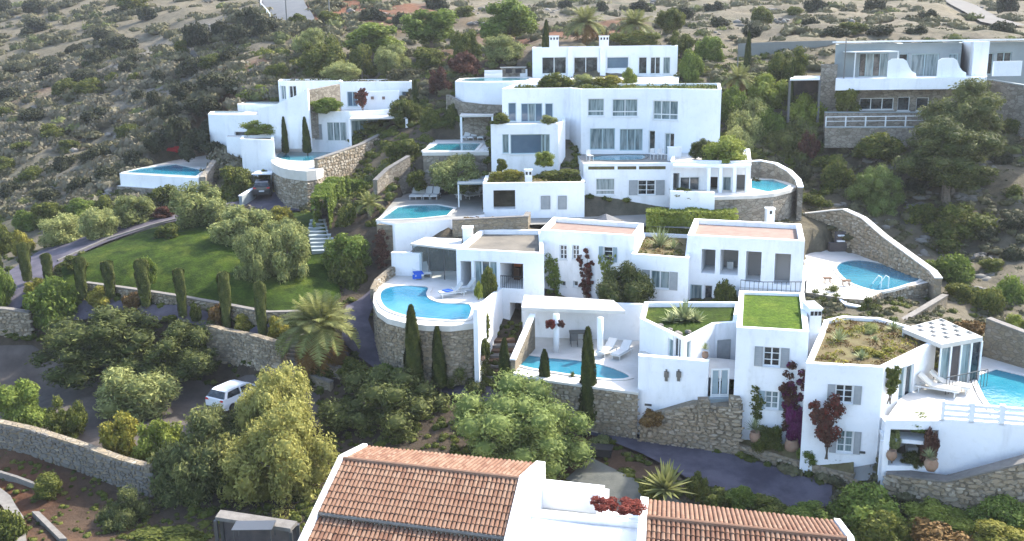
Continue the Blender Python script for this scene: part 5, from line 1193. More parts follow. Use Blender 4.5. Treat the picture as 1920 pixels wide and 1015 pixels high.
def plant(sp, box, label, Y=None, z=None, name=None, cat=None, group=None, trunk=None, depth=.9, v=None, up=0.0):
    """crown filling the picture box (x0,y0,x1,y1); standing at height z, distance Y, or on the ground under it"""
    x0, y0, x1, y1 = box; cx = (x0+x1)/2; trunk = sp in NAMES if trunk is None else trunk
    if Y is None and z is None: b = G(cx, y1-(y1-y0)*.06); Yb = b.y; zb = b.z
    elif Y is None: b = PZ(cx, y1-(y1-y0)*.05, z); Yb = b.y; zb = z
    else: Yb = Y; zb = z if z is not None else None
    d = ray(cx, 0).y; D = Yb*cos(PITCH)-PY(cx,(y0+y1)/2,Yb).z*sin(PITCH); w = (x1-x0)/FPX*D/2; rd = w*depth; rd = min(rd, max(.62*(y1-y0)/FPX*D*(1.5 if depth > .6 else 1), .25))
    Yc = Yb + (rd*.35 if Y is None else 0)
    c = PY(cx, (y0+y1)/2, Yc); cz = c.z; Hp = (y1-y0)/2/FPX*D; el = atan2(-c.z, c.y); t = c
    if Hp*Hp < (rd*sin(el))**2*1.35: rd = Hp/sin(max(el,.03))/1.17
    h = max(.15, sqrt(max(Hp*Hp-(rd*sin(el))**2, (.3*Hp)**2))/cos(el))
    if zb is None: zb = H(c.x, Yc)
    if Y is None and z is None: zb = H(c.x, Yc)
    elif z is None and cz-h > zb+6: pass
    zroot = min(zb, cz-h*.6)
    if Y is not None and not trunk: zroot = cz-h*1.0
    if Y is not None: zroot = max(zroot, cz-h-1.6)
    nm, ct = NAMES.get(sp, ('shrub','shrub')); nm = name or nm; ct = cat or ct
    r = T(nm, label, ct, (c.x, Yc, zroot), rz=random.uniform(0, 6.28), group=group)
    o = bpy.data.objects.new('crown' if trunk else 'foliage', crownmesh(sp, v)); COL.objects.link(o); o.parent = r
    o.location = (0,0,cz-zroot+up); o.scale = (w, rd if (rd < w*.8) else w, h*.97)
    if rd < w*.8: r.rotation_euler = (0,0,random.choice((0,pi)))
    if depth < .6: r.rotation_euler = (0,0,0)
    mb = MB(); rad = max(.04, w*.07 if trunk else w*.05); L = cz-zroot
    R = random.Random(int(cx*7+y0)); 
    if trunk:
        tp = Vector((R.uniform(-.1,.1)*w, R.uniform(-.1,.1)*w, L*.62)); mb.tube([(0,0,-.3),(tp.x*.5,tp.y*.5,tp.z*.5),tuple(tp)], [rad*1.3,rad,rad*.8], 7)
        for k in range(5):
            a = k*1.26+R.random(); e = tp+Vector((cos(a)*w*.5, sin(a)*min(w,rd)*.5, h*.55*R.uniform(.5,1))); mb.tube([tuple(tp), tuple((tp+e)/2+Vector((0,0,.05*w))), tuple(e)], [rad*.6,rad*.4,rad*.2], 5)
        o = bpy.data.objects.new('trunk', mesh_of('trunk', mb, BARK)); COL.objects.link(o); o.parent = r
    else:
        mb.tube([(0,0,-.1),(0,0,max(.1,L))], [rad,rad*.6], 5); o = bpy.data.objects.new('stem', mesh_of('stem', mb, BARK)); COL.objects.link(o); o.parent = r
    return r
# columns of cypress
def cypress_mesh(seed, pointed=True, m=None, n=4200):
    rng = np.random.default_rng(seed); z = rng.uniform(0,1,n)**.85; a = rng.uniform(0, 2*pi, n)
    prof = lambda z: (np.sqrt(np.clip(1-z,0,1))*.9*np.minimum(1, z*8+.55) if pointed else np.where(z > .93, np.sqrt(np.clip(1-((z-.93)/.07)**2,0,1)), np.minimum(1, .72+z*.35)))
    rr = prof(z)*(.92+.12*np.sin(a*3+z*9+seed)+.07*np.sin(a*5-z*23)); P = np.stack([np.cos(a)*rr*rng.uniform(.9,1.05,n), np.sin(a)*rr*rng.uniform(.9,1.05,n), z*2-1], 1)
    Nn = np.stack([np.cos(a), np.sin(a), np.full(n,.35)], 1); P[:,2] *= 1
    nn = Nn/np.linalg.norm(Nn,axis=1)[:,None]; t = np.stack([rng.normal(0,.25,n), rng.normal(0,.25,n), np.ones(n)*.24], 1); b = np.cross(nn, np.array([0,0,1.])); b /= np.linalg.norm(b,axis=1)[:,None]
    s = rng.uniform(.6,1.3,n)[:,None]; t = np.stack([rng.normal(0,.05,n), rng.normal(0,.05,n), np.full(n,.035)], 1)*s; b = b*.11*s
    V = np.stack([P-t, P-b+nn*.03, P+t+nn*.05, P+b+nn*.03], 1).reshape(-1,3); Fq = np.arange(4*n).reshape(n,4); var = .5+.18*np.sin(a*4+z*15)+rng.normal(0,.16,n)
    zz_ = np.linspace(0,1,14); vs = []; fs = []; base = len(V)
    for zc in zz_: r0 = float(prof(np.array([zc]))[0])*.88; vs += [(cos(2*pi*k/10)*r0, sin(2*pi*k/10)*r0, zc*2-1) for k in range(10)]
    for i in range(13):
        for k in range(10): fs.append((base+i*10+k, base+i*10+(k+1)%10, base+(i+1)*10+(k+1)%10, base+(i+1)*10+k))
    return split_mesh('cypress_crown', np.vstack([V, vs]), np.vstack([Fq, fs]), np.concatenate([var, np.full(len(fs), .3)]), m)
CYM = [cypress_mesh(3, True, M_CYP), cypress_mesh(8, True, M_CYP)]; TOM = [cypress_mesh(5, False, M_TOPI), cypress_mesh(6, False, M_TOPI)]
def cypress(box, label, pointed=True, Y=None, z=None, group=None, m=None):
    x0, y0, x1, y1 = box; cx = (x0+x1)/2
    b = PY(cx, y1, Y) if Y else (PZ(cx, y1, z) if z is not None else G(cx, y1))
    t = PY(cx, y0, b.y); h = t.z-b.z; D = b.y*cos(PITCH)-b.z*sin(PITCH); w = (x1-x0)/FPX*D/2
    zr = b.z if Y is None else min(b.z, H(b.x, b.y)+.1)
    r = T('cypress_tree', label, 'tree', (b.x, b.y, zr), rz=random.random()*6, group=group)
    r.rotation_euler = (random.uniform(-.035,.035), random.uniform(-.03,.03), r.rotation_euler[2]); w *= random.uniform(.9,1.08)
    o = bpy.data.objects.new('crown', random.choice(m or (CYM if pointed else TOM))); COL.objects.link(o); o.parent = r; hh = t.z-zr; o.location = (0,0,hh*.54); o.scale = (w*.92, w*.92, hh*.46)
    mb = MB(); mb.tube([(0,0,-.3),(0,0,hh*.3)], [.09,.07], 6); o = bpy.data.objects.new('trunk', mesh_of('trunk', mb, BARK)); COL.objects.link(o); o.parent = r
    return r
# palms
def frond_mesh(name, L=1., droop=.55, n=46, m=None, wid=.21):
    V, Fc, var = [], [], []
    def P(t): return np.array([t*L*(1-.18*t*droop), 0, L*(.42*t-.95*droop*t*t)])
    R = random.Random(4)
    for k in range(n):
        t = .12+.86*k/n; c = P(t); c2 = P(t+.03); ln = wid*math.sin(pi*min(1,t*.9+.12))**.6*L
        for s in (-1, 1):
            tip = c+np.array([ln*.75, s*ln, -ln*.35+R.uniform(-.03,.03)*L]); wv = (c2-c)*.75
            i = len(V); V += [c, c+wv*.9, tip+wv*.2, tip]; Fc.append((i,i+1,i+2,i+3)); var.append(.5+R.uniform(-.25,.25))
    for k in range(8):
        a, b = P(k/8), P((k+1)/8); w_ = .012*L*(1-k/9); i = len(V); V += [a+[0,-w_,0], a+[0,w_,0], b+[0,w_*.8,0], b+[0,-w_*.8,0]]; Fc.append((i,i+1,i+2,i+3)); var.append(.7)
    return fastmesh(name, V, Fc, var, m)
FR = [frond_mesh('frond', 1, d, m=M_PALM) for d in (.25,.6,.95)]
FRR = frond_mesh('old_frond', 1, 1.15, m=M_RUST)
def palm(px, py, base, size_px, label, Y=None, n=46, thick=.28, old=8, name='palm_tree'):
    """px,py crown centre in the picture; base = picture y of trunk foot"""
    b = G(px, base) if Y is None else PY(px, base, Y); c = PY(px, py, b.y); D = b.y*cos(PITCH)-b.z*sin(PITCH); L = size_px/FPX*D
    r = T(name, label, 'palm', (c.x, b.y, b.z)); h = c.z-b.z; mb = MB(); ps = []; rs = []
    for k in range(13): ps.append((0,0,-.2+(h+.1)*k/12)); rs.append(thick*(1.15-.2*k/12)*(1.1 if k % 2 else .95))
    mb.tube(ps, rs, 9); o = bpy.data.objects.new('trunk', mesh_of('trunk', mb, BARK)); COL.objects.link(o); o.parent = r
    for k in range(n+old):
        a = k*2.39996; t = k/n; me = FR[0] if t < .3 else FR[1] if t < .7 else FR[2]
        if k >= n: me = FRR
        o = bpy.data.objects.new('frond', me); COL.objects.link(o); o.parent = r; o.location = (0,0,h)
        s = L*(.8+.35*min(1,t))*random.uniform(.9,1.05); o.scale = (s,s,s); o.rotation_euler = (random.uniform(-.2,.2), -radians(62*(1-min(1,t))**1.1)+(.1 if k < n else .5), a)
    return r
def rosette_mesh(seed, m, n=34, L=1., wid=.085, flat=.2):
    V, Fc, var = [], [], []; R = random.Random(seed)
    for k in range(n):
        a = k*2.39996; el = radians(78*(1-k/n)+flat*30+R.uniform(-8,8)); d = np.array([cos(a)*cos(el), sin(a)*cos(el), sin(el)]); s = np.array([-sin(a), cos(a), 0]); l = L*R.uniform(.75,1.05)
        p0 = np.zeros(3); p1 = d*l*.45; p2 = d*l-np.array([0,0,l*.06]); v = .5+R.uniform(-.25,.25)
        i = len(V); V += [p0-s*wid*.7, p0+s*wid*.7, p1+s*wid, p1-s*wid]; Fc.append((i,i+1,i+2,i+3)); var.append(v)
        i = len(V); V += [p1-s*wid, p1+s*wid, p2+s*.004, p2-s*.004]; Fc.append((i,i+1,i+2,i+3)); var.append(v+.1)
    return fastmesh('rosette', V, Fc, var, m)
AG = {'agave': rosette_mesh(1, M_AGAVE), 'yucca': rosette_mesh(2, M_AGAVE, 60, 1, .035, .1), 'cycad': rosette_mesh(3, M_DARK, 70, 1, .04, -.2), 'fan': rosette_mesh(5, M_PALM, 50, 1, .07, .0)}
def rosette(kind, px, py, rpx, label, z=None, Y=None, cat='succulent', name='agave_plant', group=None, up=0):
    p = PZ(px, py, z) if z is not None else (PY(px, py, Y) if Y else G(px, py)); D = p.y*cos(PITCH)-p.z*sin(PITCH); s = rpx/FPX*D
    o = bpy.data.objects.new(name, AG[kind]); COL.objects.link(o); o.location = (p.x,p.y,p.z+up); o.scale = (s,s,s); o.rotation_euler = (0,0,random.random()*6); return tag(o, label, cat, group)

def R_(*a): return a
def hedge(name, label, pts, wid, z0, z1, m, n=2600, leaf=.14, cat='hedge', seed=1, round_=.25, inner=True):
    """leafy box along a plan polyline"""
    rng = np.random.default_rng(seed); P = np.array([q[:2] for q in pts], float); seg = np.linalg.norm(P[1:]-P[:-1], axis=1); tot = seg.sum(); s = rng.uniform(0, tot, n); k = np.searchsorted(np.cumsum(seg), s).clip(0, len(seg)-1)
    f = (s-np.concatenate([[0], np.cumsum(seg)])[k])/seg[k]; c = P[k]+(P[k+1]-P[k])*f[:,None]; d = (P[k+1]-P[k])/seg[k][:,None]; nn = np.stack([d[:,1], -d[:,0]], 1)
    Zt = np.interp(s, np.linspace(0,tot,len(z1)), z1) if hasattr(z1,'__len__') else np.full(n, float(z1)); Zb = np.interp(s, np.linspace(0,tot,len(z0)), z0) if hasattr(z0,'__len__') else np.full(n, float(z0))
    side = rng.choice(3, n, p=[.4,.2,.4]); a = rng.uniform(-1,1,n); h = rng.uniform(0,1,n); off = np.where(side == 0, wid/2, np.where(side == 1, -wid/2, a*wid/2)); zz_ = np.where(side == 2, 1, h)
    bul = .12*np.sin(s*2.1)+.1*np.sin(s*5.3+h*4); off = off*(1+bul); P3 = np.concatenate([c+nn*off[:,None], (Zb+(Zt-Zb)*zz_+bul*.6*zz_)[:,None]], 1)
    N3 = np.concatenate([nn*np.where(side == 0, 1., np.where(side == 1, -1., a*.3))[:,None], np.where(side == 2, 1., .25)[:,None]], 1)
    V, Fq = leaves(P3, N3, np.full(n, leaf), rng, .5, .7); var = .5+.2*np.sin(s*1.7+h*3)+rng.normal(0,.15,n)
    r = T(name, label, cat, (P[0][0],P[0][1],Zb.min())); me = fastmesh('foliage', V-np.array(OFF[r.name]), Fq, var, m); o = bpy.data.objects.new('foliage', me); COL.objects.link(o); o.parent = r
    mb = MB()
    for i in range(len(P)-1 if inner else 0):
        F_ = Fac(P[i], P[i+1], ((P[i+1]-P[i])[1]/seg[i], -(P[i+1]-P[i])[0]/seg[i])); f0, f1 = seg[:i].sum()/tot*(len(z1)-1 if hasattr(z1,'__len__') else 0), seg[:i+1].sum()/tot*(len(z1)-1 if hasattr(z1,'__len__') else 0)
        top_ = min(np.interp(f0, range(len(z1)), z1), np.interp(f1, range(len(z1)), z1)) if hasattr(z1,'__len__') else z1
        F_.box(mb, 0, F_.L, -wid*.36, wid*.36, float(Zb.min()), float(top_)-.3)
    if inner: obj('inner_twigs', mb, m, r)
    return r
def climber(box, Y, label, m, flow=None, dens=1.0, name='climber', lean=0.):
    """wall climber: wandering stems rooted at the wall foot with bunches of leaves that thicken upward"""
    x0, y0, x1, y1 = box; a = PY((x0+x1)/2, y1, Y); tl = PY(x0, y0, Y); tr = PY(x1, y0, Y); w = (tr.x-tl.x)/2; h = tl.z-a.z; R = random.Random(int(x0*13+y0)); rng = np.random.default_rng(int(x0*13+y0))
    r = T(name, label, 'climber', tuple(a)); mb = MB(); ends = []
    for k in range(4):
        q = [Vector((R.uniform(-.1,.1), R.uniform(0,.08), -.3))]; tx = R.uniform(-.8,.8)*w
        for j in range(1,7): f = j/6; q.append(Vector((tx*f**1.2+R.uniform(-.12,.12)*w+lean*f, R.uniform(-.05,.1), h*f*R.uniform(.93,1)*(.8+.2*(k%2)))))
        mb.tube([tuple(v) for v in q], [.035*(1-.1*j) for j in range(7)], 5); ends.append(q)
    o = bpy.data.objects.new('stem', mesh_of('stem', mb, BARK)); COL.objects.link(o); o.parent = r
    C = []
    for q in ends:
        for t in np.linspace(.35, 1, 9):
            j = min(5, int(t*6)); p = q[j].lerp(q[j+1], t*6-j); 
            for _ in range(2): C.append((p.x+R.uniform(-.35,.35)*w, p.y+R.uniform(-.22,.02), p.z+R.uniform(-.08,.1)*h, R.uniform(.14,.3)*min(1.3,max(.6,w))))
    def mk(nm, CC, mt, k):
        CC = np.array(CC); n = int(k); P = np.repeat(CC[:,:3], n, 0); s = np.repeat(CC[:,3], n); q = rng.normal(0,1,(len(P),3)); q /= np.linalg.norm(q,axis=1)[:,None]; q[:,1] = -np.abs(q[:,1])*.8
        P = P+q*(s*rng.uniform(.4,1,len(P)))[:,None]; P[:,0] = P[:,0].clip(-w*1.05, w*1.05)
        V, Fq = leaves(P, q+np.array([0,-.5,.3]), np.full(len(P), .075), rng, .55, .6); me = fastmesh(nm, V, Fq, .5+rng.normal(0,.2,len(P)), mt); o = bpy.data.objects.new(nm, me); COL.objects.link(o); o.parent = r
    mk('foliage', C, m, 34*dens)
    if flow: mk('flowers', R.sample(C, max(4, len(C)//2)), flow, 30*dens)
    return r
# --- foreground trees
plant('willow', (440,688,592,860), 'tall yellow green feathery tree in the foreground, hiding the white car', Y=53.5, name='pepper_tree', up=0, depth=.9)
plant('willow', (412,760,632,975), 'broad yellow green feathery tree at the corner of the tiled house', Y=49.5, name='pepper_tree')
plant('olivebig', (278,775,455,955), 'big grey green olive tree left of the yellow feathery trees', Y=50.5)
plant('olivebig', (360,762,470,850), 'grey olive tree top just below the parked white car', Y=53.5)
plant('olive', (178,680,342,788), 'round pale olive tree standing alone in the dirt car park')
plant('dark', (72,572,330,720), 'huge dark bush of leathery leaves left of centre in front of the cypress path', trunk=False, name='laurel_bush', cat='bush')
plant('dark', (262,602,436,715), 'smaller dark leathery bush at the right end of the huge one', trunk=False, name='laurel_bush', cat='bush')
plant('bright', (48,522,148,618), 'bright green citrus like tree beside the pale wall at the left edge')
plant('bright', (-15,505,28,585), 'bright green shrub cut by the left edge above the pale wall', trunk=False, name='shrub', cat='shrub')
plant('bright', (-12,715,84,812), 'yellow green tree at the left edge on the rubble wall')
plant('shrubbig', (84,752,162,832), 'dark green citrus tree second from the left on the rubble wall', name='citrus_tree', cat='tree', trunk=True)
plant('gold', (186,774,264,862), 'small tree with reddish bare branches third along the rubble wall', name='citrus_tree', cat='tree', trunk=True)
plant('lime', (248,785,345,872), 'pale lime green tree fourth along the rubble wall', name='citrus_tree', cat='tree', trunk=True)
plant('olivebig', (175,920,282,1025), 'dark olive bush at the bottom left beside the concrete beam', Y=47.5)
plant('shrub', (236,985,385,1035), 'low green bush cut by the bottom edge at the left', Y=45)
plant('shrub', (-25,960,48,1030), 'round green bush inside the curved path at the bottom left corner', Y=45)
plant('shrub', (62,890,118,940), 'small weedy shrub on the red soil below the rubble wall')
plant('dark', (612,690,852,842), 'large dark laurel tree in the middle of the lower garden', Y=56)
plant('dark', (828,668,935,765), 'dark olive green tree between the front cypresses', Y=58.5)
plant('pine', (842,722,1104,897), 'broad bright green pine behind the tiled roof', Y=50)
plant('shrub', (560,670,640,720), 'dark shrubs under the big palm', Y=61)
plant('shrub', (630,672,700,728), 'dark green shrub right of the big palm trunk', Y=60)
plant('bright', (686,684,752,722), 'small light green shrub on top of the large dark laurel', Y=58)
for x0,y0,x1,y1,Y,lab in ((758,577,796,716,57.3,'tallest dark front cypress beside the round terrace wall'),(812,617,839,728,57.2,'slim cypress second from the left in front of the stone terrace'),
    (931,638,960,738,56.6,'cypress in front of the brown steps'),(1009,660,1037,716,55.4,'short cypress poking up in front of the long pool'),(1085,620,1121,806,53.8,'tall broad cypress in front of the right pergola column')):
    cypress((x0-5,y0-4,x1+5,y1), lab, True, Y=Y, group='pointed cypresses along the front drive')
cl = [(-6,462,14,548,'first clipped cypress, at the left edge of the picture'),(40,456,64,532,'second clipped cypress from the left beside the golden tree'),(82,476,105,540,'third clipped cypress from the left, in front of the road'),
 (143,482,169,565,'fourth clipped cypress from the left, above the bright citrus tree'),(197,490,221,563,'fifth clipped cypress from the left, at the lawn edge'),(332,504,357,600,'clipped cypress with bare path on both sides, right of the ivy column'),
 (413,511,439,622,'clipped cypress in front of the lawn centre'),(480,530,506,636,'last clipped cypress, nearest the big palm')]
for x0,y0,x1,y1,lab in cl: cypress((x0,y0,x1,y1), lab, False, group='clipped column cypresses along the lawn path')
o_ = cypress((260,486,290,580), 'bright leafy ivy covered column in the row of clipped cypresses', False)
plant('bright', (257,484,294,535), 'bright bushy ivy top crowning the leafy column at the lawn edge', Y=69.3, trunk=False, name='ivy', cat='climber')
for b_, sp, lab in (((44,522,90,560),'gold','rusty green shrub between the second and third clipped cypress'),((160,540,215,580),'gold','olive brown shrub below the fourth and fifth cypress'),((225,548,272,585),'rust','dark brown green shrub left of the ivy column'),
    ((385,570,428,618),'rust','dark purple brown bush beside the path cypress'),((436,590,484,628),'gold','yellow flowering bush between the last two cypresses'),((500,595,545,640),'gold','yellow orange bush right of the last cypress'),
    ((300,590,336,604),'shrub','small low shrub on the path edge right of the ivy column'),((355,570,378,606),'shrub','small grey green shrub right of the lone path cypress')):
    plant(sp, b_, lab)
# --- lawn and the upper road
for b_, lab in (((204,364,291,425),'olive tree on the road side above the lawn, right of the twin olives'),((72,402,160,462),'left one of the two olives at the left tip of the lawn'),((142,390,226,452),'right one of the two olives, with a pale leaning trunk'),
    ((320,346,438,432),'large pale olive tree at the top edge of the lawn'),((390,390,505,462),'upper left olive of the cluster on the lawn'),((500,410,582,470),'upper right olive of the cluster on the lawn'),((436,430,520,535),'front left olive of the cluster on the lawn'),((490,425,590,528),'front right olive of the cluster on the lawn, the darkest')):
    plant('olive', b_, lab)
plant('gold', (503,388,556,430), 'round yellow green bush behind the lawn olives')
plant('shrub', (288,418,340,448), 'low round grey green bush on the upper lawn')
plant('shrub', (112,480,168,510), 'low sparse bush at the left tip of the lawn')
plant('gold', (22,434,64,482), 'small golden yellow tree by the road at the left', name='golden_tree', cat='tree', trunk=True)
for k, (b_, lab) in enumerate((((-20,420,28,480),'bright shrub by the road at the far left edge'),((20,395,80,440),'green hedge shrub above the golden tree'),((60,378,130,430),'dense green shrub behind the left twin olive'),((120,372,190,412),'bright green bush behind the right twin olive'),((170,368,215,400),'dark green bush above the road near the infinity pool'))): plant('bright' if k%2 else 'shrub', b_, lab, trunk=False, name='shrub', cat='shrub')
plant('shrub', (279,348,336,392), 'umbrella shaped dark shrub below the infinity pool')
plant('darkred', (284,388,330,410), 'reddish undergrowth below the umbrella shaped shrub')
plant('shrub', (410,312,480,378), 'dark green bush left of the round stone tower')
plant('shrub', (486,318,510,345), 'small dark bush against the round stone tower', Y=97)
# --- hedge, steps and slope between lawn and pools
for b_, sp, lab, Y in (
    ((628,385,672,450),'shrub','dark green bush below the tall hedge',80),((604,440,706,520),'bright','bright leafy tree beside the purple drive',74),((612,480,690,565),'shrub','dark underside shrubs of the leafy tree beside the drive',72),
    ((718,262,792,322),'shrub','dark bushy shrub above the lower stone wall',93),((712,308,762,348),'gold','round bush with orange flowers above the small palm',90),((728,188,795,240),'shrubbig','dark rounded bush at the right end of the left villa',103),
    ((785,205,830,270),'shrub','grey green bush left of the white pergola',99),((826,196,868,245),'shrub','dark bush below the top stone wall',99),((800,292,905,362),'olive','silvery bare looking olive tree in front of the small rectangular pool',84),
    ((680,410,720,440),'shrub','low shrub below the small palm beside the lounger pool',79),((760,320,800,356),'shrub','grey shrub behind the four loungers',86)):
    plant(sp, b_, lab, Y=Y, trunk=sp in('olive',), name='tree' if 'tree' in lab else None)
palm(692, 384, 408, 34, 'small feathery palm beside the lounger pool', n=26, thick=.16, old=0)
palm(598, 612, 690, 86, 'big feathery date palm at the left bend of the drive', n=60, thick=.34, old=14)
# --- around the villas
RT_ = -4.55
for b_, sp, lab, Y, z in (((1005,138,1072,170),'shrub','large green shrub on the left of the roof garden',94,None),((1068,140,1120,166),'olive','grey green shrub in the middle of the roof garden',95,None),((1110,142,1170,166),'gold','brownish green bed at the right of the roof garden',95,None),((1166,128,1196,160),'lime','yellow green bush against the top villa corner',98,None),
    ((918,213,958,233),'shrub','shrub spilling over the left balcony corner',84.4,None),((1014,216,1046,234),'olive','grey shrub on the right balcony corner',84.4,None),((1000,284,1042,312),'lime','small yellow green tree on the lower terrace',80.5,None),((930,298,952,322),'shrub','small shrub left of the dark terrace opening',80.5,None),
    ((916,318,986,342),'gold','rusty green bed left of the roof chimney',79.6,None),((1002,318,1094,342),'shrub','long green bed right of the roof chimney',79.6,None),((1292,262,1345,300),'dark','dark blue green shrub on the annex terrace',80,None),((1318,256,1404,312),'lime','big yellow green vine mound on the annex roof',79,None),
    ((1258,352,1312,374),'vine','planted box in front of the annex window',75.8,None),((860,408,990,430),'rust','rusty flowering bed along the stone planter wall',74.6,None),
    
    ((1108,500,1234,614),'dark','round dense green tree in front of the joined white blocks',64.5,None),
    ((1338,525,1382,575),'shrub','dark bush below the tall bays of the pavilion villa',64,None),((1515,540,1590,585),'shrubbig','sprawling green shrub left of the oval pool wall',63,None),((1605,560,1655,600),'vine','leggy shrub in front of the grey garden wall',60.5,None),
    ((888,528,905,560),'lime','small yellow green shrub beside the kidney pool',60,None),
    
    ((1405,798,1470,856),'shrubbig','bushy green shrub at the foot of the tower villa',49.6,None),((1496,833,1538,870),'bright','low round bright shrub left of the dark cycad',47.8,None),
    
    
    ((1540,628,1590,650),'shrub','green tuft bed at the left of the planted roof',54,None),((1590,608,1650,655),'olive','grey green bushes on the planted roof',53.5,None),((1600,650,1665,682),'gold','dry golden plants at the front of the planted roof',49.5,None),((1655,650,1700,675),'gold','yellow green ground cover at the right of the planted roof',50,None),((1625,600,1670,635),'bright','bright green shrub at the back of the planted roof',56,None),
    
    ((1100,818,1147,852),'olive','rounded grey shrub in the dark planter on the drive',52,None),((1060,700,1085,760),'shrub','dark green shrub behind the tall cypress',55.2,None),((1120,735,1180,795),'shrub','dark shrubs against the court retaining wall',54.4,None),
    ((1200,772,1245,802),'rust','rusty dry bush at the left foot of the stone ramp',51.4,None)):
    th = .35 if any(k in lab for k in ('climber','bougainvillea','rose')) and 'courtyard' not in lab else .9
    plant(sp, b_, lab, Y=Y, z=z, depth=th, trunk=sp == 'dark' and 'tree' in lab, name='tree' if 'tree' in lab else ('climber' if th < .6 else 'shrub'), cat='tree' if 'tree' in lab else ('climber' if th < .6 else 'shrub'))
for k, px, py, r_, lab, z, nm in (('yucca',1238,462,42,'tall spiky yucca on the planted roof between the white blocks',-15,'yucca_plant'),('yucca',1262,466,22,'small yucca on the planted roof between the white blocks',-15,'yucca_plant'),('agave',1282,600,44,'large pale agave in the rock bed of the V shaped terrace',-17.3,'agave_plant'),
    ('agave',1258,604,26,'small agave left of the large pale one on the V shaped terrace',-17.3,'agave_plant'),('agave',1306,602,26,'small agave right of the large pale one on the V shaped terrace',-17.3,'agave_plant'),('cycad',1568,868,36,'big dark spiky cycad at the foot of the planted block',None,'cycad'),
    ('yucca',1572,640,30,'blue grey spiky yucca at the left of the planted roof',-16.8,'yucca_plant'),('yucca',1675,620,24,'blue grey spiky yucca at the back right of the planted roof',-16.8,'yucca_plant'),('agave',1615,672,20,'pale agave near the front of the planted roof',-16.8,'agave_plant'),('agave',1640,640,14,'small round succulent in the middle of the planted roof',-16.8,'agave_plant')):
    rosette(k, px, py, r_, lab, z=z, name=nm, cat={'cycad':'cycad','yucca_plant':'yucca'}.get(nm,'succulent'))
# lower right garden
for b_, sp, lab, Y in (((1552,908,1692,1010),'bright','large bright green bush at the lower right, left of the lime one',43.5),((1600,955,1700,1030),'shrub','dark lower part of the bush at the bottom right',41.5),((1690,938,1830,1000),'lime','long lime green bush at the lower right',42.5),((1826,930,1935,1000),'bright','green bush at the bottom right corner',42),((1700,975,1830,1040),'rust','dry brownish bush at the bottom right edge',40.5),((1830,975,1930,1030),'gold','low yellowish bush in the bottom right corner',40),
    ((1310,915,1372,955),'shrub','dark shrub left of the hedge row below the drive',44.8),((1360,912,1420,955),'bright','bright bush in the hedge row below the drive',44.6),((1400,925,1480,965),'shrub','dark low shrub in the middle of the row below the drive',44.2),((1470,940,1560,985),'bright','bright low bush at the right end of the row below the drive',43.6),
    ((1200,892,1250,940),'shrub','blue green shrub left of the fan palm',45.5),((1280,890,1330,940),'shrubbig','dark blue green shrub right of the fan palm',45.5)):
    plant(sp, b_, lab, Y=Y, trunk=False, name='bush', cat='bush')
rosette('fan', 1248, 925, 62, 'light green fan palm by the courtyard wall', Y=45, cat='palm', name='fan_palm', up=.2)
# right hand slope between the villas
for b_, sp, lab, Y in (((1345,165,1400,240),'bright','bright green tree behind the right end of the four storey villa',95),((1405,205,1475,285),'bright','fresh green tree between the grey green and the lime one',93),((1352,240,1420,305),'olive','silvery shrubby tree beside the right wall of the four storey villa',90),((1600,250,1690,300),'shrub','sprawling shrub below the long terrace wall',87),((1360,190,1452,300),'olive','tall grey green tree right of the four storey villa',93),((1395,140,1480,205),'lime','yellow green tree crown behind the grey green one',97),((1470,178,1556,255),'lime','lime green tree left of the grey building',94),((1430,230,1548,330),'dark','dark mass of shrubs below the lime green tree',90),((1395,285,1440,312),'shrub','dark shrub above the curved pool wall',89),
    ((1270,96,1322,165),'bright','bright green tree right of the top villa',104),((1300,70,1362,120),'bright','round green tree behind the top villa corner',112),((1252,62,1302,106),'shrubbig','dark green tree behind the top villa roof',114),((1440,95,1520,165),'shrubbig','green bushes left of the stone pier',100),((1490,250,1536,300),'darkred','reddish bare shrub right of the dark mass',88),
    ((1565,162,1612,210),'shrub','small green tree in front of the grey building',91.5),((1732,152,1882,262),'olivebig','big soft grey green tree in front of the right wing',86),((1705,305,1870,352),'shrubbig','low spreading bushes under the big dark tree',83),((1685,225,1880,340),'dark','big dark tree below the soft grey green one',82),((1535,300,1605,372),'shrub','light green shrub below the long terrace wall',84),((1585,312,1692,408),'pine','round bright pine bush on the slope below the grey building',82),
    ((1460,350,1562,402),'shrubbig','spreading grey green shrub above the tall curved wall',82.5),((1520,290,1590,340),'shrub','dark bush at the foot of the concrete buttress',87),((1690,382,1866,472),'shrubbig','big dark olive coloured bush right of the tall curved wall',79),((1650,430,1720,490),'shrub','small green bush behind the tall curved wall',79),((1735,478,1832,560),'bright','bright bush at the right end of the curved wall',70),
    ((1850,520,1930,610),'bright','bright green bush at the right edge',66),((1820,540,1885,625),'shrub','dark green bush left of the bright one at the right edge',64),((1770,530,1835,575),'shrub','small shrubs below the end of the curved wall',66),((1880,590,1930,640),'lime','yellow green shrub at the right edge above the stone wall',61),
    ((1785,600,1850,632),'rust','rusty low plants behind the pool house',57),((1545,590,1620,618),'shrub','green shrub row behind the planted roof',58),((1660,575,1700,605),'shrub','small dark shrub on the low wall below the oval pool',60.5)):
    plant(sp, b_, lab, Y=Y, trunk=sp in ('olive','olivebig','pine') or 'tree' in lab, name='tree' if 'tree' in lab else 'shrub', cat='tree' if 'tree' in lab else 'shrub')
palm(1385, 150, 190, 40, 'feathery palm behind the four storey villa', n=30, thick=.2, Y=98)
palm(1098, 45, 80, 46, 'wide grey green palm above the top villa', n=34, thick=.2, Y=122, old=4)
palm(1190, 48, 85, 44, 'second palm above the top villa, nearer the right chimney', n=34, thick=.2, Y=121, old=2)
palm(645, 128, 150, 24, 'small palm behind the left villa roof', n=24, thick=.16, Y=118, old=0)
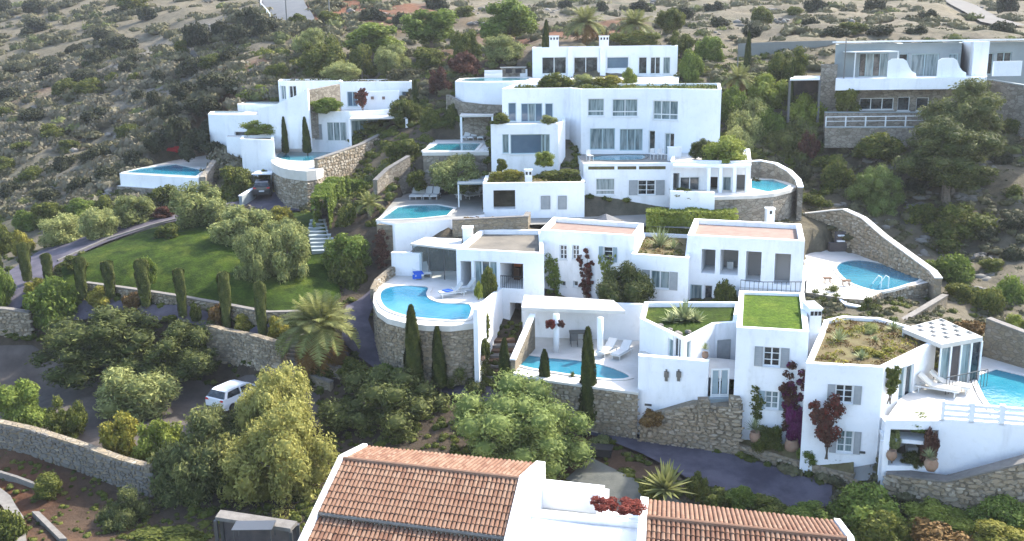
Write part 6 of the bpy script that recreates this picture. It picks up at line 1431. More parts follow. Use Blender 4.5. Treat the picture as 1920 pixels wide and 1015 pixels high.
cypress((1012,38,1034,84), 'small yellowish conifer behind the left chimney of the top villa', True, Y=114)
cypress((1392,58,1410,120), 'dark narrow conifer left of the grey building', True, Y=106)
cypress((526,220,546,284), 'left dark cypress against the left villa', True, Y=103)
cypress((564,220,588,272), 'right dark cypress against the left villa', True, Y=102)
cypress((772,150,790,205), 'thin dark cypress at the right end of the left villa', True, Y=107)
cypress((1476,115,1490,170), 'thin dark cypress beside the carport of the grey building', True, Y=94)
for b_, sp, lab, Y in (((898,2,1012,72),'bright','large bright round tree above the curved pool of the top villa',124),((752,20,862,80),'bright','long bright tree crown left of the large round one',128),((640,45,758,100),'bright','broad green tree at the top centre left',130),((905,68,985,115),'olive','silvery olive tree beside the top villa pool',114),((545,55,610,110),'olive','grey tree right of the asphalt road',130),
    ((560,75,660,150),'shrubbig','dark bushy mass above the left villa',124),((700,85,770,140),'olive','grey olive tree in the middle of the upper bushes',120),((655,85,700,140),'shrub','dark green tree above the left villa',122),((735,25,765,48),'maquis','dark round bush near the top edge centre',150),((840,60,900,120),'shrubbig','dark tree left of the silvery olive',116),
    ((770,90,835,135),'shrub','grey green shrubs above the villa gap',118),((840,100,905,140),'darkred','red bougainvillea bank beside the top villa pool',111),((800,130,850,180),'darkred','dark reddish shrubs above the villa gap',108),((720,130,800,160),'scrub','dry brown shrubs behind the left villa roof',114),
    ((444,160,525,188),'lime','yellow green hedge behind the left villa',118),((495,120,545,165),'shrub','green shrub where the scree meets the left villa',122),((578,184,645,212),'bright','planted bed on the upper level of the left villa',104.5),((450,226,530,254),'lime','yellow green hedge on the small upper terrace',104.4),
    ((600,118,680,152),'olive','pale green shrubs on the roof of the left villa',116),((1220,90,1262,100),'scrub','low dry bush behind the top villa roof',120),((1140,60,1240,86),'shrubbig','dark green shrub bank above the top villa roof',117),((1230,18,1290,60),'shrubbig','green shrub mass right of the palms',124)):
    plant(sp, b_, lab, Y=Y, trunk='tree' in lab, name='tree' if 'tree' in lab else 'shrub', cat='tree' if 'tree' in lab else 'shrub')
# --- dark bushes of the hillsides (left ravine side, top, right)
HB = [(5,15,30,24),(60,15,40,22),(100,22,22,14),(250,8,60,30),(275,28,40,20),(70,50,46,20),(50,62,26,12),(140,95,36,14),(195,68,44,18),(230,85,56,24),(205,85,40,18),(190,108,62,24),(250,115,40,18),(95,140,44,22),(160,148,60,24),(120,165,50,26),(170,165,70,26),
 (370,70,60,40),(415,60,40,30),(470,40,60,36),(450,70,50,36),(495,55,48,30),(340,90,30,20),(360,130,60,34),(400,120,56,30),(430,108,44,28),(240,130,40,20),(255,150,34,18),(300,150,30,24),(400,160,70,34),(350,175,60,30),(440,165,44,22),(380,200,70,30),(320,210,50,32),(290,190,34,28),(260,185,26,22),
 (180,220,60,26),(240,250,50,24),(100,250,60,26),(60,220,50,24),(20,180,50,20),(10,215,40,20),(330,245,60,40),(290,270,44,30),(370,265,60,34),(395,240,40,28),(400,280,46,20),(350,290,30,20),(180,295,60,28),(120,310,50,26),(60,330,60,26),(10,310,50,24),(20,360,50,24),(90,370,50,24),(150,350,50,26),(200,330,44,22),(250,300,40,22),(40,280,46,20),(130,275,40,18),
 (215,150,36,18),(30,130,40,14),(560,40,40,20),(620,35,50,18),(700,30,50,20),(820,10,50,20),(870,25,44,18),(1060,12,30,14),(1130,15,26,14),(1200,15,40,16),(1280,30,50,22),(1340,15,40,14),(1430,30,46,24),(1530,14,50,22),(1640,12,46,20),(1490,25,34,16),(1520,45,36,12),(1600,55,60,18),(1570,62,50,14),(1650,60,50,16),(1740,30,36,14),(1890,12,44,28),(1880,55,50,20),(1350,45,36,16),(1410,60,40,20),(1720,60,44,16),
 (1900,240,40,30),(1880,300,40,22),(1900,360,40,18),(1850,440,44,22),(1900,480,50,26),(1860,500,50,24),(1720,350,50,30),(1560,310,40,24),(1650,370,40,26),(1730,400,50,30),(1450,320,50,30),(1500,330,50,34),(1420,350,30,20),(1380,300,30,20),(1560,265,36,20),(1900,420,50,20)]
ORD = 'leftmost,second,third,fourth,fifth,sixth,seventh,eighth,ninth,tenth,eleventh,twelfth,thirteenth,fourteenth,fifteenth,sixteenth,seventeenth,eighteenth,nineteenth,twentieth'.split(',')
BANDS = {'L': [(0,35,'at the top edge left of the road'),(35,90,'level with the road bend'),(90,140,'above the left villa'),(140,195,'level with the left villa roofs'),(195,235,'level with the plunge pools'),(235,285,'uphill of the red shade'),(285,320,'level with the infinity pool'),(320,400,'at the ravine foot')],
         'T': [(0,28,'at the top edge right of the road'),(28,75,'above the top villa roofs')], 'R': [(75,330,'under the grey building'),(330,420,'above the tall curved wall'),(420,560,'right of the oval pool')]}
byb = {}
for q in HB:
    x, y = q[:2]; zn = 'L' if x < 560 else ('T' if y < 110 else 'R')
    for a, b_, nm in BANDS[zn]:
        if a <= y < b_: byb.setdefault((zn, nm), []).append(q); break
for (zn, nm), L_ in byb.items():
    L_.sort()
    for k_, (x, y, w, h) in enumerate(L_):
        sp_ = 'maquis' if random.random() < .7 else 'shrub'
        which = ORD[k_] + (' from the left' if 0 < k_ < len(L_)-1 else '') if k_ < len(L_)-1 or k_ == 0 else 'rightmost'
        plant(sp_, (x-w/2, y-h/2-4, x+w/2, y+h/2+2), f'{which} of the dark bushes {nm}', name='hillside_bush', cat='bush', group='dark bushes '+nm)
for bx, Y, lab, m_, fl_, dn in (((1016,482,1064,570),69.0,'tall green climber at the left corner of the two storey block',M_BRIGHT,None,1.2),((1080,474,1114,578),67.9,'red flowering climber between the two small square windows and the door',M_DRED,M_RED,.9),((1122,480,1152,545),67.3,'sparse pale climber beside the shuttered window',M_LIME,None,.45),
    ((896,592,920,652),60.3,'dark climber on the wall below the sloping side wall',M_SHRUB,None,1),((1450,694,1513,835),49.6,'big magenta bougainvillea at the corner of the tower villa',M_DRED,M_MAG,1.7),((1402,732,1432,800),50.2,'thin rose climber left of the lower shuttered window',M_SHRUB,None,.4),
    ((1512,746,1588,852),46.9,'rounded red green climber between the windows of the planted block',M_DRED,M_RED,1.5),((1655,690,1682,748),47.0,'small climber at the corner of the right pool terrace',M_SHRUB,None,.8),((664,168,696,206),105.9,'red bougainvillea on the left villa facade',M_DRED,M_RED,1.6),
    ((700,430,735,520),73.2,'dark red climber on the stone wall left of the white block',M_DRED,None,1.2)):
    climber(bx, Y, lab, m_, fl_, dn)
plant('magenta', (1472,764,1514,836), 'solid magenta flowering lower part of the big bougainvillea', Y=49.1, trunk=False)
plant('shrub', (900,500,934,562), 'dark green shrub on the edge of the kidney pool terrace', z=zT)
plant('shrub', (895,636,919,676), 'dark shrub at the foot of the brown steps', Y=58.5)
plant('olive', (1660,806,1690,842), 'topiary shrub in the left clay pot of the niche', Y=45.5, trunk=True, name='potted_tree', cat='potted tree')
plant('darkred', (1724,806,1760,866), 'red plant in the right clay pot of the niche', Y=44.9, name='potted_plant', cat='plant')
plant('dark', (1688,846,1734,878), 'dark low plants in the niche planter', Y=45.6, trunk=False)
plant('bright', (1680,772,1765,808), 'leafy plants spilling over the entrance balcony', Y=45.9, trunk=False)
plant('red', (1108,930,1162,958), 'left clump of red bougainvillea on the courtyard wall', Y=36.9)
plant('red', (1150,934,1212,964), 'right clump of red bougainvillea on the courtyard wall', Y=36.6)
hedge('hedge', 'long clipped bright green hedge behind the joined white blocks', yy((1212,400,74.5),(1382,400,73.5)), 1.6, -15.2, PY(1290,396,74).z, M_LIME, 4200, .13)
hedge('hedge', 'tall ivy covered hedge wall beside the garden steps', yy((602,400,80),(612,400,84),(634,400,87),(690,400,90)), 1.3, [-18,-18,-18,-17], [PY(602,372,80).z, PY(615,350,84).z, PY(640,336,87).z, PY(690,345,90).z], M_BRIGHT, 11000, .2, seed=4, inner=False)
plant('gold', (575,588,625,630), 'orange fruit cluster in the crown of the big palm', Y=61.2, name='fruit_cluster', cat='palm fruit')
# --- scrub nobody could count: tufts strewn over the wild slopes and rough garden soil
def scatter(name, label, cat, m, N, region, size, seed, leafn=26, hf=.6, keep=None):
    rng = np.random.default_rng(seed); V, Fc, var = [], [], []
    xs = []; 
    px = rng.uniform(region[0], region[2], N); py = rng.uniform(region[1], region[3], N)
    pts = []
    for a, b in zip(px, py):
        p = G(a, b)
        if p.y > 290: continue
        pts.append(p)
    pts = np.array([tuple(p) for p in pts]); ok = np.ones(len(pts), bool)
    for P, zc in CUTS:
        n = len(P); ins = np.zeros(len(pts), bool)
        for i in range(n):
            a, b = P[i], P[(i+1)%n]; c = ((a[1] > pts[:,1]) != (b[1] > pts[:,1]))
            with np.errstate(divide='ignore', invalid='ignore'): t = (b[0]-a[0])*(pts[:,1]-a[1])/(b[1]-a[1])+a[0]
            ins ^= c & (pts[:,0] < t)
        ok &= ~ins
    if keep is not None: ok &= keep(pts, rng)
    pts = pts[ok]; n = len(pts); dist = pts[:,1]; s = rng.uniform(size*.5, size*1.5, n)*np.clip(dist/90, .8, 2.0)
    k = leafn; th = rng.uniform(0, 2*pi, (n,k)); ph = np.arccos(rng.uniform(0, 1, (n,k))); r = rng.uniform(.6,1,(n,k))
    q = np.stack([np.sin(ph)*np.cos(th), np.sin(ph)*np.sin(th), np.cos(ph)*hf], 2); P = pts[:,None]+q*(r*s[:,None])[:,:,None]
    V, Fq = leaves(P.reshape(-1,3), q.reshape(-1,3), np.repeat(s*(.34 if k < 30 else .2 if k < 80 else .15), k), rng, .6, .4)
    vv = rng.uniform(.2,.8,n); var = np.repeat(vv, k)+rng.normal(0,.08,n*k)
    bm = bmesh.new(); bmesh.ops.create_icosphere(bm, subdivisions=1, radius=1); IV = np.array([v.co for v in bm.verts]); IF = np.array([[v.index for v in f.verts] for f in bm.faces]); bm.free()
    cv = (IV[None]*np.array([1,1,hf*1.0])*rng.uniform(.75,1.1,(n,len(IV),1))*(s*.86)[:,None,None]+pts[:,None]).reshape(-1,3); cf = (IF[None]+(np.arange(n)*len(IV))[:,None,None]).reshape(-1,3)+len(V)
    F_ = np.vstack([Fq, np.hstack([cf, cf[:,2:3]])]); o = bpy.data.objects.new(name, split_mesh(name, np.vstack([V, cv]), F_, np.concatenate([var, np.repeat(vv-.08, len(IF))]), m)); COL.objects.link(o); return tag(o, label, cat, kind='stuff')
wild = lambda p, r: (np.sin(p[:,0]*.21+p[:,1]*.13)+np.sin(p[:,0]*.07-p[:,1]*.19)+r.normal(0,.7,len(p))) > -.6
scatter('scrub', 'grey purple low scrub covering the left ravine side and hill', 'scrub', M_PURP, 1050, (-330,110,520,410), 1.15, 11, 110, keep=wild, hf=.45)
scatter('scrub', 'straw and olive coloured low scrub on the left hillside', 'scrub', M_SCRUB, 1450, (-330,-25,640,410), 1.0, 12, 90, hf=.4)
scatter('scrub', 'dry low scrub along the top hillside', 'scrub', M_SCRUB, 1150, (560,-25,2350,200), .8, 13, 50, hf=.5)
scatter('scrub', 'dark green low scrub dotted over the wild slopes', 'scrub', M_OLIVG, 800, (-330,-25,2350,410), .75, 14, 60, keep=wild)
scatter('scrub', 'dry grass and scrub on the right slope', 'scrub', M_SCRUB, 2400, (1420,230,2350,1000), .6, 15, 50, hf=.5)
scatter('ground_cover', 'low green ground cover on the garden slopes between the villas', 'ground cover', M_SHRUB, 3600, (380,90,1500,400), .5, 16, 44)
scatter('ground_cover', 'low green ground cover in the lower gardens', 'ground cover', M_SHRUB, 3600, (300,560,1960,1060), .36, 17, 40)
scatter('ground_cover', 'weeds on the red soil at the lower left', 'ground cover', M_SHRUB, 350, (-30,850,380,1030), .24, 18, 30)
scatter('ground_cover', 'low planting along the road above the lawn', 'ground cover', M_SHRUB, 800, (-30,360,330,640), .4, 19, 40)
def rocks(name, label, m, N, region, size, seed):
    rng = np.random.default_rng(seed); bm = bmesh.new(); bmesh.ops.create_icosphere(bm, subdivisions=1, radius=1); IV = np.array([v.co for v in bm.verts]); IF = np.array([[v.index for v in f.verts] for f in bm.faces]); bm.free()
    pts = []; cx = 0
    while len(pts) < N:
        a, b = rng.uniform(region[0], region[2]), rng.uniform(region[1], region[3]); k = rng.integers(1, 9)
        for _ in range(k):
            p = G(a+rng.normal(0,7), b+rng.normal(0,3)); 
            if p.y < 280 and not any(isinstance(c[1], (int,float)) and c[0][:,0].min() < p.x < c[0][:,0].max() and c[0][:,1].min() < p.y < c[0][:,1].max() for c in CUTS): pts.append(tuple(p))
    pts = np.array(pts); n = len(pts); s = size*rng.lognormal(0,.5,n).clip(.4,2.0); V = (IV[None]*rng.uniform(.65,1.25,(n,len(IV),1))*np.stack([s*rng.uniform(.8,1.6,n), s, s*rng.uniform(.4,.8,n)],1)[:,None]+pts[:,None]).reshape(-1,3); F_ = (IF[None]+(np.arange(n)*len(IV))[:,None,None]).reshape(-1,3)
    o = bpy.data.objects.new(name, fastmesh(name, V, F_, np.repeat(rng.uniform(.1,.9,n), len(IF)), m)); COL.objects.link(o); return tag(o, label, 'rocks', kind='stuff')
rocks('rocks', 'loose grey limestone rocks strewn over the left hillside', STONE_P, 420, (-20,0,480,400), .32, 31)
rocks('rocks', 'loose pale rocks along the top hillside', STONE_P, 260, (560,-10,1940,70), .35, 32)
rocks('rocks', 'rubble and rocks on the right slope', STONE_P, 320, (1560,300,1940,560), .26, 33)
def roofplants(name, label, m, poly, z, N, size, seed):
    rng = np.random.default_rng(seed); P_ = np.array(poly); x0, y0 = P_.min(0); x1, y1 = P_.max(0); pts = rng.uniform((x0,y0),(x1,y1),(N,2)); ins = np.zeros(N, bool); n = len(P_)
    for i in range(n):
        a, b = P_[i], P_[(i+1)%n]; c = ((a[1] > pts[:,1]) != (b[1] > pts[:,1]))
        with np.errstate(divide='ignore', invalid='ignore'): t = (b[0]-a[0])*(pts[:,1]-a[1])/(b[1]-a[1])+a[0]
        ins ^= c & (pts[:,0] < t)
    pts = pts[ins]; n = len(pts); k = 26; s = rng.uniform(size*.4, size*1.5, n); th = rng.uniform(0, 2*pi, (n,k)); ph = np.arccos(rng.uniform(0,1,(n,k)))
    q = np.stack([np.sin(ph)*np.cos(th), np.sin(ph)*np.sin(th), np.cos(ph)*.7], 2); C = np.hstack([pts, np.full((n,1), z)]); P = C[:,None]+q*s[:,None,None]
    V, Fq = leaves(P.reshape(-1,3), q.reshape(-1,3), np.repeat(s*.25, k), rng, .5, .8); var = np.repeat(rng.uniform(.1,.9,n), k)+rng.normal(0,.12,n*k)
    o = bpy.data.objects.new(name, fastmesh(name, V, Fq, var, m)); COL.objects.link(o); return tag(o, label, 'ground cover', kind='stuff')
roofplants('ground_cover', 'dry grasses and creepers on the planted roof', M_RUST, inset(pb,.4), -16.8, 160, .22, 1)
roofplants('ground_cover', 'green and golden creepers on the planted roof', M_GOLD, inset(pb,.4), -16.8, 110, .28, 2)
roofplants('ground_cover', 'green plants on the roof between the white blocks', M_SHRUB, inset(b3,.4), -15.0, 45, .3, 3)
roofplants('ground_cover', 'reddish undergrowth on the roof between the white blocks', M_RUST, inset(b3,.4), -15.0, 40, .3, 4)
roofplants('ground_cover', 'green roof plants of the four storey villa', M_SHRUB, inset(e1,.5), -4.55, 200, .35, 5)
roofplants('ground_cover', 'low plants on the lower roof with the chimney', M_GOLD, inset(e3,.4), -11.6, 90, .35, 6)
roofplants('ground_cover', 'plants on the left villa roofs', M_SHRUB, inset(d1,.4), PY(580,152,112).z-.25, 50, .35, 7)
roofplants('ground_cover', 'plants on the right part of the left villa roofs', M_SCRUB, inset(d2,.4), PY(700,153,110).z-.25, 60, .35, 8)
# ================================================================== furniture, cars, small things
def lounger_proto(m_, name='sun_lounger', back=38):
    r = T(name, 'x', 'sun lounger', (0,0,0)); mb = MB()
    mb.box(-.32,-.28,-.95,.95,.28,.33); mb.box(.28,.32,-.95,.95,.28,.33); mb.box(-.28,.28,-.95,-.91,.28,.33); mb.box(-.28,.28,.91,.95,.28,.33); obj('frame', mb, FRAME_W, r)
    for x, y in ((-.29,-.8),(.25,-.8),(-.29,.75),(.25,.75)): mb = MB(); mb.box(x,x+.04,y,y+.05,0,.28); obj('leg', mb, FRAME_W, r)
    mb = MB(); mb.box(-.3,.3,-.95,.25,.335,.42); obj('seat', mb, m_, r)
    mb = MB(); a = radians(back); L = .78; s, c = sin(a), cos(a); t = .08
    mb.mesh8([(-.3,.26,.335),(.3,.26,.335),(.3,.26+L*c,.335+L*s),(-.3,.26+L*c,.335+L*s),(-.3,.26-t*s,.335+t*c),(.3,.26-t*s,.335+t*c),(.3,.26+L*c-t*s,.335+L*s+t*c),(-.3,.26+L*c-t*s,.335+L*s+t*c)]); obj('backrest', mb, m_, r)
    return r
LP = {'w': lounger_proto(LOUNGE), 'c': lounger_proto(LOUNGE_C), 'g': lounger_proto(LOUNGE_G, back=50)}
used = set()
def lounger(k, p, rz, label, group=None):
    if k not in used: o = LP[k]; used.add(k); o.location = p; o.rotation_euler = (0,0,rz); OFF[o.name] = Vector(p); o['label'] = label
    else: o = copy_tree(LP[k], p, rz, label)
    if group: o['group'] = group
    elif 'group' in o: del o['group']
    return o
g4 = 'row of four loungers by the four sided pool'
for k, (x, lab) in enumerate(((778,'first lounger from the left in the row of four by the pool'),(789,'second lounger from the left in the row of four by the pool'),(803,'third lounger from the left in the row of four by the pool'),(817,'right end lounger in the row of four by the pool'))):
    p = PZ(x, 372, z5); lounger('g', (p.x, p.y, z5), radians(-8), lab, g4)
for x, y, rz, lab in ((872,370,-50,'grey lounger under the left part of the thin shade frame'),(890,372,-50,'grey lounger under the right part of the thin shade frame')): p = PZ(x,y,z5); lounger('g', (p.x,p.y,z5), radians(rz), lab, 'loungers under the shade frame')
for x, lab in ((874,'left lounger under the white square pergola'),(887,'middle lounger under the white square pergola'),(905,'right lounger under the white square pergola')): p = PZ(x,263,z3); lounger('w', (p.x,p.y,z3+.01), radians(-15), lab, 'loungers under the white square pergola')
p = PZ(783,520,zT); lounger('w', (p.x,p.y,zT), radians(15), 'white lounger with a blue towel beside the glass pavilion', 'loungers by the kidney pool'); 
tw_ = T('beach_towel', 'bright blue towel hanging over the lounger beside the glass pavilion', 'towel', (p.x,p.y,zT)); mb = MB(); mb.cbox((p.x+.1,p.y-.45,zT+.45), (.7,1.0,.05), rz=.25); mb.cbox((p.x+.05,p.y-.95,zT+.28), (.66,.04,.35), rz=.25); obj('cloth', mb, BLUE, tw_)
p = PZ(798,516,zT); lounger('w', (p.x,p.y,zT), radians(15), 'white lounger right of the blue towel one', 'loungers by the kidney pool')
for x, y, rz, lab in ((848,556,-70,'lounger with a blue towel at the inner curve of the kidney pool'),(872,549,-70,'lounger behind the small yellow green shrub by the kidney pool')):
    p = PZ(x,y,zT); lounger('g', (p.x,p.y,zT), radians(rz), lab, 'loungers by the kidney pool')
    if x < 860: tw_ = T('beach_towel', 'folded blue towel on the lounger at the curve of the kidney pool', 'towel', (p.x,p.y,zT+.43)); mb = MB(); mb.cbox((p.x-.3,p.y-.1,zT+.46), (.6,.5,.06), rz=-.9); obj('cloth', mb, BLUE, tw_)
for x, y, rz, lab in ((1138,664,-35,'left white lounger beside the long court pool'),(1166,668,-35,'right white lounger beside the long court pool')): p = PZ(x,y,zc); lounger('w', (p.x,p.y,zc), radians(rz), lab, 'loungers in the pergola court')
for x, y, rz, lab in ((1757,738,58,'cream lounger nearest the house on the right terrace'),(1778,732,58,'cream lounger nearer the cut off pool')): p = PZ(x,y,zI); o = lounger('c', (p.x,p.y,zI), radians(rz), lab, 'cream loungers by the right hand pool'); o.scale = (1.15,1.15,1.15)
# dining set in the pergola court
def table(p, sx, sy, m_, label, top=.05):
    r = T('table', label, 'table', p); mb = MB(); mb.cbox((p[0],p[1],p[2]+.73), (sx,sy,top)); obj('tabletop', mb, m_, r)
    for a in (-1,1):
        for b in (-1,1): mb = MB(); mb.cbox((p[0]+a*(sx/2-.08),p[1]+b*(sy/2-.08),p[2]+.35), (.05,.05,.7)); obj('leg', mb, m_, r)
    return r
def chair_proto(m_):
    r = T('chair', 'x', 'chair', (0,0,0)); mb = MB(); mb.box(-.24,.24,-.24,.24,.42,.47); obj('seat', mb, m_, r); mb = MB(); mb.box(-.24,.24,.21,.25,.47,.92); obj('backrest', mb, m_, r)
    for a in (-1,1):
        for b in (-1,1): mb = MB(); mb.cbox((a*.21,b*.21,.21), (.04,.04,.42)); obj('leg', mb, m_, r)
    return r
CHD, CHW = chair_proto(METAL), chair_proto(LOUNGE); first = {'d':1,'w':1}
def chair(k, p, rz, label, group=None):
    P0 = CHD if k == 'd' else CHW
    if first[k]: first[k] = 0; o = P0; o.location = p; o.rotation_euler = (0,0,rz); o['label'] = label
    else: o = copy_tree(P0, p, rz, label)
    if group: o['group'] = group
p = PZ(1088,642,zc); table((p.x,p.y,zc), 1.5, .8, METAL, 'dark dining table under the court pergola')
for k, (dx, dy, rz, w) in enumerate(((-.45,-.75,pi,'front left'),(.45,-.75,pi,'front right'),(-.45,.75,0,'back left'),(.45,.75,0,'back right'))): chair('d', (p.x+dx,p.y+dy,zc), rz, w+' dark chair at the dining table under the court pergola', 'chairs round the court dining table')
p = PZ(822,502,zT); table((p.x,p.y+.4,zT), 1.3,.8, METAL, 'dark table inside the glass pavilion')
for dx, w in ((-.9,'left'),(.9,'right')): chair('d', (p.x+dx,p.y+.4,zT), pi/2*(1 if dx < 0 else -1), w+' chair at the table inside the glass pavilion', 'chairs in the glass pavilion')
for x, y, Y, lab in ((1106,302,82.6,'white chair at the left end of the small terrace pool'),(1226,302,83,'white chair right of the small terrace pool'),(1240,301,83,'white chair beside the low box right of the small terrace pool')): p = PY(x,y,Y); chair('w', (p.x,p.y,zP), .6, lab, 'white chairs on the four storey villa terrace')
b = T('planter_box', 'square white box planter on the terrace right of the small pool', 'planter', (0,0,0)); p = PY(1264,300,82); mb = MB(); mb.cbox((p.x,p.y,zP+.55), (1.1,.6,1.1)); mb.cbox((p.x,p.y,zP+1.13), (1.2,.7,.06)); obj('box', mb, WHITE, b)
c = PZ(1037,600,zc); hp_ = T('flower_basket', 'hanging basket of dark red flowers on the left pergola column', 'hanging plant', (0,0,0))
p = PZ(1043,660,zc); cc = Vector((p.x-.15,p.y-.45,zc+2.0)); hp_.location = cc; OFF[hp_.name] = cc.copy()
for k, dx in enumerate((-.25,.45)):
    o = bpy.data.objects.new('flowers', crownmesh('red' if k == 0 else 'darkred')); COL.objects.link(o); o.parent = hp_; o.location = (dx,0,.05); o.scale = (.36,.3,.3) if k == 0 else (.25,.22,.25)
mb = MB(); mb.cbox((cc.x-.1,cc.y+.15,cc.z-.02), (.7,.04,.04)); obj('bracket', mb, METAL, hp_)
# parasol behind the middle villa
def parasol(p, rad, m_, label, closed=False):
    r = T('parasol', label, 'parasol', p); mb = MB(); mb.lathe(p, [(.03,0),(.03,2.5)], 8); obj('pole', mb, METAL, r); mb = MB(); n = 8
    for k in range(n):
        a, b_ = 2*pi*k/n, 2*pi*(k+1)/n; mb.face([(p[0],p[1],p[2]+2.6),(p[0]+rad*cos(a),p[1]+rad*sin(a),p[2]+2.05),(p[0]+rad*cos(b_),p[1]+rad*sin(b_),p[2]+2.05)]); mb.face([(p[0]+rad*cos(a),p[1]+rad*sin(a),p[2]+2.05),(p[0]+rad*cos(b_),p[1]+rad*sin(b_),p[2]+2.05),(p[0]+rad*cos(b_),p[1]+rad*sin(b_),p[2]+1.93),(p[0]+rad*cos(a),p[1]+rad*sin(a),p[2]+1.93)])
    obj('canopy', mb, m_, r); return r
p = PY(1136,402,76.3); parasol((p.x,p.y,p.z-2.55), 1.35, METAL, 'dark grey open parasol showing above the roof of the joined white blocks')
# red canopy with net hoops far left
p = PZ(322,300,z8); r = T('umbrella', 'red fabric shade at the back of the far left infinity terrace', 'umbrella', tuple(p)); mb = MB(); mb.tube([tuple(p),(p.x,p.y,p.z+1.6)], .05); obj('pole', mb, METAL, r); mb = MB()
for k in range(5): mb.cbox((p.x+random.uniform(-.5,.5),p.y+random.uniform(-.3,.3),p.z+.9+.12*k), (1.2,.8,.3), rz=random.random(), rx=random.uniform(-.4,.4))
obj('canopy', mb, RED, r)
r = T('arched_net_frame', 'arched wire frames left of the red shade on the far left terrace', 'frame', tuple(p))
for k in range(5):
    x = p.x-.8-.55*k; mb = MB(); mb.tube([(x+.3*sin(t),p.y-.4-.1*k+.9*cos(t),p.z+.95*abs(sin(t))) for t in [pi*j/8 for j in range(9)]], .035, 5); obj('hoop', mb, FRAME_W, r)
mb = MB(); mb.tube([(p.x-.6,p.y-.4,p.z+.96),(p.x-3.2,p.y-.8,p.z+.96)], .03, 5); obj('rail', mb, FRAME_W, r)
# pots
def pot(p, s, label, m_=CLAY):
    r = T('clay_pot', label, 'pot', tuple(p)); mb = MB(); mb.lathe(p, [(.5*s,0),(.78*s,.5*s),(.8*s,1.0*s),(.62*s,1.35*s),(.7*s,1.5*s),(.55*s,1.5*s),(.5*s,1.3*s)], 14); obj('body', mb, m_, r, True); return r
for x, y, s, Y, lab in ((1415,828,.38,49.3,'large clay urn left of the bushy green shrub at the tower foot'),(1484,848,.5,48.9,'tall clay urn under the magenta bougainvillea'),(1671,862,.34,45.2,'left tall clay pot in the white entrance niche'),(1745,882,.42,44.2,'right big clay pot in the white entrance niche'),(1322,672,.25,53.5,'small clay pot with a plant beside the blue gate'),(1518,842,.25,48.4,'small pale pot between the urn and the round shrub'),(1175,790,.3,54,'clay pot against the court retaining wall'),(905,676,.22,58.2,'dark pot at the foot of the brown steps')):
    p = PY(x,y,Y); pot(p, s, lab)
rosette('yucca', 1322, 655, 16, 'small plant in the clay pot beside the blue gate', Y=53.5, name='potted_plant', cat='plant')
for x, y, r_, Y, lab in ((1415,806,26,49.3,'bushy plant in the left clay urn'),(1742,858,22,44.2,'spiky plant in the right pot of the niche')): rosette('yucca', x, y, r_, lab, Y=Y, name='potted_plant', cat='plant')
p = G(1122,852); r = T('planter', 'dark rectangular planter standing on the drive', 'planter', tuple(p)); mb = MB(); mb.cbox((p.x,p.y,p.z+.22), (1.5,.75,.44), rz=-.25); mb.cbox((p.x,p.y,p.z+.45), (1.6,.85,.06), rz=-.25); obj('box', mb, BLACK, r)
# barbecue and seats of the top villa
p = PY(925,135,109.6); r = T('sofa', 'white outdoor sofa beside the curved end pool of the top villa', 'sofa', (p.x,p.y,z6+.3)); mb = MB(); mb.cbox((p.x,p.y,z6+.5),(2.0,.8,.4)); obj('seat', mb, LOUNGE, r); mb = MB(); mb.cbox((p.x,p.y+.35,z6+.85),(2.0,.2,.5)); obj('backrest', mb, LOUNGE, r)
p = PY(982,132,109.6); r = T('armchair', 'white armchair between the sofa and the top villa', 'armchair', (p.x,p.y,z6+.3)); mb = MB(); mb.cbox((p.x,p.y,z6+.5),(.8,.8,.4)); obj('seat', mb, LOUNGE, r); mb = MB(); mb.cbox((p.x+.3,p.y+.2,z6+.85),(.2,.6,.6)); obj('backrest', mb, LOUNGE, r)
p = PY(962,122,111.5); r = T('barbecue', 'grey stone barbecue behind the white sofa of the top villa', 'barbecue', (p.x,p.y,z6+.2)); mb = MB(); mb.cbox((p.x,p.y,z6+.75),(2.8,.9,1.1)); obj('body', mb, STONE_F, r); mb = MB(); mb.cbox((p.x-.5,p.y-.42,z6+.95),(.7,.2,.45)); mb.cbox((p.x+.6,p.y-.42,z6+.95),(.7,.2,.45)); obj('oven_opening', mb, BLACK, r); mb = MB(); mb.cbox((p.x,p.y,z6+1.34),(3.0,1.0,.08)); obj('counter', mb, TERRA, r)
# terrace railing over the right annex and ladder of the oval pool
p = PZ(1652,540,zH); r = T('pool_ladder', 'white handrail of the oval pool', 'pool rail', tuple(p)); mb = MB()
for d in (0,.5): mb.tube([(p.x+d,p.y,zH-.1),(p.x+d,p.y,zH+.75),(p.x+d-.1,p.y+.35,zH+.8),(p.x+d-.3,p.y+.8,zH+.1)], .03, 6)
obj('rail', mb, FRAME_W, r)
for x, y, lab in ((1551,531,'left small brown stool on the oval pool terrace'),(1586,536,'right small brown stool on the oval pool terrace')): p = PZ(x,y,zH); r = T('stool', lab, 'stool', tuple(p), group='stools on the oval pool terrace'); mb = MB(); mb.cbox((p.x,p.y,zH+.38),(.55,.4,.07)); obj('seat', mb, WOOD, r); [(lambda m_: (m_.cbox((p.x+a*.2,p.y+b_*.14,zH+.17),(.05,.05,.35)), obj('leg', m_, WOOD, r)))(MB()) for a in (-1,1) for b_ in (-1,1)]
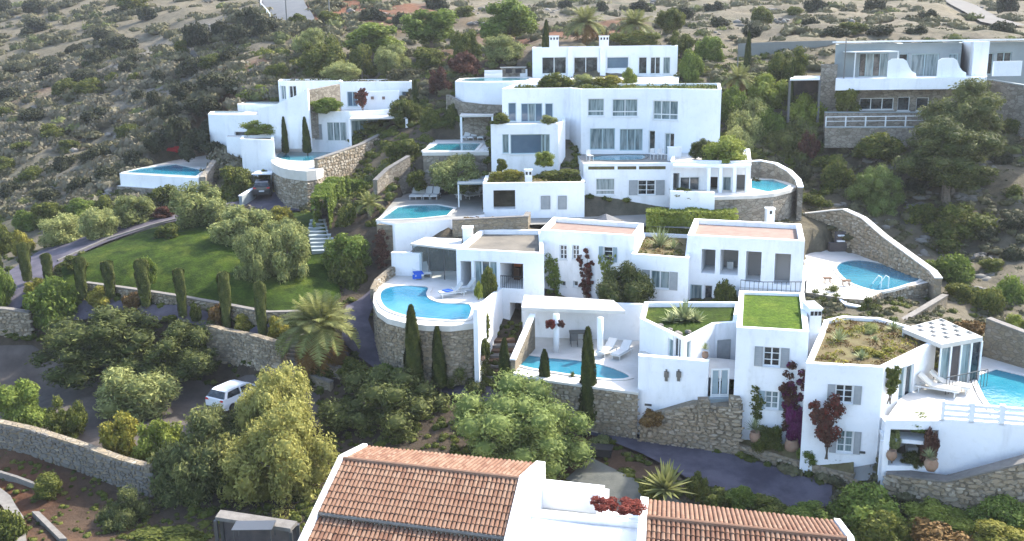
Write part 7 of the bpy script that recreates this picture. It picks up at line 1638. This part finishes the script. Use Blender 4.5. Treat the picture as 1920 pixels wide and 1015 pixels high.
# white balustrade of the pavilion villa terrace
q = zz(zH, (1388,549),(1430,553),(1508,553),(1512,545)); r = T('balustrade', 'thin trellis railing in front of the pavilion villa terrace', 'railing', (*q[0], zH)); mb = MB()
for i in range(3): mb.tube([(*q[i],zH+.9),(*q[i+1],zH+.9)], .03, 5); mb.tube([(*q[i],zH+.2),(*q[i+1],zH+.2)], .02, 5)
obj('rail', mb, METAL, r); mb = MB()
for i in range(3):
    a, b_ = Vector(q[i]), Vector(q[i+1]); n = max(2, int((b_-a).length/.3))
    for k in range(n): w = a+(b_-a)*k/n; mb.box(w.x-.015,w.x+.015,w.y-.015,w.y+.015,zH-.4,zH+.9)
obj('bars', mb, METAL, r)
# cars
def car(p, rz, body, label, name='parked_car'):
    r = T(name, label, 'car', p, rz=0); M = Matrix.Rotation(rz,4,'Z'); o0 = Vector(p)
    def W(v): return tuple(o0+M@Vector(v))
    # side profile from rear (-x) to front (+x): lower body and greenhouse as lofted sections
    S = [(-1.98,.42,.72,.78),(-1.95,.3,.98,.84),(-1.75,.24,1.02,.86),(-.9,.22,1.0,.87),(.4,.22,.98,.87),(1.0,.24,.95,.86),(1.65,.26,.84,.82),(1.95,.34,.66,.72)]
    mb = MB()
    rings = []
    for x, z0, z1, w in S: rings.append([(x,-w*.96,z0),(x,-w,(z0+z1)/2),(x,-w*.93,z1),(x,w*.93,z1),(x,w,(z0+z1)/2),(x,w*.96,z0)])
    for i in range(len(rings)-1):
        for j in range(6): mb.face([W(rings[i][j]),W(rings[i+1][j]),W(rings[i+1][(j+1)%6]),W(rings[i][(j+1)%6])])
    mb.face([W(q) for q in rings[0]]); mb.face([W(q) for q in rings[-1]])
    GS = [(-1.85,1.0,.80,1.02,.80),(-1.55,1.40,.62,1.0,.80),(-1.3,1.47,.62,1.0,.80),(.1,1.48,.62,.99,.80),(.45,1.42,.62,.98,.80),(1.1,.99,.74,.97,.78)]
    roof_ = [[(x,-w,z),(x,w,z)] for x, z, w, _, _ in GS[1:5]]
    for i in range(3): mb.face([W(roof_[i][0]),W(roof_[i][1]),W(roof_[i+1][1]),W(roof_[i+1][0])])
    for s in (-1,1):       # pillars
        for (x0,z0_,w0),(x1,z1_,w1),t in (((-1.85,1.0,.80),(-1.55,1.40,.62),.22),((.45,1.42,.62),(1.1,.99,.74),-.1),((-.45,1.0,.84),(-.42,1.47,.63),.1)):
            mb.face([W((x0,s*w0,z0_)),W((x0+t,s*(w0+.01),z0_)),W((x1+t,s*(w1+.01),z1_)),W((x1,s*w1,z1_))])
        mb.face([W((-1.55,s*.62,1.40)),W((-1.3,s*.62,1.47)),W((.1,s*.62,1.48)),W((.45,s*.62,1.42)),W((.42,s*.65,1.36)),W((-1.5,s*.65,1.34))])
    obj('body', mb, body, r, True)
    GLC = GL_D
    for s in (-1,1):
        for x0, x1, a0, a1 in ((-1.6,-.48,-1.38,-.48),(-.36,.98,-.36,.42)):
            g = MB(); g.face([W((x0,s*.815,1.0)),W((x1,s*.80,.99)),W((a1,s*.64,1.38)),W((a0,s*.64,1.36))]); obj('side_window', g, GLC, r)
    g = MB(); g.face([W((-1.86,-.78,1.02)),W((-1.86,.78,1.02)),W((-1.58,.6,1.38)),W((-1.58,-.6,1.38))]); obj('rear_window', g, GLC, r)
    g = MB(); g.face([W((1.08,-.74,1.0)),W((1.08,.74,1.0)),W((.47,.6,1.41)),W((.47,-.6,1.41))]); obj('windscreen', g, GLC, r)
    for x in (-1.25,1.25):
        for s in (-1,1):
            g = MB(); c_ = [(x+.31*cos(t),.31+.31*sin(t)) for t in [2*pi*k/16 for k in range(16)]]
            a_ = [W((u,s*.70,v)) for u, v in c_]; b_ = [W((u,s*.885,v)) for u, v in c_]; g.face(a_); g.face(b_)
            for k in range(16): g.face([a_[k],a_[(k+1)%16],b_[(k+1)%16],b_[k]])
            w_ = obj('wheel', g, BLACK, r); g = MB(); g.face([W((x+.2*cos(2*pi*k/12),s*.895,.31+.2*sin(2*pi*k/12))) for k in range(12)]); obj('rim', g, METAL, w_)
    for s in (-1,1):
        g = MB(); g.face([W((-1.99,s*.45,.86)),W((-1.99,s*.76,.84)),W((-1.97,s*.8,.98)),W((-1.97,s*.6,.98))]); obj('tail_light', g, RED, r)
        g = MB(); g.face([W((1.93,s*.4,.62)),W((1.93,s*.68,.62)),W((1.75,s*.72,.78)),W((1.78,s*.45,.76))]); obj('headlight', g, GL_C, r)
        g = MB(); q = W((.75,s*.93,1.02)); g.cbox(q, (.14,.1,.12), rz=rz); obj('mirror', g, BLACK, r)
    g = MB(); g.face([W((-2.0,-.25,.55)),W((-2.0,.25,.55)),W((-2.0,.25,.68)),W((-2.0,-.25,.68))]); obj('number_plate', g, FRAME_W, r)
    g = MB(); g.cbox(W((-1.96,0,.36)), (.12,1.5,.16), rz=rz); obj('rear_bumper', g, BLACK, r)
    return r
CARW = mat('white_car_paint', (.72,.74,.76), .25, spec=.6); CARD = mat('dark_car_paint', (.02,.025,.035), .2, spec=.6)
p = G(446,758); car((p.x,p.y,p.z+.06), radians(60), CARW, 'white hatchback parked half hidden behind the yellow feathery tree')
p = G(494,366); car((p.x,p.y,p.z+.08), radians(100), CARD, 'dark car parked in the shade left of the round stone tower')
r = T('garage_canopy', 'small white canopy over the dark car beside the round stone tower', 'canopy', tuple(p)); mb = MB(); mb.box(p.x-1.1,p.x+.9,p.y+.2,p.y+2.4,p.z+2.0,p.z+2.12); obj('roof', mb, WHITE, r)
for dx in (-1.0,.8): mb = MB(); mb.box(p.x+dx-.05,p.x+dx+.05,p.y+.3,p.y+.4,p.z,p.z+2.0); obj('post', mb, METAL, r)
# table under the left carport
p = PY(478,1012,41.5); table((p.x,p.y,p.z), 1.9, .9, METAL, 'grey table under the carport at the bottom edge')
# poles
def pole(px, y0, y1, label, name='utility_pole', arm=True, Y=None, rad=.1):
    b_ = G(px, y1) if Y is None else PY(px, y1, Y); t = PY(px, y0, b_.y); r = T(name, label, 'pole', tuple(b_)); mb = MB(); mb.tube([(b_.x,b_.y,b_.z-.5),(b_.x,b_.y,t.z)], [rad*1.2,rad*.8], 8); obj('pole', mb, METAL, r)
    if arm: mb = MB(); mb.cbox((b_.x,b_.y,t.z-.4), (1.6,.08,.1)); obj('crossarm', mb, METAL, r)
pole(538,-30,42,'thin pole on the asphalt road at the top', arm=False); pole(618,-30,30,'pole on the red soil right of the asphalt road'); pole(1382,82,150,'thin lamp post left of the grey building', 'lamp_post', False, Y=101, rad=.06); pole(1582,72,146,'thin white pole at the left corner of the grey building','flag_pole',False,Y=91.6,rad=.06)
# guard rail at the top road and grey fence wall above the right villa
q = [G(494,0),G(494,18),G(505,30),G(512,40)]; r = T('guard_rail', 'white guard rail curving along the left side of the asphalt road', 'guard rail', tuple(q[0])); mb = MB(); mb.tube([(p.x-.4,p.y,p.z+1.1) for p in q], .09, 6); obj('rail', mb, FRAME_W, r); mb = MB(); [mb.box(p.x-.45,p.x-.35,p.y-.05,p.y+.05,p.z,p.z+1.1) for p in q]; obj('posts', mb, FRAME_W, r)
q = [PY(1385,82,113),PY(1450,79,113),PY(1568,76,113)]; wallribbon('boundary_wall', [p[:2] for p in q], [p.z for p in q], [p.z-1.6 for p in q], .3, GREYST, side=1, cap=None, root=True, label='long grey wall on the hillside left of the grey building', cat='wall')
# wall plaque, pool house furniture, big white object on the pavilion bay
p = PZ(1464,528,zH); r = T('cushioned_daybed', 'white daybed in the right hand bay of the pavilion villa', 'daybed', tuple(p)); mb = MB(); mb.cbox((p.x,p.y-.5,zH+.3),(1.1,.9,.5)); obj('mattress', mb, LOUNGE, r); mb = MB(); mb.cbox((p.x,p.y-.05,zH+.75),(1.1,.2,.6)); obj('backrest', mb, LOUNGE, r)
for x, y, z_, s, lab in ((1255,620,-17.25,.22,'left rock of the agave bed'),(1270,628,-17.25,.28,'front rock of the agave bed'),(1290,624,-17.25,.2,'right rock of the agave bed'),(1238,612,-17.25,.2,'far left rock of the agave bed')):
    p = PZ(x,y,z_); bm = bmesh.new(); bmesh.ops.create_icosphere(bm, subdivisions=2, radius=s)
    for v in bm.verts: v.co *= random.uniform(.75,1.2); v.co.z *= .7
    me = bpy.data.meshes.new('rock'); bm.to_mesh(me); bm.free(); me.materials.append(KERB); o = bpy.data.objects.new('rock', me); o.location = (p.x,p.y,z_+.05); COL.objects.link(o); tag(o, lab, 'rock', 'rocks of the agave bed')
# ================================================================== real-world base colours: one albedo factor per material
def albedo(m, k, tint=(1,1,1)):
    N = m.node_tree.nodes; L = m.node_tree.links; b = N.get('Principled BSDF')
    if not b: return
    s = b.inputs['Base Color']; f = tuple(k*t for t in tint)
    if not s.links: c = s.default_value; s.default_value = (c[0]*f[0], c[1]*f[1], c[2]*f[2], 1); return
    src = s.links[0].from_socket; x = N.new('ShaderNodeVectorMath'); x.operation = 'MULTIPLY'; L.new(src, x.inputs[0]); x.inputs[1].default_value = f; L.new(x.outputs[0], s)
    for n in N:
        if n.type == 'BSDF_TRANSLUCENT': L.new(x.outputs[0], n.inputs[0])
ALB = {'white_render': 1.0, 'white_frame': 0.855, 'terrace_paving': 0.792, 'cream_render': 0.810, 'white_lounger_fabric': 0.855, 'cream_cushion': 0.855, 'white_car_paint': .95,
 'grey_stone_wall': 0.679, 'far_stone_wall': 0.657, 'wall_stone': 0.746, 'pale_rubble': 0.467, 'kerb_stone': 0.413, 'grey_terrace_paving': 0.450, 'ground_soil': 0.425, 'dirt_car_park': 0.474, 'grey_purple_road': 0.360, 'pale_asphalt': 0.338, 'grey_green_gravel': 0.450,
 'lawn_grass': 0.501, 'roof_turf': 0.510, 'planted_soil': 0.450, 'track_dirt': .45, 'terracotta_roof_paving': 0.353, 'gravel_roof': 0.381, 'clay_roof_tile': 0.439, 'roof_tile_underlay': 0.265, 'pool_water': 0.491, 'curtained_glass': 0.578, 'dark_glass': 0.544, 'blue_glass': 0.578,
 'blue_grey_shutter': 0.640, 'grey_shutter': 0.640, 'grey_teal_render': 0.613, 'grey_cladding': 0.450, 'teal_grey_frame': .9, 'brown_wood': 0.525, 'clay_pot': 0.525, 'tree_bark': .6, 'grey_metal': 0.408, 'pale_grey_lounger_fabric': .85, 'room_wall': .8}
TINT = {'wall_stone': (1.05,1,.92), 'grey_stone_wall': (1.05,1,.92), 'pool_water': (.75,1,1.05), 'clay_roof_tile': (1.1,1,.9), 'terracotta_roof_paving': (1.08,1,1.02), 'grey_purple_road': (1.0,.95,1.12), 'lawn_grass': (.9,1.05,.5), 'roof_turf': (.9,1.0,.5), 'ground_soil': (1,1,1)}
LEAF = {'yellow_green_leaves': .82, 'bright_green_leaves': .66, 'lime_leaves': .60, 'olive_leaves': 0.616, 'grey_green_leaves': .46, 'pine_needles': 0.702, 'golden_green_leaves': .6, 'palm_fronds': .52, 'agave_leaves': .6, 'shrub_leaves': .46, 'dark_laurel_leaves': 0.414, 'cypress_leaves': .46, 'clipped_cypress_leaves': .5}
for m_ in list(bpy.data.materials):
    if m_.name == 'haze_air' or not m_.use_nodes: continue
    leafy = any(k in m_.name for k in ('leaves','needles','fronds','foliage','plants'))
    if 'flowers' in m_.name: albedo(m_, .42); continue
    if leafy: albedo(m_, LEAF.get(m_.name, .40)*1.22, (1,1,.78)); continue
    if m_.name in ALB and ALB[m_.name] != 1: albedo(m_, ALB[m_.name], TINT.get(m_.name, (1,1,1)))
